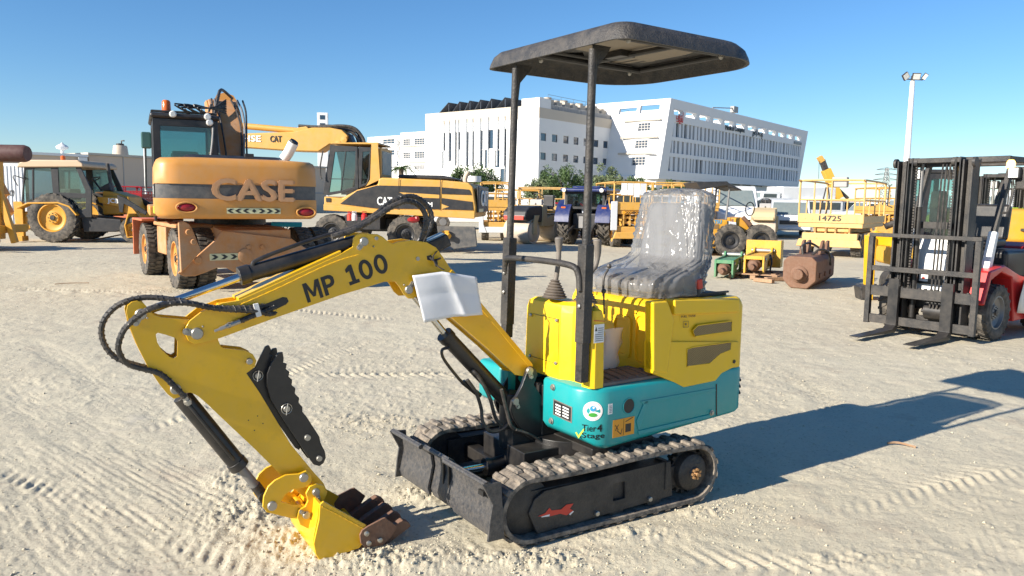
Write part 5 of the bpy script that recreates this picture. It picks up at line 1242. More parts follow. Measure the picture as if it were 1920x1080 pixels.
# vents with wire mesh
for o_ in ([(1299,620),(1308,610),(1372,602),(1371,621),(1303,631)], [(1288,655),(1299,651),(1371,641),(1370,656),(1350,664),(1330,682),(1288,687)]):
    fo = [us(p, YS+.007) for p in o_]; mm = MU(); mm.tube([(p[0], YS+.007, p[1]) for p in fo], .0035, 6, closed=True); v_ = mm.build('vent_frame', 'yellow_plastic', mx_)
    mm = MU(); mm.prism(fo, YS+.0062, YS+.007); mm.build('vent_mesh', 'mesh_brown', v_)
    mm = MU(); xs = [p[0] for p in fo]; zs = [p[1] for p in fo]
    def inside(x, z):
        c = False
        for i in range(len(fo)):
            (a, b), (c_, d) = fo[i], fo[i-1]
            if (b > z) != (d > z) and x < (c_-a)*(z-b)/(d-b)+a: c = not c
        return c
    st = .0115; i0 = 0; z = min(zs)
    while z < max(zs):
        x = min(xs)+(st/2 if i0 % 2 else 0)
        while x < max(xs):
            for s_ in (-1, 1):
                if inside(x, z) and inside(x+s_*st/2, z+st*.45): mm.beam((x, YS+.0085, z), (x+s_*st/2, YS+.0085, z+st*.45), .0022, .0015, up=(0,1,0))
            x += st
        z += st*.45; i0 += 1
    mm.build('mesh_wire', 'mesh_wire', v_)
d_ = lambda p, y=YS+.0125: UF.s3(*p, y)
text('FUEL TANK', UF.s3(1277,596,YS+.0005), UF.s3(1305,594,YS+.0005), Vector((0,0,.011)), 'mesh_brown', mx_, ext=.001, xf=UX)
ds = MU(); 
for k in range(4):
    a_, b_ = [((1281,603),(1291,602)),((1281,614),(1291,613)),((1281,603),(1281,614)),((1291,602),(1291,613))][k]; ds.beam(UF.s3(*a_, YS+.001), UF.s3(*b_, YS+.001), .002, .001, up=(0,1,0))
ds.ball(UF.s3(1286,608,YS+.0005), .006, 8, (1,.2,1)); ds.build('embossed_symbol', 'mesh_brown', mx_)
MU().prism([us(p) for p in ((1275,590),(1308,588),(1309,600),(1275,603))], YS-.02, YS-.004).build('embossed_panel', 'yellow_plastic', mx_)
# raised frames moulded on the hood front
for (ya, yb2, za_, zb_2) in ((-.02, .12, .70, .92), (.14, .24, .68, .95)):
    MU().prism(rrect(ya, yb2, za_, zb_2, .03, 4), HX1-.004, HX1+.009, 'x', [rrect(ya+.02, yb2-.02, za_+.02, zb_2-.02, .02, 4)]).build('moulded_frame', 'yellow_plastic', mx_, bevel=.003)
MU().bx(HX0+.05, HX1-.10, -.28, .26, ZH+.001, ZH+.012).build('hood_top_plate', 'black_rough', mx_, bevel=.004)
MU().tube(smooth([(HX0+.05, .27, ZH+.02), (-.60, .285, ZH+.022), (-.42, .27, ZH+.018)], 5), .006, 6).build('seat_rail', 'dark_metal', mx_)
MU().box((HX0-.012, .22, .80), (.02, .03, .05)).build('latch', 'black_rough', mx_, bevel=.004)
mm = MU(); mm.lathe([(.010, 0), (.010, .004), (.001, .006)], UF.s3(1376, 678, YS+.006), (0,1,0), 12, cap=False); mm.build('bolt', 'black_rough', mx_)
# seat with its plastic wrapping
yc_ = .02; sx = -.60
def slab(x0, x1, y0, y1, z0, z1, b, name, m, rot=None, piv=None, par=None, n=3):
    mm = MU(); mm.box(((x0+x1)/2, (y0+y1)/2, (z0+z1)/2), (x1-x0, y1-y0, z1-z0))
    if rot is not None: mm.v = [piv+rot @ (v-piv) for v in mm.v]
    return mm.build(name, m, par or mx_, bevel=b, seg=n)
sb_ = [UF.side(*p, yc_) for p in ((1140,520),(1300,545),(1210,382),(1330,382))]
print('seat', sb_)
cush = slab(-.70, -.30, yc_-.22, yc_+.22, ZH+.030, ZH+.125, .035, 'seat_cushion', 'seat_vinyl')
pv = Vector((-.61, yc_, ZH+.10)); rb = Matrix.Rotation(R(-12), 3, 'Y')
backr = slab(-.69, -.60, yc_-.21, yc_+.21, ZH+.08, ZH+.50, .04, 'seat_back', 'seat_vinyl', rb, pv)
slab(-.70, -.35, yc_-.17, yc_+.17, ZH+.012, ZH+.032, .004, 'seat_base', 'black_rough')
sbk = MU().box((-.60, YS-.07, ZH+.075), (.035, .022, .05), Matrix.Rotation(R(10), 3, 'Y')).build('seat_belt_buckle', 'print_red', mx_, bevel=.004)
MU().box((-.60, YS-.07, ZH+.035), (.02, .012, .05)).build('buckle_stem', 'black_rough', mx_)
# wrap: crumpled bag over back and cushion
rg = np.random.RandomState(4)
def wrap_mesh():
    V = []; nu, nv = 150, 90; F = []
    # profile around each horizontal slice: superellipse
    for j in range(nv+1):
        t = j/nv; z = ZH+.015+t*(.545)
        # centre and half sizes along height: cushion below, back above
        k = min(1, max(0, (t-.12)/.24)); k = k*k*(3-2*k)
        cxx = (-.475)*(1-k)+(-.655-.08*(t-.3))*k; hx = .25*(1-k)+(.095-.02*t)*k; hy = .275*(1-k)+(.27-.055*t)*k
        e = 1.0
        if t > .93: e = max(.02, math.sqrt(max(0, 1-((t-.93)/.07)**2)))
        for i in range(nu):
            a = 2*math.pi*i/nu; ca, sa = math.cos(a), math.sin(a); p = .55
            x = cxx+hx*e*math.copysign(abs(ca)**p, ca); y = yc_+hy*e*math.copysign(abs(sa)**p, sa); V.append([x, y, z, ca, sa])
    V = np.array(V); u_ = np.arctan2(V[:, 4], V[:, 3])
    f = 0.012*(np.abs(fbm(u_*4+V[:, 2]*2.0, V[:, 2]*3.0, 3, 91))-.2)+.022*(np.abs(fbm(u_*6+V[:, 2]*4, V[:, 2]*1.6, 2, 95))-.18)+.008*fbm(u_*13-V[:, 2]*9, V[:, 2]*7, 2, 99)
    cr_n = fbm(u_*3.2+V[:, 2]*3.5, V[:, 2]*1.3, 2, 103); f = f*.45+.012*np.exp(-np.abs(cr_n)/.05)+.008*np.exp(-np.abs(fbm(u_*5-V[:, 2]*4.5, V[:, 2]*1.8, 2, 107))/.05); out = np.stack([V[:, 0]+V[:, 3]*f, V[:, 1]+V[:, 4]*f, V[:, 2]+0.5*f], -1)
    for j in range(nv):
        for i in range(nu): a = j*nu+i; b = j*nu+(i+1) % nu; F.append((a, b, b+nu, a+nu))
    F.append(tuple((nv)*nu+i for i in range(nu)))
    mm = MU(); mm.add(out.tolist(), F); return mm
wrap_mesh().build('plastic_wrap', 'plastic_film', mx_, ang=180, fix=True)
# loose things that hang on or lie in the machine
PF = MF
pc = [MF.s3(*p, .105) for p in ((775,517),(829,509),(893,519),(904,590),(851,594),(797,606))]
def sheet():
    n = 14; tl, tm, tr_, br, bm_, bl_ = pc; V = []
    for j in range(n+1):
        for i in range(2*n+1):
            s = i/(2*n); t = j/n
            top = tl.lerp(tm, s*2) if s < .5 else tm.lerp(tr_, s*2-1); bot = bl_.lerp(bm_, s*2) if s < .5 else bm_.lerp(br, s*2-1)
            p = top.lerp(bot, t); p = Vector(p); p.y += .003*math.sin(s*5+t*3)*t+.012*(abs(s-.5)*2)**2*(-1 if s < .5 else .2)+.014*math.exp(-abs(s-.58-.12*t)/.06)-.004*math.exp(-abs(t-.45)/.05)
            V.append(p)
    F = [(j*(2*n+1)+i, j*(2*n+1)+i+1, (j+1)*(2*n+1)+i+1, (j+1)*(2*n+1)+i) for j in range(n) for i in range(2*n)]
    return V, F
V, F = sheet(); q = MF.world(0, 0, 0); og = V[2*7].copy()
SFr = Fr(*MF.world(og.x, og.y).xy, 211.0, og.z); ox = MF.into(SFr)
me = M(ox).add(V, F).build('paper_sheet', 'paper', None, ang=180); me.location = SFr.o; me.rotation_euler = (0, 0, SFr.a)
sd_ = me.modifiers.new('thickness', 'SOLIDIFY'); sd_.thickness = .0008
tag(me, 'blank white paper sheet tied to the elbow of the small yellow boom', 'paper')
b_ = UF.world(-.16, .08, .665); BF = Fr(b_.x, b_.y, 215, .665); mm = M()
lv = []
for t in range(9):
    z = .20*t/8; w = .075*(1-.25*t/8)+.01*math.sin(t*1.7); d = .035*(1-.8*(t/8)**2)+.004; row = []
    for k in range(16):
        a_ = 2*math.pi*k/16; rr_ = 1+.12*math.sin(3*a_+t*.9)+.06*math.sin(7*a_-t); row.append(Vector((w*rr_*math.cos(a_)-.04*t/8, d*rr_*math.sin(a_)+.02*t/8, z)))
    lv.append(row)
o = mm.loft(lv).build('bag', 'bag_white', None, ang=70); o.location = BF.o; o.rotation_euler = (0, 0, BF.a); tag(o, 'crumpled white plastic bag standing in the footwell of the mini excavator', 'bag')
# ---------------------------------------------------------------- forklifts
FK = Fr(4.73, 8.78, 217.0)
def make_forklift(fr, label, far=False):
    t = thing('forklift', fr, label, 'forklift', 'forklifts on the right')
    F = FK                                    # the measured one; the second is placed as a copy of its shape
    def fp(px, py, x): return F.front(px, py, x)
    X0 = .05
    # load backrest and carriage
    def post(name, a, b, w, d, x=X0, m='black_rough'):
        (y0, z0), (y1, z1) = fp(*a, x), fp(*b, x); M().beam((x, y0, z0), (x, y1, z1), w, d, up=(1,0,0)).build(name, m, t, bevel=.004)
    yL = fp(1620, 609, X0)[0]; yR = fp(1827, 636, X0)[0]; zt = fp(1740, 448, X0)[1]; z2 = fp(1740, 510, X0)[1]
    yl, yr = min(yL, yR), max(yL, yR)
    for y in (yl+.03, yr-.03): M().bx(X0-.03, X0+.03, y-.03, y+.03, .10, zt).build('backrest_post', 'black_rough', t, bevel=.004)
    M().bx(X0-.02, X0+.02, yl, yr, zt-.0, zt+.045).build('backrest_rail', 'black_rough', t, bevel=.004)
    M().bx(X0-.02, X0+.02, yl+.06, yr-.06, z2-.03, z2+.03).build('backrest_rail', 'black_rough', t, bevel=.004)
    M().bx(X0-.03, X0+.015, yl+.062, yr-.062, .44, .56).build('carriage_bar', 'black_rough', t, bevel=.004)
    M().bx(X0-.03, X0+.015, yl+.062, yr-.062, .11, .21).build('carriage_bar', 'black_rough', t, bevel=.004)
    for k in range(17): y = yl+.10+(yr-yl-.2)*k/16; M().bx(X0-.02, X0+.01, y-.012, y+.012, .561, .572).build('carriage_notch', 'black_rough', t)
    for y in (-.27, .33):
        y = y-.02
        M().prism([(X0+.02,.08),(X0+.02,.66),(X0+.065,.66),(X0+.068,.12),(X0+.14,.075),(X0+.86,.055),(X0+.86,.045),(X0+.08,.03)], y-.06, y+.06).build('fork', 'black_paint', t, bevel=.004)
    # mast
    ztm = fp(1755, 296, -.12)[1]
    for y in (-.36, .36):
        s = 1 if y > 0 else -1
        M().bx(-.20, -.02, y-.055, y-.035, .12, ztm-.03).bx(-.20, -.02, y+.035, y+.055, .12, ztm-.03).bx(-.12, -.10, y-.034, y+.034, .12, ztm-.03).build('mast_rail', 'black_rough', t, bevel=.003)
        yi = y-s*.10
        M().bx(-.14, -.01, yi-.03, yi-.015, .14, ztm).bx(-.14, -.01, yi+.015, yi+.03, .14, ztm).build('inner_mast_rail', 'black_paint', t, bevel=.003)
        M().cyl((-.16, y-s*.17, .2), (-.16, y-s*.17, 1.5), .035, seg=14).build('lift_cylinder', 'black_paint', t); M().cyl((-.16, y-s*.17, 1.5), (-.16, y-s*.17, ztm-.02), .022, seg=12).build('lift_rod', 'grey_metal', t)
        c = M()
        for k in range(46): z = .5+k*(ztm-.55)/46; c.bx(-.075, -.055, yi-s*.055-.010, yi-s*.055+.010, z, z+.6*(ztm-.55)/46)
        c.build('chain', 'dark_metal', t, kind='stuff')
        M().cyl((-.06, yi-s*.075, ztm-.05), (-.06, yi-s*.035, ztm-.05), .05, seg=20).build('chain_pulley', 'dark_metal', t)
        M().cyl((-.03, y+s*.055, ztm-.06), (-.03, y+s*.085, ztm-.06), .055, seg=18).build('mast_roller', 'dark_metal', t)
    for z in (.15, ztm-.10, 1.25): M().bx(-.24, -.205, -.41, .41, z, z+.08).build('mast_crossbar', 'black_rough', t, bevel=.004)
    M().bx(-.13, -.02, -.29, .29, ztm-.06, ztm-.005).build('mast_crossbar', 'black_rough', t, bevel=.004)
    for k in range(3): M().tube(smooth([(-.05, .14-.04*k, .35), (-.06, .15-.04*k, 1.1), (-.06, .16-.04*k, ztm-.15), (-.10, .17-.035*k, ztm-.07), (-.15, .18-.035*k, ztm-.25)], 5), .010, 6).build('hydraulic_hose', 'hose', t)
    M().tube([(-.10, -.05, .30), (-.10, .12, .30)], .02, 8).cyl((-.16, -.02, .30), (-.16, .20, .30), .10, seg=18).build('drive_housing', 'black_paint', t)
    # wheels
    for y in (-.50, .50):
        s = 1 if y > 0 else -1; wheel(t, (-.50, y, .325), .325, .24, .19, 'grey_metal', 20, out=s, tm='tyre', lug='chev')
    for y in (-.44, .44): wheel(t, (-2.05, y, .27), .27, .18, .15, 'grey_metal', 18, out=1 if y > 0 else -1)
    # body
    for s in (-1, 1):
        y0, y1 = (.36, .47) if s > 0 else (-.47, -.36)
        M().prism([(-.18,.42),(-.30,.70),(-.55,.78),(-.86,.70),(-.95,.40),(-1.0,.18),(-1.9,.20),(-1.9,.34),(-2.0,.60),(-1.5,.66),(-1.1,.72),(-.62,.86),(-.25,.80),(-.12,.44)], y0+.0, y1+(.12 if s > 0 else 0)-(0 if s > 0 else 0)).build('fender', 'red_paint', t, bevel=.02)
    M().prism([(-1.0,.16),(-1.85,.18),(-1.85,.62),(-1.0,.66)], -.47, .47).build('chassis', 'red_paint', t, bevel=.02)
    M().prism([(-2.3,.25),(-2.3,.95),(-2.15,1.08),(-1.85,1.02),(-1.85,.64),(-1.86,.25)], -.50, .50).build('counterweight', 'red_paint', t, bevel=.06, seg=3)
    M().prism([(-1.12,.662),(-1.84,.63),(-1.84,1.0),(-1.12,1.0)], -.42, .42).build('engine_cover', 'black_paint', t, bevel=.05)
    M().prism([(-.3,.3),(-.95,.3),(-1.1,.5),(-1.1,.66),(-.3,.5)], -.35, .35).build('floor_plate', 'black_rough', t, bevel=.01)
    M().prism([(-.26,.42),(-.40,.50),(-.52,1.12),(-.42,1.16),(-.30,.9)], -.30, .30).build('dashboard', 'white_paint', t, bevel=.03)
    M().bx(-.40,-.245,-.34,.34,.60,.76).build('tilt_plate', 'black_paint', t, bevel=.01)
    for y in (-.12, .16):
        p = M().bx(-.244,-.240,y-.05,y+.05,.63,.74).build('warning_label', 'print_white', t); M().bx(-.2395,-.238,y-.045,y+.045,.71,.735).ball((-.2385,y,.67),.018,8,(.1,1,1)).build('label_print', 'print_red', p)
    # guard: front legs run white below, black above
    for y in (-.46, .46):
        M().prism([(-.30,.46),(-.42,.46),(-.62,1.22),(-.54,1.24)], y-.045, y+.045).build('cowl_leg', 'white_paint', t, bevel=.015)
        M().beam((-.575, y, 1.20), (-.92, y, 2.03), .055, .075, up=(1,0,.4)).build('guard_leg', 'black_rough', t, bevel=.008)
        M().beam((-1.72, y, 1.0), (-1.78, y, 2.03), .055, .075, up=(1,0,0)).build('guard_leg', 'black_rough', t, bevel=.008)
        M().beam((-.80, y, 2.06), (-1.85, y, 2.07), .07, .07).build('roof_side_beam', 'black_rough', t, bevel=.012)
    M().beam((-.80, -.50, 2.06), (-.80, .50, 2.06), .08, .075).build('roof_front_beam', 'black_rough', t, bevel=.015)
    M().beam((-1.85, -.50, 2.07), (-1.85, .50, 2.07), .07, .075).build('roof_rear_beam', 'black_rough', t, bevel=.015)
    for k in range(6): x = -.95-.14*k; M().beam((x, -.46, 2.075), (x, .46, 2.075), .03, .04).build('roof_bar', 'black_rough', t)
    # seat, wheel, levers, lamps
    M().box((-1.38,0,1.07),(.45,.46,.12)).build('seat_cushion', 'black_paint', t, bevel=.04); M().box((-1.62,0,1.32),(.12,.46,.46), Matrix.Rotation(R(-8),3,'Y')).build('seat_back', 'black_paint', t, bevel=.05, seg=3)
    M().tube([(-.78+.13*math.cos(k*.3927)*.6, .02+.15*math.sin(k*.3927), 1.26+.13*math.cos(k*.3927)*.5) for k in range(16)], .012, 6, closed=True).cyl((-.60,.02,1.08),(-.78,.02,1.26),.02).build('steering_wheel', 'black_rough', t)
    for k in range(3): M().cyl((-.60,-.16-.05*k,1.10),(-.70,-.16-.05*k,1.30),.007).ball((-.70,-.16-.05*k,1.31),.016,8).build('control_lever', 'dark_metal', t)
    M().tube(smooth([(-.66,.50,1.45),(-.70,.54,1.47),(-.80,.54,1.70),(-.79,.50,1.72)],4),.012,6).build('grab_handle', 'black_rough', t)
    for y in (-.54, .54):
        M().box((-.80,y,1.90),(.08,.13,.14)).build('headlamp', 'black_rough', t, bevel=.02); M().box((-.755,y,1.90),(.012,.10,.11)).build('lamp_lens', 'lens_clear', t, bevel=.004)
    M().box((-.86,.60,1.84),(.05,.13,.26)).build('mirror', 'black_rough', t, bevel=.03)
    M().lathe([(.045,0),(.045,.06),(.03,.09),(.001,.095)], (-.78,.50,1.955), (0,0,1), 14).build('indicator_lamp', 'lamp_lit' if not far else 'lens_orange', t)
    M().tube([(-.14,-.52,ztm-.30),(-.14,-.55,ztm-.31),(-.14,-.56,ztm-.55),(-.14,-.50,ztm-.57)], .008, 6).build('mast_handle', 'black_rough', t)
    return t
make_forklift(FK, 'red forklift with black mast, lit orange lamp and forks resting on the sand')
make_forklift(Fr(7.9, 12.6, 208), 'second forklift, partly hidden behind the red forklift at the right', far=True)
o = M(); FKp = FK
V = []
for j in range(9):
    for i in range(9):
        s, q = i/8, j/8; V.append(Vector((-1.05-.75*s+.10*math.sin(q*4), .60+.05*math.sin(s*7+q*3)+.04*q, .28+.62*q-.25*s*(1-q)+.03*math.sin(s*9))))
o.add(V, [(j*9+i, j*9+i+1, j*9+i+10, j*9+i+9) for j in range(8) for i in range(8)])
c = o.build('plastic_sheet', 'bag_white', None, ang=180); c.location = FK.o; c.rotation_euler = (0,0,FK.a); c.modifiers.new('thickness', 'SOLIDIFY').thickness = .003
tag(c, 'torn white plastic sheet hanging from the side of the red forklift', 'plastic sheet')

# ---------------------------------------------------------------- tan wheeled excavator seen from behind
CU = Fr(-5.34, 14.09, 116); CF = Fr(-5.19, 14.15, 125)
cs = thing('wheeled_excavator', CU, 'dusty orange wheeled excavator seen from behind with raised logo on its tail', 'excavator'); XR = -2.5
CFX = CF.into(CU)
def cf(px, py, x=XR): return CU.front(px, py, x)
# counterweight body: lofted rounded box
yl_, yr_ = cf(290, 350)[0], cf(597, 350)[0]; hw_ = abs(yl_-yr_)/2; ym = (yl_+yr_)/2
zb_, zt_c = cf(445, 411)[1], cf(445, 298)[1]
def cw_loop(z, ins, x1=-.9, bow=.07):
    out = []; n = 14
    for k in range(n+1):
        s = -1+2*k/n; out.append(Vector((XR+bow*s**4+.10*max(0,abs(s)-.93)/.07*abs(s)**6+ins, ym+s*(hw_-ins), z)))
    out += [Vector((x1, ym+hw_-ins, z)), Vector((x1, ym-hw_+ins, z))]
    return out
zs1 = cf(445, 347)[1]; zs0 = cf(445, 372)[1]
M().loft([cw_loop(z, i) for z, i in ((zb_, .08), (zb_+.03, .03), (zb_+.08, .0), (zs0-.012, .0))]).build('lower_tail', 'case_orange', cs, ang=50)
M().loft([cw_loop(z, i) for z, i in ((zs0-.01, .012), (zs1, .012))]).build('tail_stripe', 'stripe_grey', cs, ang=50)
M().loft([cw_loop(z, i) for z, i in ((zs1+.002, .0), (zt_c-.12, .01), (zt_c-.04, .035), (zt_c-.005, .09), (zt_c+.02, .35))]).build('upper_tail', 'case_orange', cs, ang=50)
M().loft([cw_loop(z, i, -.95) for z, i in ((zt_c+.021, .40), (zt_c+.07, .48))]).build('engine_cover', 'cat_dark', cs)
def rt(p, h, x=XR-.012): a = cf(*p, x); b = cf(*h, x); return Vector((x, a[0], a[1])), Vector((x, b[0], b[1]))
a, b = rt((400, 374), (550, 377)); text('CASE', a+Vector((.0,0,.0)), b, Vector((0,0,.31)), 'emboss_tan', cs, bold=.05, ext=.03)
sg = cf(425, 391); sg2 = cf(526, 401)
def refl(par, p0, p1, z, h, x, n, both=True, m0='lens_clear', dirn=1):
    (y0, y1) = (p0, p1); base = M().bx(x-.006, x, min(y0,y1), max(y0,y1), z, z+h).build('reflector_strip', 'paper_yellow', par)
    mm = M(); w = (y1-y0)/n
    for k in range(n):
        d = dirn if not both else (-1 if k < n/2 else 1); c = y0+w*(k+.5)
        if both and k == n//2: mm.prism([(c, z+h*.15), (c+w*.3, z+h*.5), (c, z+h*.85), (c-w*.3, z+h*.5)], x-.008, x-.0062, 'x'); continue
        e = w*.22*d; mm.prism([(c-e-w*.2*d, z+h*.12), (c-e+w*.25*d, z+h*.12), (c+e+w*.25*d, z+h*.5), (c-e+w*.25*d, z+h*.88), (c-e-w*.2*d, z+h*.88), (c+e-w*.2*d, z+h*.5)], x-.008, x-.0062, 'x')
    mm.build('chevron', 'print_black', base)
mat('paper_yellow', (0.62, 0.60, 0.36), 0.4, var=.05)
refl(cs, sg[0], sg2[0], sg2[1], .085, XR-.010, 7)
for px in (350, 574):
    c = cf(px, 389 if px < 400 else 398, XR-.01); s_ = -1 if px < 400 else 1
    q = M(); q.ball((XR+.02, c[0], c[1]), .13, 16, (.4, 1, .52)); q.build('tail_lamp', 'lens_red', cs)
    M().tube([(XR-.01, c[0]+.145*math.cos(k*.3927), c[1]+.078*math.sin(k*.3927)) for k in range(16)], .016, 6, closed=True).build('lamp_surround', 'case_orange', cs)
M().box((XR+.5, cf(475, 300)[0], zt_c+.06), (.10, .14, .10)).build('camera_housing', 'cat_dark', cs, bevel=.01)
e0 = cf(533, 298, -1.9); e1 = cf(545, 272, -1.9)
M().cyl((-1.9, e0[0], e0[1]-.1), (-1.9, e0[0]-.01, e0[1]), .05).build('exhaust_stub', 'case_orange', cs)
M().tube([(-1.9, e0[0], e0[1]), (-1.96, e0[0]-.06, e0[1]+.10), (-2.02, e0[0]-.13, e0[1]+.26)], .085, 16).build('exhaust', 'white_paint', cs); M().cyl((-2.02, e0[0]-.13, e0[1]+.26), (-2.035, e0[0]-.145, e0[1]+.285), .07).build('exhaust_mouth', 'print_black', cs)
# side panels (left side) and frame in front of the tail
M().bx(-.88, 1.3, -1.2, 1.2, 1.15, 1.32).build('slew_deck', 'case_orange', cs, bevel=.03)
M().bx(-.88, .6, -1.2, -.25, 1.322, zt_c+.0).build('tank_box', 'case_orange', cs, bevel=.05)
for k in range(4): M().bx(-1.9+.25*k, -1.72+.25*k, ym+hw_-.002, ym+hw_+.006, zb_+.06, zb_+.17).build('reflector_strip', 'print_lime', cs)
M().bx(-2.0, -.9, ym+hw_-.004, ym+hw_+.003, zs0, zs1).build('side_stripe', 'stripe_grey', cs)
text('CASE', (-1.5, ym+hw_+.004, zs0+.05), (-1.95, ym+hw_+.004, zs0+.05), (0,0,.12), 'print_white', cs, ext=.004)
# cab
XC0 = -.45
def cq(px, py, x=XC0): return CU.front(px, py, x)
cl = cq(288, 300)[0]; cr_ = cq(410, 300)[0]; ct = cq(340, 224)[1]; cb = 1.33; cl, cr_ = max(cl, cr_), min(cl, cr_)
def frame_pane(par, a, b, ax, pos, inn=.09, gm='glass_dusty', fm='cat_dark', name='window'):
    (p0, z0), (p1, z1) = a, b; lo, hi = min(p0,p1), max(p0,p1)
    fr_ = M().prism([(lo,z0),(hi,z0),(hi,z1),(lo,z1)], pos-.02, pos+.02, ax, [[(lo+inn,z0+inn),(hi-inn,z0+inn),(hi-inn,z1-inn),(lo+inn,z1-inn)]]).build(name+'_frame' if name == 'window' else name, fm, par, bevel=.008)
    P = [(lo+inn,z0+inn),(hi-inn,z0+inn),(hi-inn,z1-inn),(lo+inn,z1-inn)]; M().prism(P, pos-.005, pos+.005, ax).build('window_pane', gm, fr_)
frame_pane(cs, (cl, cb), (cr_, ct), 'x', XC0, .12, gm='window_glass'); frame_pane(cs, (cl, cb), (cr_, ct), 'x', XC0+1.65, .08, gm='window_glass')
frame_pane(cs, (XC0+.02, cb), (XC0+.75, ct-.03), 'y', cl-.02, .06, gm='window_glass'); frame_pane(cs, (XC0+.77, cb-.3), (XC0+1.63, ct-.03), 'y', cl-.02, .06, gm='window_glass')
frame_pane(cs, (XC0+.02, cb), (XC0+1.63, ct-.03), 'y', cr_+.02, .08, gm='window_glass')
M().bx(XC0-.04, XC0+1.7, cr_-.04, cl+.04, ct, ct+.10).build('cab_roof', 'cat_dark', cs, bevel=.05, seg=3)
M().bx(XC0+.5, XC0+.95, (cl+cr_)/2-.25, (cl+cr_)/2+.25, cb, cb+.5).box((XC0+.5, (cl+cr_)/2, cb+.65), (.14,.46,.6)).build('driver_seat', 'mirror_teal', cs, bevel=.05)
M().tube([(XC0+.1, cr_, ct+.13), (XC0+.1, cl, ct+.13)], .02, 6).tube([(XC0+.1, cl, ct+.13), (XC0+1.5, cl, ct+.13)], .02, 6).build('roof_rail', 'dark_metal', cs)
for px, py in ((324, 214), (393, 230), (389, 219)): c = cq(px, py, XC0-.06); M().lathe([(.058,-.03),(.058,.03),(.04,.045),(.001,.045)], (XC0-.06, c[0], c[1]), (-1,0,0), 14).build('work_lamp', 'lens_clear', cs)
c = cq(312, 207, XC0+.3); M().lathe([(.10,0),(.10,.04),(.085,.05)], (XC0+.3, c[0], ct+.10), (0,0,1), 14).build('beacon_base', 'dark_metal', cs); M().lathe([(.075,0),(.07,.16),(.05,.19),(.001,.2)], (XC0+.3, c[0], ct+.15), (0,0,1), 14).build('beacon_lamp', 'lens_orange', cs)
c = cq(274, 263, XC0+1.2); M().box((XC0+1.2, c[0], c[1]), (.08,.17,.30)).build('mirror', 'mirror_teal', cs, bevel=.03); M().tube([(XC0+1.2, c[0]-.05, c[1]+.05), (XC0+1.3, cl+.1, c[1]+.05), (XC0+1.3, cl+.12, c[1]-.9)], .018, 6).build('mirror_arm', 'dark_metal', cs)
M().tube(smooth([(XC0-.03, cr_+.08, ct-.1), (XC0-.05, cr_+.12, ct-.5), (XC0-.05, cr_+.28, cb+.05)], 5), .02, 6).build('wiper_arm', 'grey_metal', cs)
for k in range(9): M().tube(smooth([(XC0+.05, cr_+.15+.04*k, ct+.12), (XC0-.0, cr_+.28+.05*k, ct+.20+.03*(k % 3)), (XC0+.3, cr_+.1, ct+.25), (XC0+.5, cr_-.2, ct+.2+.03*k)], 4), .014, 5).build('hydraulic_hose', 'hose', cs)
# boom seen from behind, curving up beside the cab
by0 = CU.front(385, 300, .6)[0]; by1 = CU.front(452, 300, .6)[0]
prof = [(-.1,1.4),(.05,2.0),(.15,2.6),(.35,3.1),(.7,3.45),(1.2,3.75),(1.6,3.75),(1.3,3.2),(1.0,2.7),(.8,2.1),(.75,1.4)]
ztb = CU.front(420, 183, .8)[1]; sc_z = (ztb-1.4)/(3.75-1.4)
pr = [(x, 1.4+(z-1.4)*sc_z) for x, z in prof]
bmid = (by0+by1)/2-.05; bwd = abs(by0-by1)*.34
M().prism(pr, bmid-bwd*1.35, bmid+bwd*1.15).build('boom', 'chassis_orange', cs, bevel=.03)
path = [(x-.07, z) for x, z in pr[:6]]
for k in (0, 1, 2, 4, 5, 6):
    y = bmid-bwd*1.05+2.1*bwd*k/6-.12*(k < 4); M().tube(smooth([(x-.02*(k % 2), y+.04*math.sin(i+k), z) for i, (x, z) in enumerate(path)], 4), .018, 6).build('hydraulic_pipe', 'grey_metal' if k % 2 else 'dark_metal', cs)
M().prism([(p[0]+.02, p[1]-.02) for p in pr], bmid+bwd*1.15+.002, bmid+bwd*1.15+.03).build('boom_side', 'case_orange', cs, bevel=.01)
M().tube(smooth([(.35, bmid+bwd, pr[3][1]+.1), (.7, bmid+bwd*.5, pr[4][1]+.22), (1.1, bmid, pr[5][1]+.18), (1.3, bmid-bwd, pr[5][1]+.05)], 5), .03, 6).tube(smooth([(.3, bmid+bwd+.5, ct+.25), (.5, bmid+bwd+.2, pr[3][1]-.1), (.8, bmid+bwd, pr[4][1]+.1)], 5), .03, 6).build('hydraulic_hose', 'hose', cs)
M().tube([(1.4, bmid-.1, pr[5][1]), (2.6, bmid-.1, 2.6), (3.0, bmid-.1, 1.2)], [.22,.18,.14], 8).build('stick', 'case_orange', cs)
# undercarriage, slewed against the upper part
cfm = lambda: M(CFX)
cfm().bx(-1.75, 1.6, -.42, .42, .62, 1.0).build('chassis', 'chassis_orange', cs, bevel=.04); cfm().lathe([(.62,0),(.62,.2)], (0,0,1.0), (0,0,1), 28).build('slew_ring', 'dark_metal', cs)
def dual(x, s):
    for yy in (.82, 1.13): 
        c = CFX @ Vector((x, s*yy, .48)); ax = (CFX.to_3x3() @ Vector((0, 1, 0))).normalized(); wheel(cs, c, .50, .27, .28, 'case_orange', 34, axis=ax, out=s, tm='tyre', lh=.018)
    cfm().cyl((x, 0, .48), (x, s*.72, .48), .12).build('axle', 'chassis_orange', cs)
for x in (-1.30, 1.35): dual(x, 1); dual(x, -1)
cfm().bx(-1.0, .9, .55, 1.15, .95, 1.02).bx(.0, .75, .5, 1.12, .45, .94).build('step_box', 'chassis_orange', cs, bevel=.02)
cfm().bx(.9, 1.9, .62, 1.35, 1.02, 1.06).bx(1.86, 1.9, .62, 1.35, .35, 1.02).build('mudguard', 'orange_red', cs, bevel=.01)
XB = -2.05
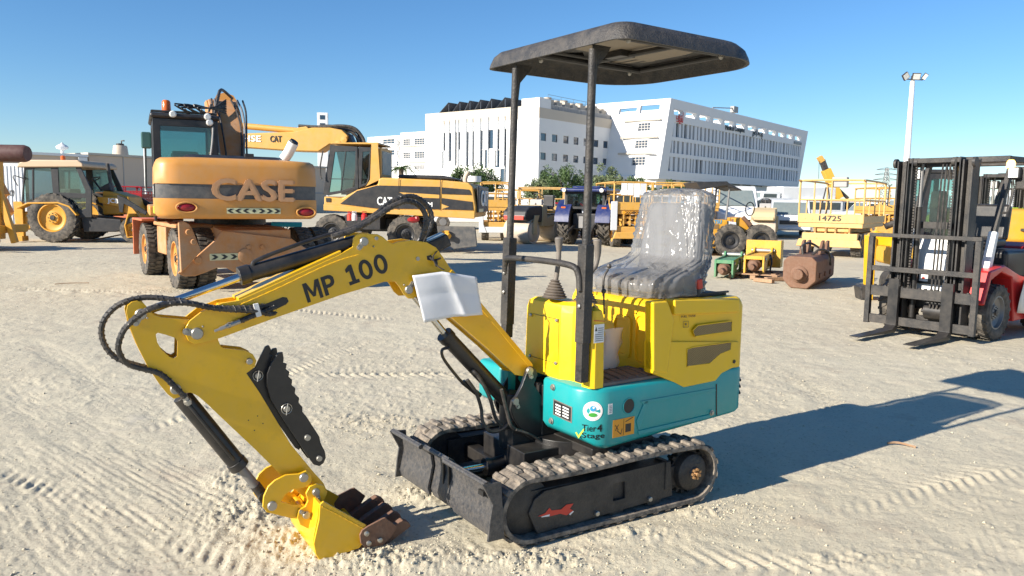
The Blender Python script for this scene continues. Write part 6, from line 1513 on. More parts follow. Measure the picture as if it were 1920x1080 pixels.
def bf(p, x=XB): return CF.front(p[0], p[1], x)
bo = [(332,512),(345,518),(366,517),(388,509),(405,502),(424,502),(440,511),(470,512),(560,510),(612,512),(612,489),(560,458),(545,447),(415,432),(402,450),(378,471)]
cfm().prism([bf(p) for p in bo], XB-.05, XB, 'x').build('dozer_blade', 'chassis_orange', cs, bevel=.012)
cfm().prism([(XB, bf((415,432))[1]), (XB-.001, bf((415,432))[1]-.3), (XB+.5, .85), (XB+.5, 1.0)], bf((545,447))[0], bf((415,432))[0]).build('blade_top', 'chassis_orange', cs, bevel=.01)
pp = [(331,416),(341,414),(352,420),(358,430),(374,470),(352,495),(336,511)]
cfm().prism([bf(p) for p in pp], XB-.12, XB-.055, 'x').build('blade_wing', 'chassis_orange', cs, bevel=.015)
for p, r_ in (((352,435), .05), ((361,453), .045), ((371,488), .06), ((466,463), .035), ((491,463), .035), ((460,480), .12)):
    c = bf(p, XB-.055); cfm().lathe([(r_, 0), (r_, .02), (r_*.8, .03), (.001, .03)], (XB-(.12 if p[0] < 365 else .05), c[0], c[1]), (-1,0,0), 18).build('pivot_boss', 'chassis_orange', cs)
a = bf((447, 487), XB-.052); b = bf((393, 474), XB-.052)
y0, y1, z = b[0], a[0], a[1]
xx = XB-.052
base = cfm().bx(xx-.006, xx, min(y0,y1), max(y0,y1), z+.0, z+.105).build('reflector_strip', 'paper_yellow', cs)
mm = cfm(); w = (y1-y0)/3
for k in range(3):
    c = y0+w*(k+.5); e = w*.18; mm.prism([(c-e*2, z+.015), (c+e*.2, z+.015), (c+e*2.2, z+.052), (c+e*.2, z+.09), (c-e*2, z+.09), (c, z+.052)], xx-.009, xx-.0065, 'x')
mm.build('chevron', 'print_black', base)

# ---------------------------------------------------------------- yellow wheeled excavator, side on
KU = Fr(-2.7, 22.7, 175); kt = thing('wheeled_excavator', KU, 'yellow wheeled excavator side on with dark side stripes and boom reaching left', 'excavator'); YK_ = 1.25
def k5(x, y): return (580+x/4.153, 240+y/4.153)
def kc(p, y=YK_): return KU.side(*k5(*p), y)
def kp(pts, y0, y1, name, m, b=.02, yp=YK_, par=None): return M().prism([kc(p, yp) for p in pts], y0, y1).build(name, m, par or kt, bevel=b)
kp([(110,530),(250,545),(370,480),(530,440),(535,395),(560,385),(1040,405),(1240,425),(1275,460),(1298,620),(1290,700),(110,640)], -1.2, YK_-.02, 'body', 'cat_yellow', .05)
kp([(112,592),(520,632),(1290,655),(1288,708),(112,642)], YK_-.02, YK_+.03, 'lower_rail', 'cat_yellow', .02)
kp([(240,590),(370,490),(530,447),(1015,458),(1015,632),(520,625)], YK_-.018, YK_+.002, 'side_stripe', 'cat_dark', 0)
kp([(1030,462),(1245,480),(1262,520),(1030,512)], YK_-.018, YK_+.002, 'side_stripe', 'cat_dark', 0); kp([(1030,545),(1150,560),(1268,575),(1275,640),(1030,632),(1090,612),(1030,590)], YK_-.018, YK_+.002, 'side_stripe', 'cat_dark', 0)
kp([(700,500),(1012,520),(1012,548),(780,538)], YK_+.003, YK_+.006, 'stripe', 'cat_yellow', 0)
for x in (697, 1020): kp([(x,388),(x+5,388),(x-3,640),(x-8,640)], YK_+.0065, YK_+.009, 'panel_gap', 'print_black', 0)
kp([(130,545),(165,545),(165,575),(130,575)], YK_-.016, YK_+.004, 'vent', 'print_black', 0)
def ktx(s, a, b, h, m, y=YK_+.007, bold=.03): p0 = Vector((kc(a, y)[0], y, kc(a, y)[1])); p1 = Vector((kc(b, y)[0], y, kc(b, y)[1])); text(s, p0, p1, Vector((0,0,h)), m, kt, bold=bold, ext=.01)
ktx('CAT', (530,598), (645,602), .22, 'print_white'); ktx('M', (925,612), (958,613), .12, 'print_white')
# tail face
xr = kc((1298,600))[0]
mm = M().bx(xr-.06, xr-.005, -1.15, 1.15, kc((1290,660))[1], kc((1290,450))[1]).build('tail_panel', 'cat_dark', kt, bevel=.04)
text('CAT', (xr-.07, .75, kc((1290,605))[1]), (xr-.07, -.75, kc((1290,605))[1]), (0,0,.42), 'print_white', kt, bold=.03, ext=.02)
M().bx(xr-.075, xr-.062, .2, 1.1, kc((1290,655))[1], kc((1290,630))[1]).build('reflector_strip', 'paper_yellow', kt)
c = kc((1175,410)); M().tube(smooth([(c[0], .3, c[1]-.2), (c[0], .3, c[1]+.1), (c[0]-.08, .3, c[1]+.28)], 4), .07, 10).build('exhaust', 'drum_concrete', kt)
kp([(640,355),(1000,362),(1150,400),(640,385)], -.9, .5, 'engine_cover', 'cat_dark', .04); c = kc((1220,395)); M().cyl((c[0],-.3,c[1]-.05),(c[0],-.3,c[1]+.12),.22,seg=18).build('air_cleaner', 'white_paint', kt)
# cab
ca = [(100,510),(160,128),(480,118),(530,118),(545,395),(470,440),(300,500),(130,525)]
kp([(160,122),(170,112),(530,110),(545,128)], -.15, YK_-.05, 'cab_roof', 'cat_yellow', .03)
kp([(480,120),(530,118),(548,400),(455,445),(395,470),(440,450),(470,400)], YK_-.10, YK_-.04, 'cab_pillar', 'cat_yellow', .01)
d1 = [(100,515),(158,130),(370,145),(378,470),(250,505),(140,525)]; h1 = [(150,500),(195,185),(355,180),(350,455),(250,485)]
d2 = [(380,145),(478,150),(462,400),(440,445),(382,468)]; h2 = [(402,440),(412,185),(465,180),(455,380),(440,430)]
for d, h in ((d1, h1), (d2, h2)):
    o = M().prism([kc(p) for p in d], YK_-.10, YK_-.05, 'y', [[kc(p) for p in h]]).build('cab_door' if d is d1 else 'window_frame', 'cat_dark', kt, bevel=.008)
    M().prism([kc(p) for p in h], YK_-.08, YK_-.072).build('window_pane', 'window_glass', o)
mm = M(); 
for a_, b_ in (((280,182),(240,490)),((150,395),(352,398))): pa, pb = kc(a_), kc(b_); mm.beam((pa[0], YK_-.065, pa[1]), (pb[0], YK_-.065, pb[1]), .02, .03, up=(0,1,0))
mm.build('door_bar', 'cat_dark', kt)
x0, x1 = kc((135,515))[0], kc((545,395))[0]; zf0, zf1 = kc((135,515))[1], kc((160,128))[1]
o = M().bx(min(x0,x1)-.02, min(x0,x1)+.03, -.1, YK_-.11, kc((540,380))[1], kc((540,150))[1]).build('rear_frame', 'cat_yellow', kt); M().bx(min(x0,x1)-.035, min(x0,x1)-.022, .0, YK_-.22, kc((540,360))[1], kc((540,175))[1]).build('window_pane', 'glass_dusty', o)
M().bx(min(x0,x1)+.3, min(x0,x1)+.75, .25, .85, zf0+.15, zf0+.45).box((min(x0,x1)+.35,.55,zf0+.75), (.15,.5,.7)).build('driver_seat', 'dark_metal', kt, bevel=.05)
o = M().bx(min(x0,x1)+.1, x0, -.12, -.07, zf0, zf1).build('far_frame', 'cat_dark', kt)
M().tube(smooth([(kc(p)[0], YK_+.05, kc(p)[1]) for p in ((110,180),(90,300),(95,385),(105,395))], 5), .02, 6).build('grab_rail', 'dark_metal', kt)
# boom
bm = [(454,250),(548,247),(584,239),(618,239),(640,243),(652,254),(650,262),(640,272),(618,270),(597,284),(554,283),(454,276),(412,275),(412,249)]
def kb(p, y=.55): return KU.side(*p, y)
M().prism([kb(p) for p in bm], -.10, .55).build('boom', 'cat_yellow', kt, bevel=.03)
M().prism([kb(p) for p in ((618,240),(652,250),(690,340),(690,380),(650,380))], .0, .45).build('boom_foot', 'cat_dark', kt, bevel=.03)
a_, b_ = kb((454,236), .3), kb((556,245), .3); M().cyl((a_[0],.3,a_[1]), (b_[0],.3,b_[1]), .09, seg=14).cyl((kb((415,235),.3)[0],.3,kb((415,235),.3)[1]), (a_[0],.3,a_[1]), .05).build('stick_cylinder', 'cat_yellow', kt)
M().prism([kb(p) for p in ((545,240),(572,236),(580,244),(550,250))], .15, .45).build('cylinder_bracket', 'cat_yellow', kt, bevel=.02)
for k, pts in enumerate((((560,236),(600,238),(640,236),(665,241),(680,258),(684,272)), ((590,240),(630,241),(655,246),(668,256),(673,272)), ((600,236),(640,238),(668,247),(676,262),(680,275)))):
    M().tube(smooth([(kb(p, .3-.15*k)[0], .3-.15*k, kb(p, .3-.15*k)[1]) for p in pts], 5), .045, 8).build('hydraulic_hose', 'hose', kt)
def kbt(s, a, b, h, m): p0 = kb(a, .555); p1 = kb(b, .555); text(s, (p0[0], .555, p0[1]), (p1[0], .555, p1[1]), (0,0,h), m, kt, bold=.03, ext=.01)
kbt('HSE', (457,265), (489,265.5), .17, 'print_white'); kbt('CAT', (507,266), (528,266), .17, 'print_black')
q = kb((517,263), .57); 
for x in (645, 634): c = kb((x, 262 if x > 640 else 270), .56); M().lathe([(.09,0),(.09,.04),(.001,.05)], (c[0], .55, c[1]), (0,1,0), 14, cap=False).build('pin', 'cat_yellow', kt)
# undercarriage
for x_ in (kc((740,880))[0], kc((115,880))[0]-.2):
    for s in (1, -1): wheel(kt, (x_, s*1.02, .52), .52, .42, .27, 'cat_dark', 20, out=s, lug='chev', lh=.035)
xa, xb = kc((740,880))[0], kc((115,880))[0]; M().bx(xa-.4, xb, -.5, .5, .55, .95).build('chassis', 'cat_dark', kt, bevel=.04); M().lathe([(.7,0),(.7,.3)], ((xa+xb)/2,0,.95), (0,0,1), 24).build('slew_ring', 'dark_metal', kt)
M().bx(xa+.7, xb-.6, .55, 1.2, .62, .98).bx(xa+.75, xb-.7, .5, 1.15, 1.0, 1.03).build('tool_tray', 'cat_dark', kt, bevel=.02)
p0 = kc((1000,765)); p1 = kc((1290,940)); M().prism([kc(p) for p in ((985,765),(1285,770),(1300,925),(1120,945),(1000,860))], 1.0, 1.12).build('outrigger_plate', 'stripe_grey', kt, bevel=.02)
c = kc((1060,830)); M().box((c[0],1.2,c[1]),(.2,.1,.22)).cyl((c[0],1.2,c[1]),(c[0]-.12,1.3,c[1]-.05),.08).build('outrigger_lamp', 'jcb_yellow', kt, bevel=.02)
def small(name, lab, cat, px, py, D, fn, group=None, deg=0):
    p = at(px, D); z = (EYE+(375+(px-960)*.0157-py)/FPX*D); f_ = Fr(p.x, p.y, deg, z); t = thing(name, f_, lab, cat, group); fn(t); return t
for px, c_, lab in ((656, 'print_red', 'small red canister on the ledge of the yellow excavator'), (664, 'white_paint', 'white jug beside the red canister under the yellow excavator'), (683, 'red_paint', 'dark red can on the ledge right of the white jug')):
    small('canister', lab, 'canister', px, 412, 20.9, lambda t: (M().lathe([(.08,0),(.08,.15),(.03,.18),(.03,.21)], (0,0,0), (0,0,1), 12).build('canister_body', c_, t), M().tube([(-.05,0,.17),(-.05,0,.24),(.05,0,.24),(.05,0,.17)], .012, 5).build('handle', c_, t)), deg=20)
small('cloth_bundle', 'crumpled pink rag lying on the undercarriage of the yellow excavator', 'rag', 775, 413, 21.0, lambda t: M().ball((0,0,.03), .12, 10, (1.4,.8,.7)).ball((.10,0,.06), .08, 8).build('rag', 'lens_red', t))
small('broom_head', 'turquoise brush standing behind the tail of the orange excavator', 'brush', 532, 424, 15.6, lambda t: (M().bx(-.25,.35,-.05,.05,0,.10).build('brush_block', 'turquoise', t, bevel=.02), [M().cyl((-.22+.07*k,0,.0),(-.26+.07*k,0,-.22),.012,seg=5).build('bristle', 'dark_metal', t) for k in range(6)]), deg=10)
# ---------------------------------------------------------------- backhoe loader at the far left
def j5(x, y): return (x/4.697, 250+y/4.697)
JF = Fr(-12.9, 24.5, 1); jt = thing('backhoe_loader', JF, 'dusty yellow backhoe loader with cream roof and big yellow rear rim at far left', 'backhoe loader'); YJ = -1.05
def jc(p, y=YJ): return JF.side(*j5(*p), y)
def jp(pts, y0, y1, name, m, b=.02, yp=YJ, par=None, holes=()): return M().prism([jc(p, yp) for p in pts], y0, y1, 'y', [[jc(p, yp) for p in h] for h in holes]).build(name, m, par or jt, bevel=b)
c = jc((475, 855)); rx, fx = c[0], jc((1165, 865))[0]
for s in (-1, 1):
    wheel(jt, (rx, s*.95, .76), .76, .42, .43, 'jcb_yellow', 22, out=s, lug='chev', lh=.05); wheel(jt, (fx, s*.90, .42), .40, .32, .22, 'jcb_yellow', 20, out=s, lug='chev', lh=.03)
jp([(150,300),(165,262),(230,232),(690,236),(735,268),(738,298)], -1.1, 1.05, 'cab_roof', 'roof_cream', .04)
M().lathe([(.07,0),(.07,.14),(.04,.16)], (jc((450,225))[0], -.4, jc((450,232))[1]), (0,0,1), 12).build('beacon_lamp', 'lens_orange', jt)
for y in (YJ+.03, .95):
    jp([(180,610),(205,300),(700,290),(800,500),(803,740),(560,740),(500,615)], y, y+.05, 'cab_frame', 'cat_dark', .008, holes=[[(290,590),(290,310),(440,305),(465,590)], [(195,600),(215,320),(275,315),(275,600)], [(515,520),(505,300),(660,300),(745,500),(745,530)], [(600,570),(750,570),(750,660),(690,680)]])
    for h in ([(290,590),(290,310),(440,305),(465,590)], [(195,600),(215,320),(275,315),(275,600)], [(515,520),(505,300),(660,300),(745,500),(745,530)], [(600,570),(750,570),(750,660),(690,680)]):
        jp(h, y+.02, y+.027, 'window_pane', 'window_glass', 0)
x0, x1 = jc((205,400))[0], jc((700,300))[0]; M().prism([(-.98, jc((205,600))[1]), (.9, jc((205,600))[1]), (.9, jc((205,300))[1]), (-.98, jc((205,300))[1])], x0, x0+.05, 'x', [[(-.88, jc((205,580))[1]), (.8, jc((205,580))[1]), (.8, jc((205,320))[1]), (-.88, jc((205,320))[1])]]).build('rear_frame', 'cat_dark', jt)
M().bx(x0+.5, x0+1.0, -.3, .3, 1.3, 1.65).box((x0+.45, 0, 1.95), (.15,.5,.6)).build('driver_seat', 'dark_metal', jt, bevel=.04)
M().tube([(x1-.15+.18*math.cos(k*.5236), .2*math.sin(k*.5236), 1.95+.08*math.cos(k*.5236)) for k in range(12)], .02, 5, closed=True).cyl((x1+.1,0,1.6),(x1-.15,0,1.95),.03).build('steering_wheel', 'dark_metal', jt)
for s in (-1, 1):
    a, b = (YJ-.12, YJ+.25) if s < 0 else (.72, 1.15)
    M().strip([jc(p) for p in ((168,665),(265,622),(525,618),(620,650),(685,725))], a, b, .05).build('fender', 'jcb_yellow', jt, bevel=.01)
jp([(810,500),(900,512),(1050,555),(1075,640),(1090,700),(960,720),(810,720)], -.45, .45, 'hood', 'jcb_yellow', .05)
jp([(690,730),(1050,760),(1060,850),(1000,870),(720,870)], -.95, -.3, 'side_tank', 'cat_dark', .03); jp([(300,690),(800,740),(1100,780),(1100,850),(300,850)], -.35, .35, 'chassis', 'cat_dark', .03)
for s in (-1, 1):
    y = -.62 if s < 0 else .55
    jp([(850,560),(1060,560),(1120,600),(1265,780),(1265,840),(1000,840),(1180,790),(1060,650),(870,610)], y, y+.10, 'loader_arm', 'jcb_yellow', .02, yp=-.62)
    jp([(1040,540),(1110,570),(1300,690),(1290,720),(1100,620),(1090,700),(1060,690)], y-.07, y-.02, 'loader_link', 'cat_dark', .01, yp=-.62)
M().strip([jc(p, 0) for p in ((1270,700),(1240,800),(1262,905),(1340,900))], -1.1, 1.1, .04).build('front_bucket', 'jcb_yellow', jt, bevel=.01)
M().cyl((jc((880,500))[0], -.3, jc((880,500))[1]-.1), (jc((835,255))[0], -.3, jc((835,255))[1]), .055).build('exhaust', 'dark_metal', jt); jp([(790,470),(870,430),(890,505),(800,500)], -.45, -.15, 'air_cleaner', 'dark_metal', .03)
p0, p1 = jc((948,607), -.66), jc((1045,616), -.66); text('JCB', (p0[0], -.655, p0[1]), (p1[0], -.655, p1[1]), (0,0,.13), 'print_white', jt, bold=.04, ext=.01)
for s in (-1, 1):
    y = -.98 if s < 0 else .86
    jp([(100,600),(185,600),(200,935),(135,945)], y, y+.12, 'stabilizer_leg', 'jcb_yellow', .02); jp([(130,905),(200,905),(205,950),(128,950)], y-.1, y+.22, 'stabilizer_pad', 'jcb_yellow', .01)
jp([(90,690),(190,690),(330,700),(330,830),(110,860)], -.9, .9, 'backhoe_frame', 'jcb_yellow', .03)
M().prism([jc(p, .2) for p in ((100,700),(30,560),(60,540),(-60,300),(-90,320),(-20,600),(40,760))], .1, .4).build('backhoe_boom', 'jcb_yellow', jt, bevel=.03)
M().tube(smooth([(x0+.1, YJ-.02, 1.9), (x0-.2, YJ-.15, 2.0), (x0-.1, YJ-.12, 1.7)], 4), .015, 5).build('mirror_arm', 'dark_metal', jt)
# white container and the drum of a truck at the frame edge
F_ = Fr(*at(18, 31).xy, -1); t = thing('container', F_, 'grey white container with a stencilled number behind the backhoe loader', 'container')
a, b = F_.side(-60, 305), F_.side(46, 305); M().bx(a[0], b[0], 0, 2.4, .1, a[1]).build('container_box', 'fin_white', t, bevel=.02)
for k in range(14): x = a[0]+.15+(b[0]-a[0]-.3)*k/13; M().bx(x-.03, x+.03, -.03, -.002, .2, a[1]-.1).build('rib', 'fin_white', t)
p0, p1 = F_.side(8, 367), F_.side(28, 367); text('CH 129', (p0[0], -.035, p0[1]), (p1[0], -.035, p1[1]), (0,0,.22), 'print_black', t, bold=.02, ext=.005)
F_ = Fr(*at(8, 20).xy, 0); t = thing('boom_truck', F_, 'dark red drum carried on a tan frame, cut by the left edge', 'drum truck')
a, b, c = F_.side(-90, 288), F_.side(52, 288), F_.side(0, 302)
M().lathe([(.05,0),(.19,.0),(.22,.08),(.22,b[0]-a[0]-.08),(.19,b[0]-a[0]),(.05,b[0]-a[0])], (a[0],0,b[1]), (1,0,0), 20).build('drum', 'maroon', t)
o = F_.side(0, 400); M().beam((o[0]-.1,0,.3),(o[0]-.05,0,b[1]-.2),.22,.3,up=(1,0,0)).beam((o[0]+.35,0,.2),(o[0]+.0,0,1.6),.12,.16,up=(1,0,0)).build('support_frame', 'jcb_yellow', t, bevel=.02)
M().bx(-3,o[0]+.15,-.6,.9,.45,.66).build('chassis', 'jcb_yellow', t, bevel=.03); M().tube([(o[0]-.5,-.8,.35),(o[0]+.5,-.85,.3)],.06,10).build('drill_pipe', 'drum_concrete', t); M().cyl((-1.6,-.9,.5),(-1.6,.9,.5),.5,seg=20).build('wheel','tyre',t)

# ---------------------------------------------------------------- scissor lifts
def lift(px0, px1, pr, pd, D, deg, label, m='lift_yellow', depth=3.0, grey=False, signs=0, num=None, zb=.0, wheels=True, scis=None, box=False, extra=0):
    """px0..px1: width of the short or long side facing the camera; pr rail top row, pd deck row"""
    c = at((px0+px1)/2, D); f = Fr(c.x, c.y, deg); t = thing('scissor_lift', f, label, 'scissor lift', 'scissor lifts parked across the yard')
    # local y runs to the left in the picture; the visible end is at x=0, the body extends to -x... away from the camera
    yl = f.front(px0, pd, 0)[0]; yr = f.front(px1, pd, 0)[0]; y0, y1 = min(yl, yr), max(yl, yr); zt = f.front((px0+px1)/2, pr, 0)[1]; zd = f.front((px0+px1)/2, pd, 0)[1]
    M().bx(-depth, 0, y0, y1, zd-.14, zd).build('platform_deck', m, t, bevel=.02)
    M().bx(0, .025, y0, y1, zd+.002, zd+.26).bx(-depth, 0, y1+.001, y1+.025, zd+.002, zd+.20).bx(-depth, 0, y0-.025, y0-.001, zd+.002, zd+.20).build('toe_board', m, t)
    zm = (zt+zd)/2+.05; r = .028
    for (a, b, n) in (((0,y0),(0,y1),4),((0,y1),(-depth,y1),4),((0,y0),(-depth,y0),4),((-depth,y0),(-depth,y1),2)):
        A = Vector((*a,0)); B = Vector((*b,0)); d = (B-A).normalized(); h = lambda v, z: Vector((v.x, v.y, z)); q = .14
        M().tube(smooth([h(A,zd), h(A,zt-q), h(A+d*q*.3,zt-q*.3), h(A+d*q,zt), h(B-d*q,zt), h(B-d*q*.3,zt-q*.3), h(B,zt-q), h(B,zd)], 3), r, 7).build('guard_rail', m, t)
        M().tube([h(A,zm), h(B,zm)], r*.8, 6).build('guard_rail', m, t)
        for k in range(1, n): p = A.lerp(B, k/n); M().tube([h(p,zd), h(p,zm if k % 2 else zt)], r*.8, 6).build('rail_post', m, t)
    # folded scissor stack
    zs0, zs1 = .75, zd-.16; n = max(2, int((zs1-zs0)/.24))
    ya, yb = y0+(y1-y0)*.27, y0+(y1-y0)*.73
    if scis: ya, yb = scis
    for k in range(n):
        z = zs0+(zs1-zs0)*(k+.5)/n
        for yy in (ya, yb): M().beam((-.15, yy, z-.06), (-depth+.15, yy, z+.06), .06, .13).build('scissor_arm', m, t); M().beam((-.15, yy+.09, z+.06), (-depth+.15, yy+.09, z-.06), .06, .13).build('scissor_arm', m, t)
        M().cyl((-.12, ya-.06, z), (-.12, yb+.15, z), .045, seg=10).build('pivot_tube', m, t)
        for yy in (ya-.03, ya+(yb-ya)*.33, ya+(yb-ya)*.66, yb+.10): M().bx(-.10, -.02, yy, yy+.05, z-.10, z+.10).build('link_plate', m, t)
    M().bx(-depth+.1, .0, y0+.12, y1-.12, .42, .70).build('chassis', m, t, bevel=.03)
    M().prism([(y0-.02,.30),(y1+.02,.30),(y1-.05,.52),(y0+.05,.52)], .0, .10, 'x').build('bumper', 'fin_white' if grey else m, t, bevel=.02)
    if grey:
        for yy, s in ((y0, 1), (y1, -1)): M().prism([(yy-.05*s,.30),(yy+.25*s,.30),(yy+.12*s,.62),(yy+.10*s,1.35),(yy-.05*s,1.35)], .005, .12, 'x').build('outrigger', 'fin_white', t, bevel=.02)
    for xx in (-.45, -depth+.5):
        for yy, s in ((y0+.18, -1), (y1-.18, 1)): wheel(t, (xx, yy, .36), .36, .28, .19, m, 18, out=s, lh=.02)
    if box: M().box((-.15, y1-.7, zt-.05), (.25,.42,.30)).build('control_box', 'wall_grey', t, bevel=.03); M().tube(smooth([(-.1,y0+.7,zt-.2),(-.1,y0+.62,zm-.1),(-.1,y0+.55,zd+.1)],4),.02,5).tube(smooth([(-.1,y0+.75,zt-.2),(-.1,y0+.8,zm),(-.1,y0+.7,zd+.1)],4),.02,5).build('control_cable', 'hose', t)
    for k in range(signs): w = (y1-y0)/6; yy = y0+.22+k*w; M().bx(.03, .04, yy, yy+w*.92, zt-.42-(.06 if k == 2 else 0), zt-.03).build('notice_sheet', 'print_white' if k < 3 else 'fin_white', t)
    if num: text(num, (.03, (y0+y1)/2-.30, zd+.06), (.03, (y0+y1)/2+.30, zd+.06), (0,0,.15), 'print_black', t, bold=.02, ext=.005)
    return t, f, (y0, y1, zt, zd, zm)
lift(901, 957, 342, 388, 28.5, -88, 'yellow scissor lift with grey outriggers directly right of the yellow excavator tail', depth=2.6, grey=True)
t, f, q = lift(972, 1060, 352, 398, 31, -92, 'pale yellow platform lift behind the drum roller, between the canopy posts', 'lift_pale', depth=3.2)
t, f, (y0, y1, zt, zd, zm) = lift(1151, 1222, 342, 394, 25.5, -84, 'yellow scissor lift with white notice sheets on its rail, right of the blue tractor', depth=2.8, signs=4)
M().box((.06, y0-.0, 1.05), (.05,.22,.95)).build('hose_tray', 'fin_white', t, bevel=.02)
yc2 = (y0+y1)/2
base = M().bx(.026, .04, y0+.3, y1-.3, zd-.14, zd-.02).build('reflector_strip', 'print_orange', t)
for k in range(7): w = (y1-y0-.7)/7; yy = y0+.35+w*k; s = 1 if k < 3.5 else -1; M().prism([(yy,zd-.13),(yy+w*.5,zd-.13),(yy+w*.5+.08*s,zd-.08),(yy+w*.5,zd-.03),(yy,zd-.03),(yy+.08*s,zd-.08)], .041, .045, 'x').build('chevron', 'print_black', base)
lift(1224, 1292, 343, 392, 29.5, -90, 'second yellow platform lift in line, partly behind the wrapped seat', depth=3.0)
LB, fB, (y0, y1, zt, zd, zm) = lift(1497, 1618, 338, 418, 22.4, -124, 'big pale yellow scissor lift numbered 14725 with grey control box', 'lift_pale', depth=3.6, num='14725', box=True)
lift(1262, 1348, 347, 390, 35, -90, 'far yellow platform lift between the notice lift and the white high roof van', depth=2.6)
lift(1640, 1688, 352, 396, 33, -96, 'yellow platform lift just left of the forklift mast, behind the numbered lift', depth=2.6)
lift(930, 1010, 356, 394, 37, -93, 'distant yellow platform lift behind the left canopy post', depth=2.6)
# red lift behind the backhoe
t, f, (y0, y1, zt, zd, zm) = lift(206, 266, 350, 372, 33, -90, 'red platform lift half hidden behind the backhoe loader arm', 'lens_red', depth=2.4)
M().prism([(y0-.3,.5),(y1+.1,.5),(y1,1.45),(y0,1.6)], .05, 1.2, 'x').build('engine_cover', 'orange_red', t, bevel=.08)

# ---------------------------------------------------------------- tandem rollers
def roller(px, py, D, deg, label, hoodm='cat_dark', sc=1.0):
    c = ground(px, py); f = Fr(c.x, c.y, deg); t = thing('road_roller', f, label, 'road roller', 'tandem rollers')
    W = .5*sc
    for x in (.95, -.95):
        M().lathe([(.02,-W),(.30,-W),(.33,-W+.02),(.34,-W+.06),(.40*1.0,-W+.02),(.42,-W),(.43,-W+.02),(.43,W-.02),(.42,W),(.40,W-.02),(.34,W-.06),(.33,W-.02),(.30,W),(.02,W)], (x,0,.43), (0,1,0), 36).build('drum', 'drum_concrete', t)
        for s in (-1, 1): M().prism([(x-.12,.34),(x+.12,.34),(x+.10,.70),(x+.02,1.0),(x-.30,1.0),(x-.14,.7)], s*(W+.03)-.025, s*(W+.03)+.025).cyl((x,s*(W-.02),.43),(x,s*(W+.07),.43),.10).build('drum_bracket', 'cream_paint', t, bevel=.01)
    M().prism([(.30,.75),(1.42,.82),(1.50,.95),(1.40,1.16),(1.15,1.30),(.30,1.34)], -W*.95, W*.95).build('hood', hoodm, t, bevel=.06, seg=3)
    M().prism([(.0,.60),(.34,.60),(.34,1.36),(.0,1.36)], -W, W).build('hood_panel', 'cream_paint', t, bevel=.03)
    M().bx(1.44, 1.50, -W*.8, W*.8, .84, .98).build('front_panel', 'print_red' if hoodm == 'cat_dark' else 'cream_paint', t, bevel=.01)
    M().prism([(-1.5,.70),(.0,.55),(.0,.9),(-.3,1.0),(-1.45,1.05)], -W*.95, W*.95).build('rear_frame', 'cream_paint', t, bevel=.05)
    M().bx(-1.0,-.3,-W,W,1.06,1.16).build('platform', 'cat_yellow', t, bevel=.02)
    M().box((-.75,0,1.26),(.45,.45,.14)).box((-.98,0,1.5),(.12,.45,.45)).build('driver_seat', 'cat_dark', t, bevel=.04)
    M().tube([(-.18+.10*math.cos(k*.5236),.19*math.sin(k*.5236),1.68+.09*math.cos(k*.5236)) for k in range(12)],.018,6,closed=True).cyl((0,0,1.36),(-.18,0,1.68),.035).build('steering_wheel', 'dark_metal', t)
    M().bx(-.12,.0,-.25,.25,1.3,1.55).build('dashboard', 'wall_grey', t, bevel=.03)
    return t
roller(1003, 454.5, 26, 238, 'cream tandem roller with a pale front drum between the canopy posts')
roller(1432, 447, 30, 250, 'dusty tandem roller behind the yellow loader, before the silver car', 'cream_paint')

# ---------------------------------------------------------------- blue tractor seen from behind
p = ground(1107, 462); TF = Fr(p.x, p.y+.9, 68); t = thing('tractor', TF, 'blue farm tractor with dark tinted cab seen from behind, left of the wrapped seat', 'tractor')
for s in (-1, 1): wheel(t, (0, s*.72, .72), .72, .42, .40, 'cat_dark', 20, out=s, lug='chev', lh=.06); wheel(t, (2.1, s*.65, .45), .45, .30, .25, 'cat_dark', 18, out=s, lug='chev', lh=.04)
for s in (-1, 1):
    y0, y1 = (.46, .98) if s > 0 else (-.98, -.46); M().strip(arc(0, .72, .80, 175, 20, 12), y0, y1, .05).build('fender', 'blue_paint', t, bevel=.01)
    M().box((-.62, s*.72, 1.28), (.05,.16,.08)).build('tail_lamp', 'lens_orange', t, bevel=.01)
zt = TF.front(1110, 352, -.5)[1]
for s in (-1, 1):
    o = M().prism([(-.55,1.25),(1.05,1.05),(.95,zt-.15),(-.42,zt-.15)], s*.72-.02, s*.72+.02, 'y', [[(-.46,1.33),(.94,1.15),(.86,zt-.22),(-.34,zt-.22)]]).build('cab_frame', 'cat_dark', t); M().prism([(-.46,1.33),(.94,1.15),(.86,zt-.22),(-.34,zt-.22)], s*.72-.005, s*.72+.005).build('window_pane', 'window_glass', o)
o = M().prism([(-.70,1.25),(.70,1.25),(.70,zt-.15),(-.70,zt-.15)], -.52, -.47, 'x', [[(-.62,1.33),(-.03,1.33),(-.03,zt-.22),(-.62,zt-.22)],[(.03,1.33),(.62,1.33),(.62,zt-.22),(.03,zt-.22)]]).build('cab_frame', 'cat_dark', t)
for a, b in ((-.62,-.03),(.03,.62)): M().prism([(a,1.33),(b,1.33),(b,zt-.22),(a,zt-.22)], -.50, -.49, 'x').build('window_pane', 'window_glass', o)
M().bx(-.75, 1.2, -.82, .82, zt-.15, zt-.02).build('cab_roof', 'blue_paint', t, bevel=.06, seg=3); M().bx(-.4,.8,-.5,.5,zt-.019,zt+.06).build('roof_hatch', 'blue_paint', t, bevel=.04)
for s in (-1, 1): M().lathe([(.07,0),(.07,.05),(.001,.06)], (-.76, s*.66, zt-.09), (-1,0,0), 12).build('work_lamp', 'lens_clear', t)
M().bx(-.45,1.2,-.44,.44,.55,1.1).build('chassis', 'cat_dark', t, bevel=.04); M().prism([(1.15,.75),(2.6,.75),(2.65,1.1),(2.4,1.35),(1.15,1.45)], -.4, .4).build('hood', 'blue_paint', t, bevel=.08)
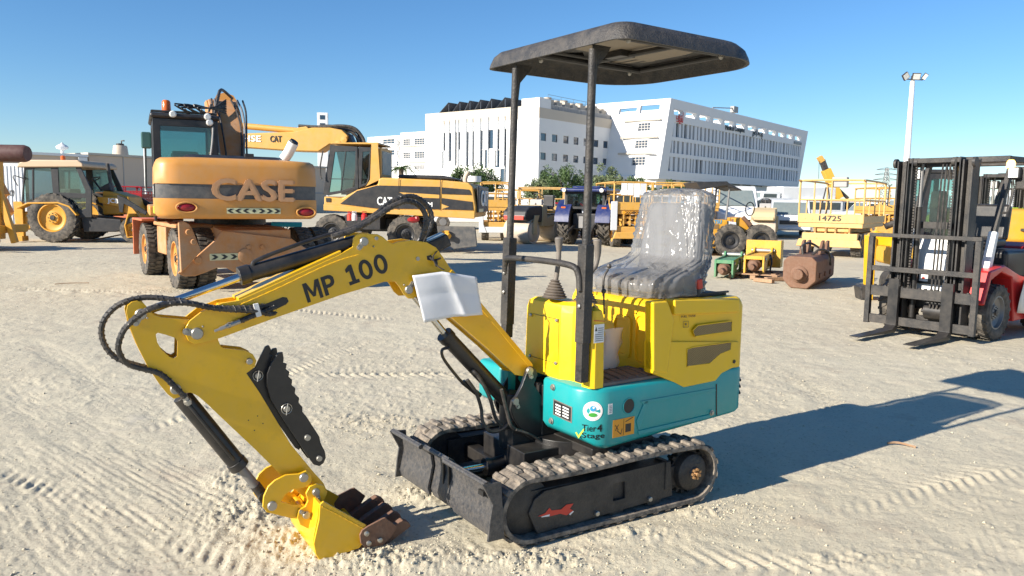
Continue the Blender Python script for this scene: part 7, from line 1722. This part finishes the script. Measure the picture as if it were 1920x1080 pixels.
M().bx(.1,.5,-.25,.25,1.15,1.45).box((.05,0,1.7),(.12,.46,.5)).build('driver_seat', 'dark_metal', t, bevel=.04)
for s in (-1, 1): M().beam((-.45,s*.35,.7),(-1.1,s*.4,.45),.05,.09).build('lift_arm', 'cat_dark', t)
M().bx(-.5,-.44,-.2,.2,.6,1.0).build('rear_plate', 'grey_metal', t)

# ---------------------------------------------------------------- yellow loader behind the seat
def g7(x, y): return (1120+x/5.333, 310+y/5.333)
p = ground(1362, 482); GF = Fr(p.x-.8, p.y+.9, 0); t = thing('grader', GF, 'yellow wheel loader with a dark folded canopy right behind the wrapped seat', 'loader'); YG = -.75
def gc(p, y=YG): return GF.side(*g7(*p), y)
def gp(pts, y0, y1, name, m, b=.02, yp=YG): return M().prism([gc(p, yp) for p in pts], y0, y1).build(name, m, t, bevel=b)
gp([(1000,540),(1305,545),(1310,655),(1250,665),(1230,830),(1000,830)], -.75, .75, 'engine_housing', 'jcb_yellow', .04)
gp([(1130,590),(1215,590),(1215,635),(1130,635)], YG-.012, YG-.001, 'grille', 'mesh_brown', 0); gp([(1318,560),(1395,570),(1395,655),(1318,655)], -.72, .6, 'side_tank', 'fin_white', .02)
c = gc((1165,800)); M().lathe([(.05,0),(.05,.004),(.001,.005)], (c[0], YG-.001, c[1]), (0,-1,0), 16).build('port', 'print_black', t)
gp([(1400,530),(1480,520),(1560,640),(1440,810),(1420,700)], -.45, .4, 'articulated_frame', 'jcb_yellow', .03); gp([(1310,660),(1640,700),(1640,760),(1310,760)], -.3, .3, 'chassis', 'cat_dark', .02)
for a, dx in ((1320, 0), (1590, .1)):
    x = gc((a, 800))[0]
    for s in (-1, 1): wheel(t, (x+dx, s*.72, .47), .47, .34, .25, 'cat_dark', 20, out=s, lug='chev', lh=.045)
gp([(980,165),(1290,160),(1310,180),(1440,245),(1430,255),(1300,215),(1290,200),(1050,240),(1020,235)], -.85, .85, 'canopy', 'cat_dark', .02)
for a, b in (((1292,540),(1330,190)), ((1010,540),(1040,200))):
    for yy in (-.7, .7): pa, pb = gc(a), gc(b); M().tube([(pa[0],yy,pa[1]),(pb[0],yy,pb[1])], .03, 8).build('canopy_post', 'grey_metal', t)
M().bx(gc((1150,400))[0],gc((1230,400))[0],-.25,.25,gc((1150,535))[1],gc((1150,450))[1]).build('driver_seat', 'rust_steel', t, bevel=.04)
c = gc((1620,440)); M().tube([(c[0]+.13*math.cos(k*.5236), .12, c[1]+.2*math.sin(k*.5236)) for k in range(12)], .016, 6, closed=True).build('steering_wheel', 'dark_metal', t)
p0 = gc((1040,578)); p1 = gc((1240,583)); text('KOMATSU', (p0[0],YG-.001,p0[1]), (p1[0],YG-.001,p1[1]), (0,0,.10), 'print_blue', t, bold=.03, ext=.01)
pr_ = gc((1260,575)); M().prism([gc((1262,585)),gc((1285,585)),gc((1273,562))], YG-.006, YG-.001).build('warning_label', 'print_orange', t)
for k, (a, b) in enumerate((((1480,520),(1560,600)),((1400,540),(1450,640)),((1540,560),(1600,700)))): pa, pb = gc(a), gc(b); M().cyl((pa[0],-.5+.2*k,pa[1]),(pb[0],-.5+.2*k,pb[1]),.06).build('steering_cylinder', 'rust_steel', t)

# ---------------------------------------------------------------- vans, cars and trucks in the rows behind
def vehicle(px, D, deg, label, kind='van', m='white_paint', cat=None, L=4.8, W=1.8, H=2.2, group='vehicles parked in the back rows', py=None):
    p = at(px, D); f = Fr(p.x, p.y, deg); nm = {'van': 'parked_van', 'car': 'parked_car', 'pickup': 'pickup_truck', 'truck': 'parked_truck'}[kind]; t = thing(nm, f, label, cat or {'van': 'van', 'car': 'car', 'pickup': 'pickup', 'truck': 'truck'}[kind], group)
    l = L/2; h = H
    prof = {'van': [(-l,.35),(l*.97,.35),(l,.75),(l*.95,1.05),(l*.62,h*.58),(l*.36,h*.93),(l*.25,h),(-l*.96,h),(-l,h*.9)],
            'car': [(-l,.35),(l*.97,.35),(l,.65),(l*.92,.86),(l*.45,1.0),(l*.15,h),(-l*.45,h),(-l*.8,1.0),(-l,.95)],
            'pickup': [(-l,.4),(l*.97,.4),(l,.7),(l*.93,1.0),(l*.5,1.12),(l*.25,h),(-l*.15,h),(-l*.22,1.1),(-l,1.1)],
            'truck': [(-l,.7),(l*.98,.4),(l,.9),(l*.97,1.3),(l*.9,h),(l*.45,h),(l*.45,1.0),(l*.40,1.0),(l*.40,h*1.15),(-l,h*1.15)]}[kind]
    b = M().prism(prof, -W/2, W/2).build('body', m, t, bevel=.07, seg=3)
    ws = {'van': [(l*.60,h*.60),(l*.37,h*.90),(-l*.0,h*.90),(-l*.0,h*.60)], 'car': [(l*.40,1.02),(l*.13,h*.95),(-l*.42,h*.95),(-l*.70,1.02)], 'pickup': [(l*.44,1.13),(l*.23,h*.95),(-l*.12,h*.95),(-l*.15,1.13)], 'truck': [(l*.93,1.35),(l*.87,h*.92),(l*.55,h*.92),(l*.55,1.35)]}[kind]
    for s in (-1, 1): M().prism(ws, s*(W/2+.004)-.004, s*(W/2+.004)+.004).build('side_window', 'glass_dark', t)
    if kind == 'van':
        for s in (-1, 1): M().prism([(-l*.05,h*.60),(-l*.05,h*.88),(-l*.9,h*.88),(-l*.9,h*.60)], s*(W/2+.004)-.004, s*(W/2+.004)+.004).build('side_window', 'glass_dark', t)
    a, c = {'van': ((l*.62+.0,h*.60),(l*.375,h*.91)), 'car': ((l*.44,1.01),(l*.16,h*.97)), 'pickup': ((l*.49,1.13),(l*.26,h*.97)), 'truck': ((l*.965,1.35),(l*.905,h*.95))}[kind]
    d = Vector((a[1]-c[1], 0, c[0]-a[0])).normalized()*.012; d = Vector((abs(d.x), 0, abs(d.z)))
    M().add([Vector((a[0],-W*.43,a[1]))+d, Vector((a[0],W*.43,a[1]))+d, Vector((c[0],W*.40,c[1]))+d, Vector((c[0],-W*.40,c[1]))+d, Vector((a[0],-W*.43,a[1]))+d*3, Vector((a[0],W*.43,a[1]))+d*3, Vector((c[0],W*.40,c[1]))+d*3, Vector((c[0],-W*.40,c[1]))+d*3], [(0,1,2,3),(4,7,6,5),(0,4,5,1),(1,5,6,2),(2,6,7,3),(3,7,4,0)]).build('windscreen', 'glass_dusty', t)
    M().bx(l*.985, l+.015, -W*.28, W*.28, .62, .80).build('grille', 'cat_dark', t)
    for s in (-1, 1): M().box((l-.01, s*W*.38, .80), (.06,.26,.15)).build('headlight', 'lens_clear', t, bevel=.02); M().box((-l, s*W*.42, .95), (.03,.12,.25)).build('tail_lamp', 'lens_red', t)
    M().bx(l-.02, l+.05, -W*.46, W*.46, .38, .54).build('bumper', 'wall_grey' if kind != 'van' else m, t, bevel=.03)
    for x in (l*.62, -l*.60):
        for s in (-1, 1): w = M().lathe([(.12,-.10),(.33,-.10),(.36,-.06),(.36,.06),(.33,.10),(.12,.10)], (x, s*(W/2-.09), .36), (0,1,0), 20).build('wheel', 'tyre', t); M().lathe([(.20,.0),(.18,.03),(.001,.03)], (x, s*(W/2-.01), .36), (0,s,0), 14, cap=False).build('rim', 'grey_metal', w)
    for s in (-1, 1): M().box((l*.42, s*(W/2+.12), h*.60 if kind != 'car' else 1.05), (.08,.14,.14)).build('mirror', 'cat_dark', t, bevel=.02)
    return t
vehicle(1372, 38, 262, 'white high roof van facing the camera above the yellow loader', L=5.2, W=2.0, H=2.35)
vehicle(1330, 42, 262, 'white van just left of the high roof van, mostly hidden by lift rails', L=5.2, W=2.0, H=2.3)
vehicle(1478, 37, 255, 'silver grey minivan right of the tandem roller', 'van', 'fin_white', L=4.6, W=1.8, H=1.75)
vehicle(1448, 62, 200, 'long white van seen side on between high roof van and slatted building', L=5.6, W=2.0, H=2.1)
vehicle(1512, 60, 195, 'white van behind the left end of the pale scissor lift', L=5.2, W=2.0, H=1.95)
vehicle(1568, 62, 190, 'white van seen through the rails of the numbered lift', L=5.2, W=2.0, H=2.0)
vehicle(1632, 55, 185, 'white pickup at the right end of the numbered lift', 'pickup', L=5.0, W=1.8, H=1.75)
vehicle(1232, 36, 200, 'red car seen through the yellow lift rails', 'car', 'red_paint', L=4.4, W=1.8, H=2.0)
vehicle(1186, 33, 190, 'white van behind the lift with notice sheets', L=4.8, W=1.9, H=2.0)
vehicle(1046, 36, 180, 'dark red car half hidden left of the blue tractor', 'car', 'lens_red', L=4.4, W=1.8, H=1.45)
vehicle(885, 40, 185, 'white van just right of the yellow excavator tail', L=4.8, W=1.9, H=1.9)
for k, (px, D, m, kd, lab) in enumerate(((1800, 62, 'white_paint', 'truck', 'white truck on the far right below the cream building'), (1856, 70, 'white_paint', 'van', 'white van on the far right beyond the forklift roof'), (1700, 58, 'fin_white', 'pickup', 'pale pickup seen behind the floodlight mast'),
        (1770, 66, 'white_paint', 'pickup', 'white pickup seen between the forklift mast rails'), (1900, 60, 'white_paint', 'truck', 'white truck at the right edge of the horizon'), (1830, 85, 'wall_beige', 'van', 'beige van far away under the cream building'),
        (1660, 64, 'white_paint', 'van', 'white van just left of the forklift mast'), (1480, 60, 'white_paint', 'truck', 'white box truck before the slatted building'), (1420, 58, 'white_paint', 'van', 'white van far behind at the foot of the slatted building'))):
    vehicle(px, D, 185+13*(k % 3), lab, kd, m, L=5.6 if kd != 'truck' else 7, W=2, H=2.0 if kd != 'truck' else 2.5)
# white crate fence behind the roller
FF, FL = frame_between(968, 33.5, 1042, 33.5); t = thing('crate_fence', FF, 'white perforated barrier panels behind the rollers', 'fence')
z0, z1 = FF.side(1000, 392)[1], FF.side(1000, 373)[1]
for k in range(3):
    a = FL*k/3+.03; b = FL*(k+1)/3-.03; hs_ = []
    for i in range(6):
        for j in range(3): x = a+.08+(b-a-.16)*i/6; z = z0+.06+(z1-z0-.1)*j/3; hs_.append([(x,z),(x+(b-a)/6*.6,z),(x+(b-a)/6*.6,z+(z1-z0)/3*.6),(x,z+(z1-z0)/3*.6)])
    M().prism([(a,z0),(b,z0),(b,z1),(a,z1)], 0, .05, 'y', hs_).bx(a,a+.06,-.001,.051,0,z0).bx(b-.06,b,-.001,.051,0,z0).build('barrier_panel', 'print_white', t)

# ---------------------------------------------------------------- hydraulic breakers lying on the sand
def breaker(name, fr_c, back, gy0, label, m, w, h, L, kind, toolr=.09):
    a = ground(*fr_c); b = ground(*back); d = (b-a); f = Fr(a.x, a.y, math.degrees(math.atan2(d.y, d.x))); L = L or d.length; t = thing('hydraulic_breaker', f, label, 'breaker', 'hydraulic breakers lying in a row')
    z0 = gy0
    if kind == 'box':
        c = w*.25; oct_ = [(-w/2+c,z0),(w/2-c,z0),(w/2,z0+c),(w/2,z0+h-c*.6),(w/2-c*.6,z0+h),(-w/2+c*.6,z0+h),(-w/2,z0+h-c*.6),(-w/2,z0+c)]
        M().prism(oct_, 0, L, 'x').build('housing', m, t, bevel=.025)
        M().lathe([(.15,-.02),(.15,.03),(.12,.05)], (0,0,z0+h*.45), (-1,0,0), 20).build('bushing', m, t)
        M().cyl((.1,0,z0+h*.45), (-.16,0,z0+h*.45), toolr, seg=18).build('tool', 'rust_steel', t, bevel=.02)
        for s in (-1, 1):
            M().prism([(L*.45,z0+h+.002),(L*.58,z0+h+.24),(L*.66,z0+h+.26),(L*.70,z0+h+.002)], s*.17-.025, s*.17+.025).prism([(L*.78,z0+h+.002),(L*.84,z0+h+.22),(L*.94,z0+h+.24),(L*.98,z0+h+.002)], s*.17-.025, s*.17+.025).build('mounting_ear', 'rust_steel', t, bevel=.01)
        for x in (.3, .8, 1.3): M().lathe([(.05,0),(.05,.02),(.001,.03)], (x, -w/2, z0+h*.4), (0,-1,0), 10).build('bolt', 'rust_steel', t)
        M().tube(smooth([(L*.4,.1,z0+h),(L*.42,.12,z0+h+.16),(L*.6,.05,z0+h+.2),(L*.7,-.1,z0+h+.1),(L*.75,-.25,z0+h)],5), .022, 7).tube(smooth([(L*.3,-.1,z0+h),(L*.35,-.2,z0+h+.10),(L*.5,-.32,z0+h+.05),(L*.6,-.34,z0+h-.2)],5), .022, 7).build('hydraulic_hose', 'hose', t)
    else:
        for s in (-1, 1): M().prism([(0,z0),(.18,z0),(.24,z0+.05),(L,z0+.05),(L,z0+h+.06),(L*.86,z0+h+.07),(L*.80,z0+h-.02),(L*.3,z0+h*.92),(0,z0+h*.88)], s*(w/2)-.02, s*(w/2)+.02, 'y', [[(L*.35,z0+h*.25),(L*.7,z0+h*.25),(L*.7,z0+h*.62),(L*.35,z0+h*.55)]]).build('side_plate', m, t, bevel=.008)
        M().bx(0, .03, -w/2+.021, w/2-.021, z0+h*.70, z0+h*.88).bx(.02, L*.95, -w/2+.021, w/2-.021, z0+h*.82, z0+h*.86).build('cross_plate', m, t, bevel=.005)
        M().cyl((.05,0,z0+h*.42), (L*.9,0,z0+h*.42), h*.26, seg=18).build('hammer_body', 'dark_metal' if m != 'green_paint' else m, t); M().lathe([(.06,-.12),(.09,-.1),(.10,0),(.13,.04),(.13,.1)], (.0,0,z0+h*.42), (1,0,0), 18).cyl((-.28,0,z0+h*.36),(0,0,z0+h*.42),.05,seg=14).build('tool', 'rust_steel', t)
        for s in (-1, 1):
            for x in (.12, L*.5, L*.9): M().lathe([(.035,0),(.035,.02),(.001,.03)], (x, s*(w/2+.02), z0+h*.7), (0,s,0), 10).build('bolt', 'zinc', t)
        M().tube([(L*.9,-w/2-.06,z0+h),(L*.9,w/2+.06,z0+h)], .045, 12).build('mounting_pin', 'zinc', t)
        M().tube(smooth([(L*.55,-w/2-.03,z0+h*.85),(L*.45,-w/2-.08,z0+h*.5),(L*.40,-w/2-.07,z0+h*.1),(L*.25,-w/2-.15,z0)],5), .02, 6).build('hydraulic_hose', 'hose', t)
    return t, f
breaker('g', (1356, 523), (1412, 497), .03, 'green hydraulic breaker, leftmost of the three lying on the sand', 'green_paint', .34, .40, 1.25, 'frame')
bt_, bf_ = breaker('y', (1412, 524), (1472, 492), .12, 'yellow hydraulic breaker resting on timber between the green and the rusty one', 'hammer_yellow', .36, .40, 1.35, 'frame')
M().bx(1.22, 1.30, -.36, .36, .16, .74).bx(1.30, 1.62, .32, .36, .16, .74).bx(1.30, 1.62, -.36, -.32, .16, .74).build('mounting_bracket', 'hammer_yellow', bt_, bevel=.01)
breaker('b', (1497, 541), (1585, 506), .0, 'large rusty brown box breaker, rightmost of the three', 'rust_steel', .58, .58, 1.75, 'box', .10)
f = Fr(*bf_.world(.5, 0).xy, bf_.deg); t = thing('wooden_pallet', f, 'broken wooden pallet under the yellow breaker', 'pallet')
for k in range(5): M().box((-.5+.25*k, .02*(k % 2), .105), (.10,.95-.1*(k % 2),.022), Matrix.Rotation(.04*(k-2),3,'Z')).build('plank', 'wood', t)
for y in (-.42, 0, .42): M().bx(-.6, .62, y-.05, y+.05, .015, .09).build('bearer', 'wood', t)
for k, (px, py, a) in enumerate(((1455, 527, 20), (1432, 530, -50))):
    p = ground(px, py); t = thing('timber', Fr(p.x, p.y, a), ('short timber offcut between the pallet and the rusty breaker', 'timber offcut at the near corner of the pallet')[k], 'timber'); M().box((0,0,.045), (.5-.1*k,.10,.07)).build('beam', 'wood', t, bevel=.004)

# ---------------------------------------------------------------- machines behind the forklift
def n3(x, y): return (1680+x/4.908, 280+y/4.908)
p = at(1782, 12.3); EF = Fr(p.x, p.y, 172); t = thing('mini_excavator', EF, 'yellow compact excavator with a glass cab standing behind the forklift mast', 'excavator')
x0 = -.75; zt = EF.side(1760, 326, .6)[1]
M().bx(-1.5, .85, -.75, .75, .55, .95).build('upper_frame', 'hammer_yellow', t, bevel=.06); M().prism([(-.15,.951),(-1.5,.951),(-1.55,1.35),(-1.3,1.5),(-.15,1.5)], -.74, -.05).build('engine_cover', 'hammer_yellow', t, bevel=.08)
ca0, ca1 = EF.side(1792, 400, .7)[0], EF.side(1722, 400, .7)[0]; lo, hi = min(ca0, ca1), max(ca0, ca1)
for y in (.72, -.02): 
    o = M().prism([(lo,.952),(hi,.952),(hi-.08,zt),(lo,zt)], y-.02, y+.02, 'y', [[(lo+.07,1.05),(hi-.08,1.05),(hi-.14,zt-.08),(lo+.07,zt-.08)]]).build('cab_frame', 'cat_dark', t); M().prism([(lo+.07,1.05),(hi-.08,1.05),(hi-.14,zt-.08),(lo+.07,zt-.08)], y-.005, y+.005).build('window_pane', 'window_glass', o)
M().bx(lo-.03, hi-.04, -.06, .76, zt, zt+.06).build('cab_roof', 'cat_dark', t, bevel=.02); M().bx(lo+.1,lo+.5,.1,.6,.955,1.25).box((lo+.12,.35,1.5),(.1,.45,.5)).build('driver_seat', 'dark_metal', t, bevel=.04)
bp_ = [EF.side(*p, .2) for p in ((1745,470),(1700,455),(1665,440),(1640,432),(1628,440),(1630,470),(1622,520),(1628,520),(1642,460),(1665,462),(1700,480),(1740,500))]
M().prism(bp_, .1, .28).build('boom', 'yellow_paint', t, bevel=.02)
a, b = EF.side(1660, 425, .2), EF.side(1712, 405, .2); M().cyl((a[0],.2,a[1]),(b[0],.2,b[1]),.05).build('boom_cylinder', 'dark_metal', t)
st = [EF.side(*p, .2) for p in ((1625,440),(1640,445),(1636,520),(1630,600),(1620,640),(1612,640),(1622,560))]; M().prism(st, .06, .32).build('stick', 'yellow_paint', t, bevel=.02)
s_ = EF.side(1620, 630, .2); M().prism([(s_[0]-.02,.02),(s_[0]+.12,.0),(s_[0]+.16,.22),(s_[0]+.03,.25)], .0, .36).build('bucket', 'dark_metal', t, bevel=.02)
for y in (-.6, .6): M().prism(rrect(-1.0, .75, .0, .46, .22, 5), y-.16, y+.16).build('track_belt', 'rubber', t, bevel=.01)
p = at(1905, 13.5); RF = Fr(p.x, p.y, 190); t = thing('wheel_loader', RF, 'dusty yellow loader with a lime green light strip, cut by the right edge', 'loader')
def rs(px, py, y=1.0): return RF.side(px, py, y)
M().prism([rs(*p) for p in ((1862,470),(1872,425),(1900,400),(1990,400),(1990,540),(1890,545),(1866,520))], -.9, .98).build('engine_housing', 'hammer_yellow', t, bevel=.06)
a, b = rs(1873, 403), rs(1990, 392); M().bx(min(a[0],b[0]), max(a[0],b[0]), .2, 1.02, a[1]+.002, a[1]+.12).build('light_strip', 'print_lime', t, bevel=.01)
for k in range(8): x = max(a[0],b[0])-.1-.14*k; M().bx(x-.045, x+.045, 1.022, 1.04, a[1]+.02, a[1]+.11).build('light_rib', 'print_lime', t)
a, b = rs(1880, 408), rs(1898, 425); M().bx(min(a[0],b[0]), max(a[0],b[0]), .985, 1.0, b[1], a[1]-.02).build('tail_lamp', 'lens_red', t)
for x in (-.2, -2.0):
    for s in (1, -1): wheel(t, (x, s*.85, .6), .6, .4, .32, 'hammer_yellow', 20, out=s, lug='chev', lh=.05)
# small things on the sand
def stick(px, py, a, L, lab): p = ground(px, py); t = thing('stick', Fr(p.x, p.y, a), lab, 'stick'); M().tube(smooth([(-L/2,0,.015),(-L*.1,.02,.02),(L/2,-.01,.012)],3), .007, 5).build('twig', 'wood', t)
stick(135, 533, 35, .5, 'dry twig lying on the open sand at left'); stick(1690, 838, -20, .16, 'short dark twig beside the big shadow at right')
p = ground(232, 452); t = thing('plank', Fr(p.x, p.y, 25), 'loose timber plank leaning against the backhoe front wheel', 'plank'); M().beam((-.9,0,.03),(.6,0,.35),.12,.04).build('board', 'wood', t)
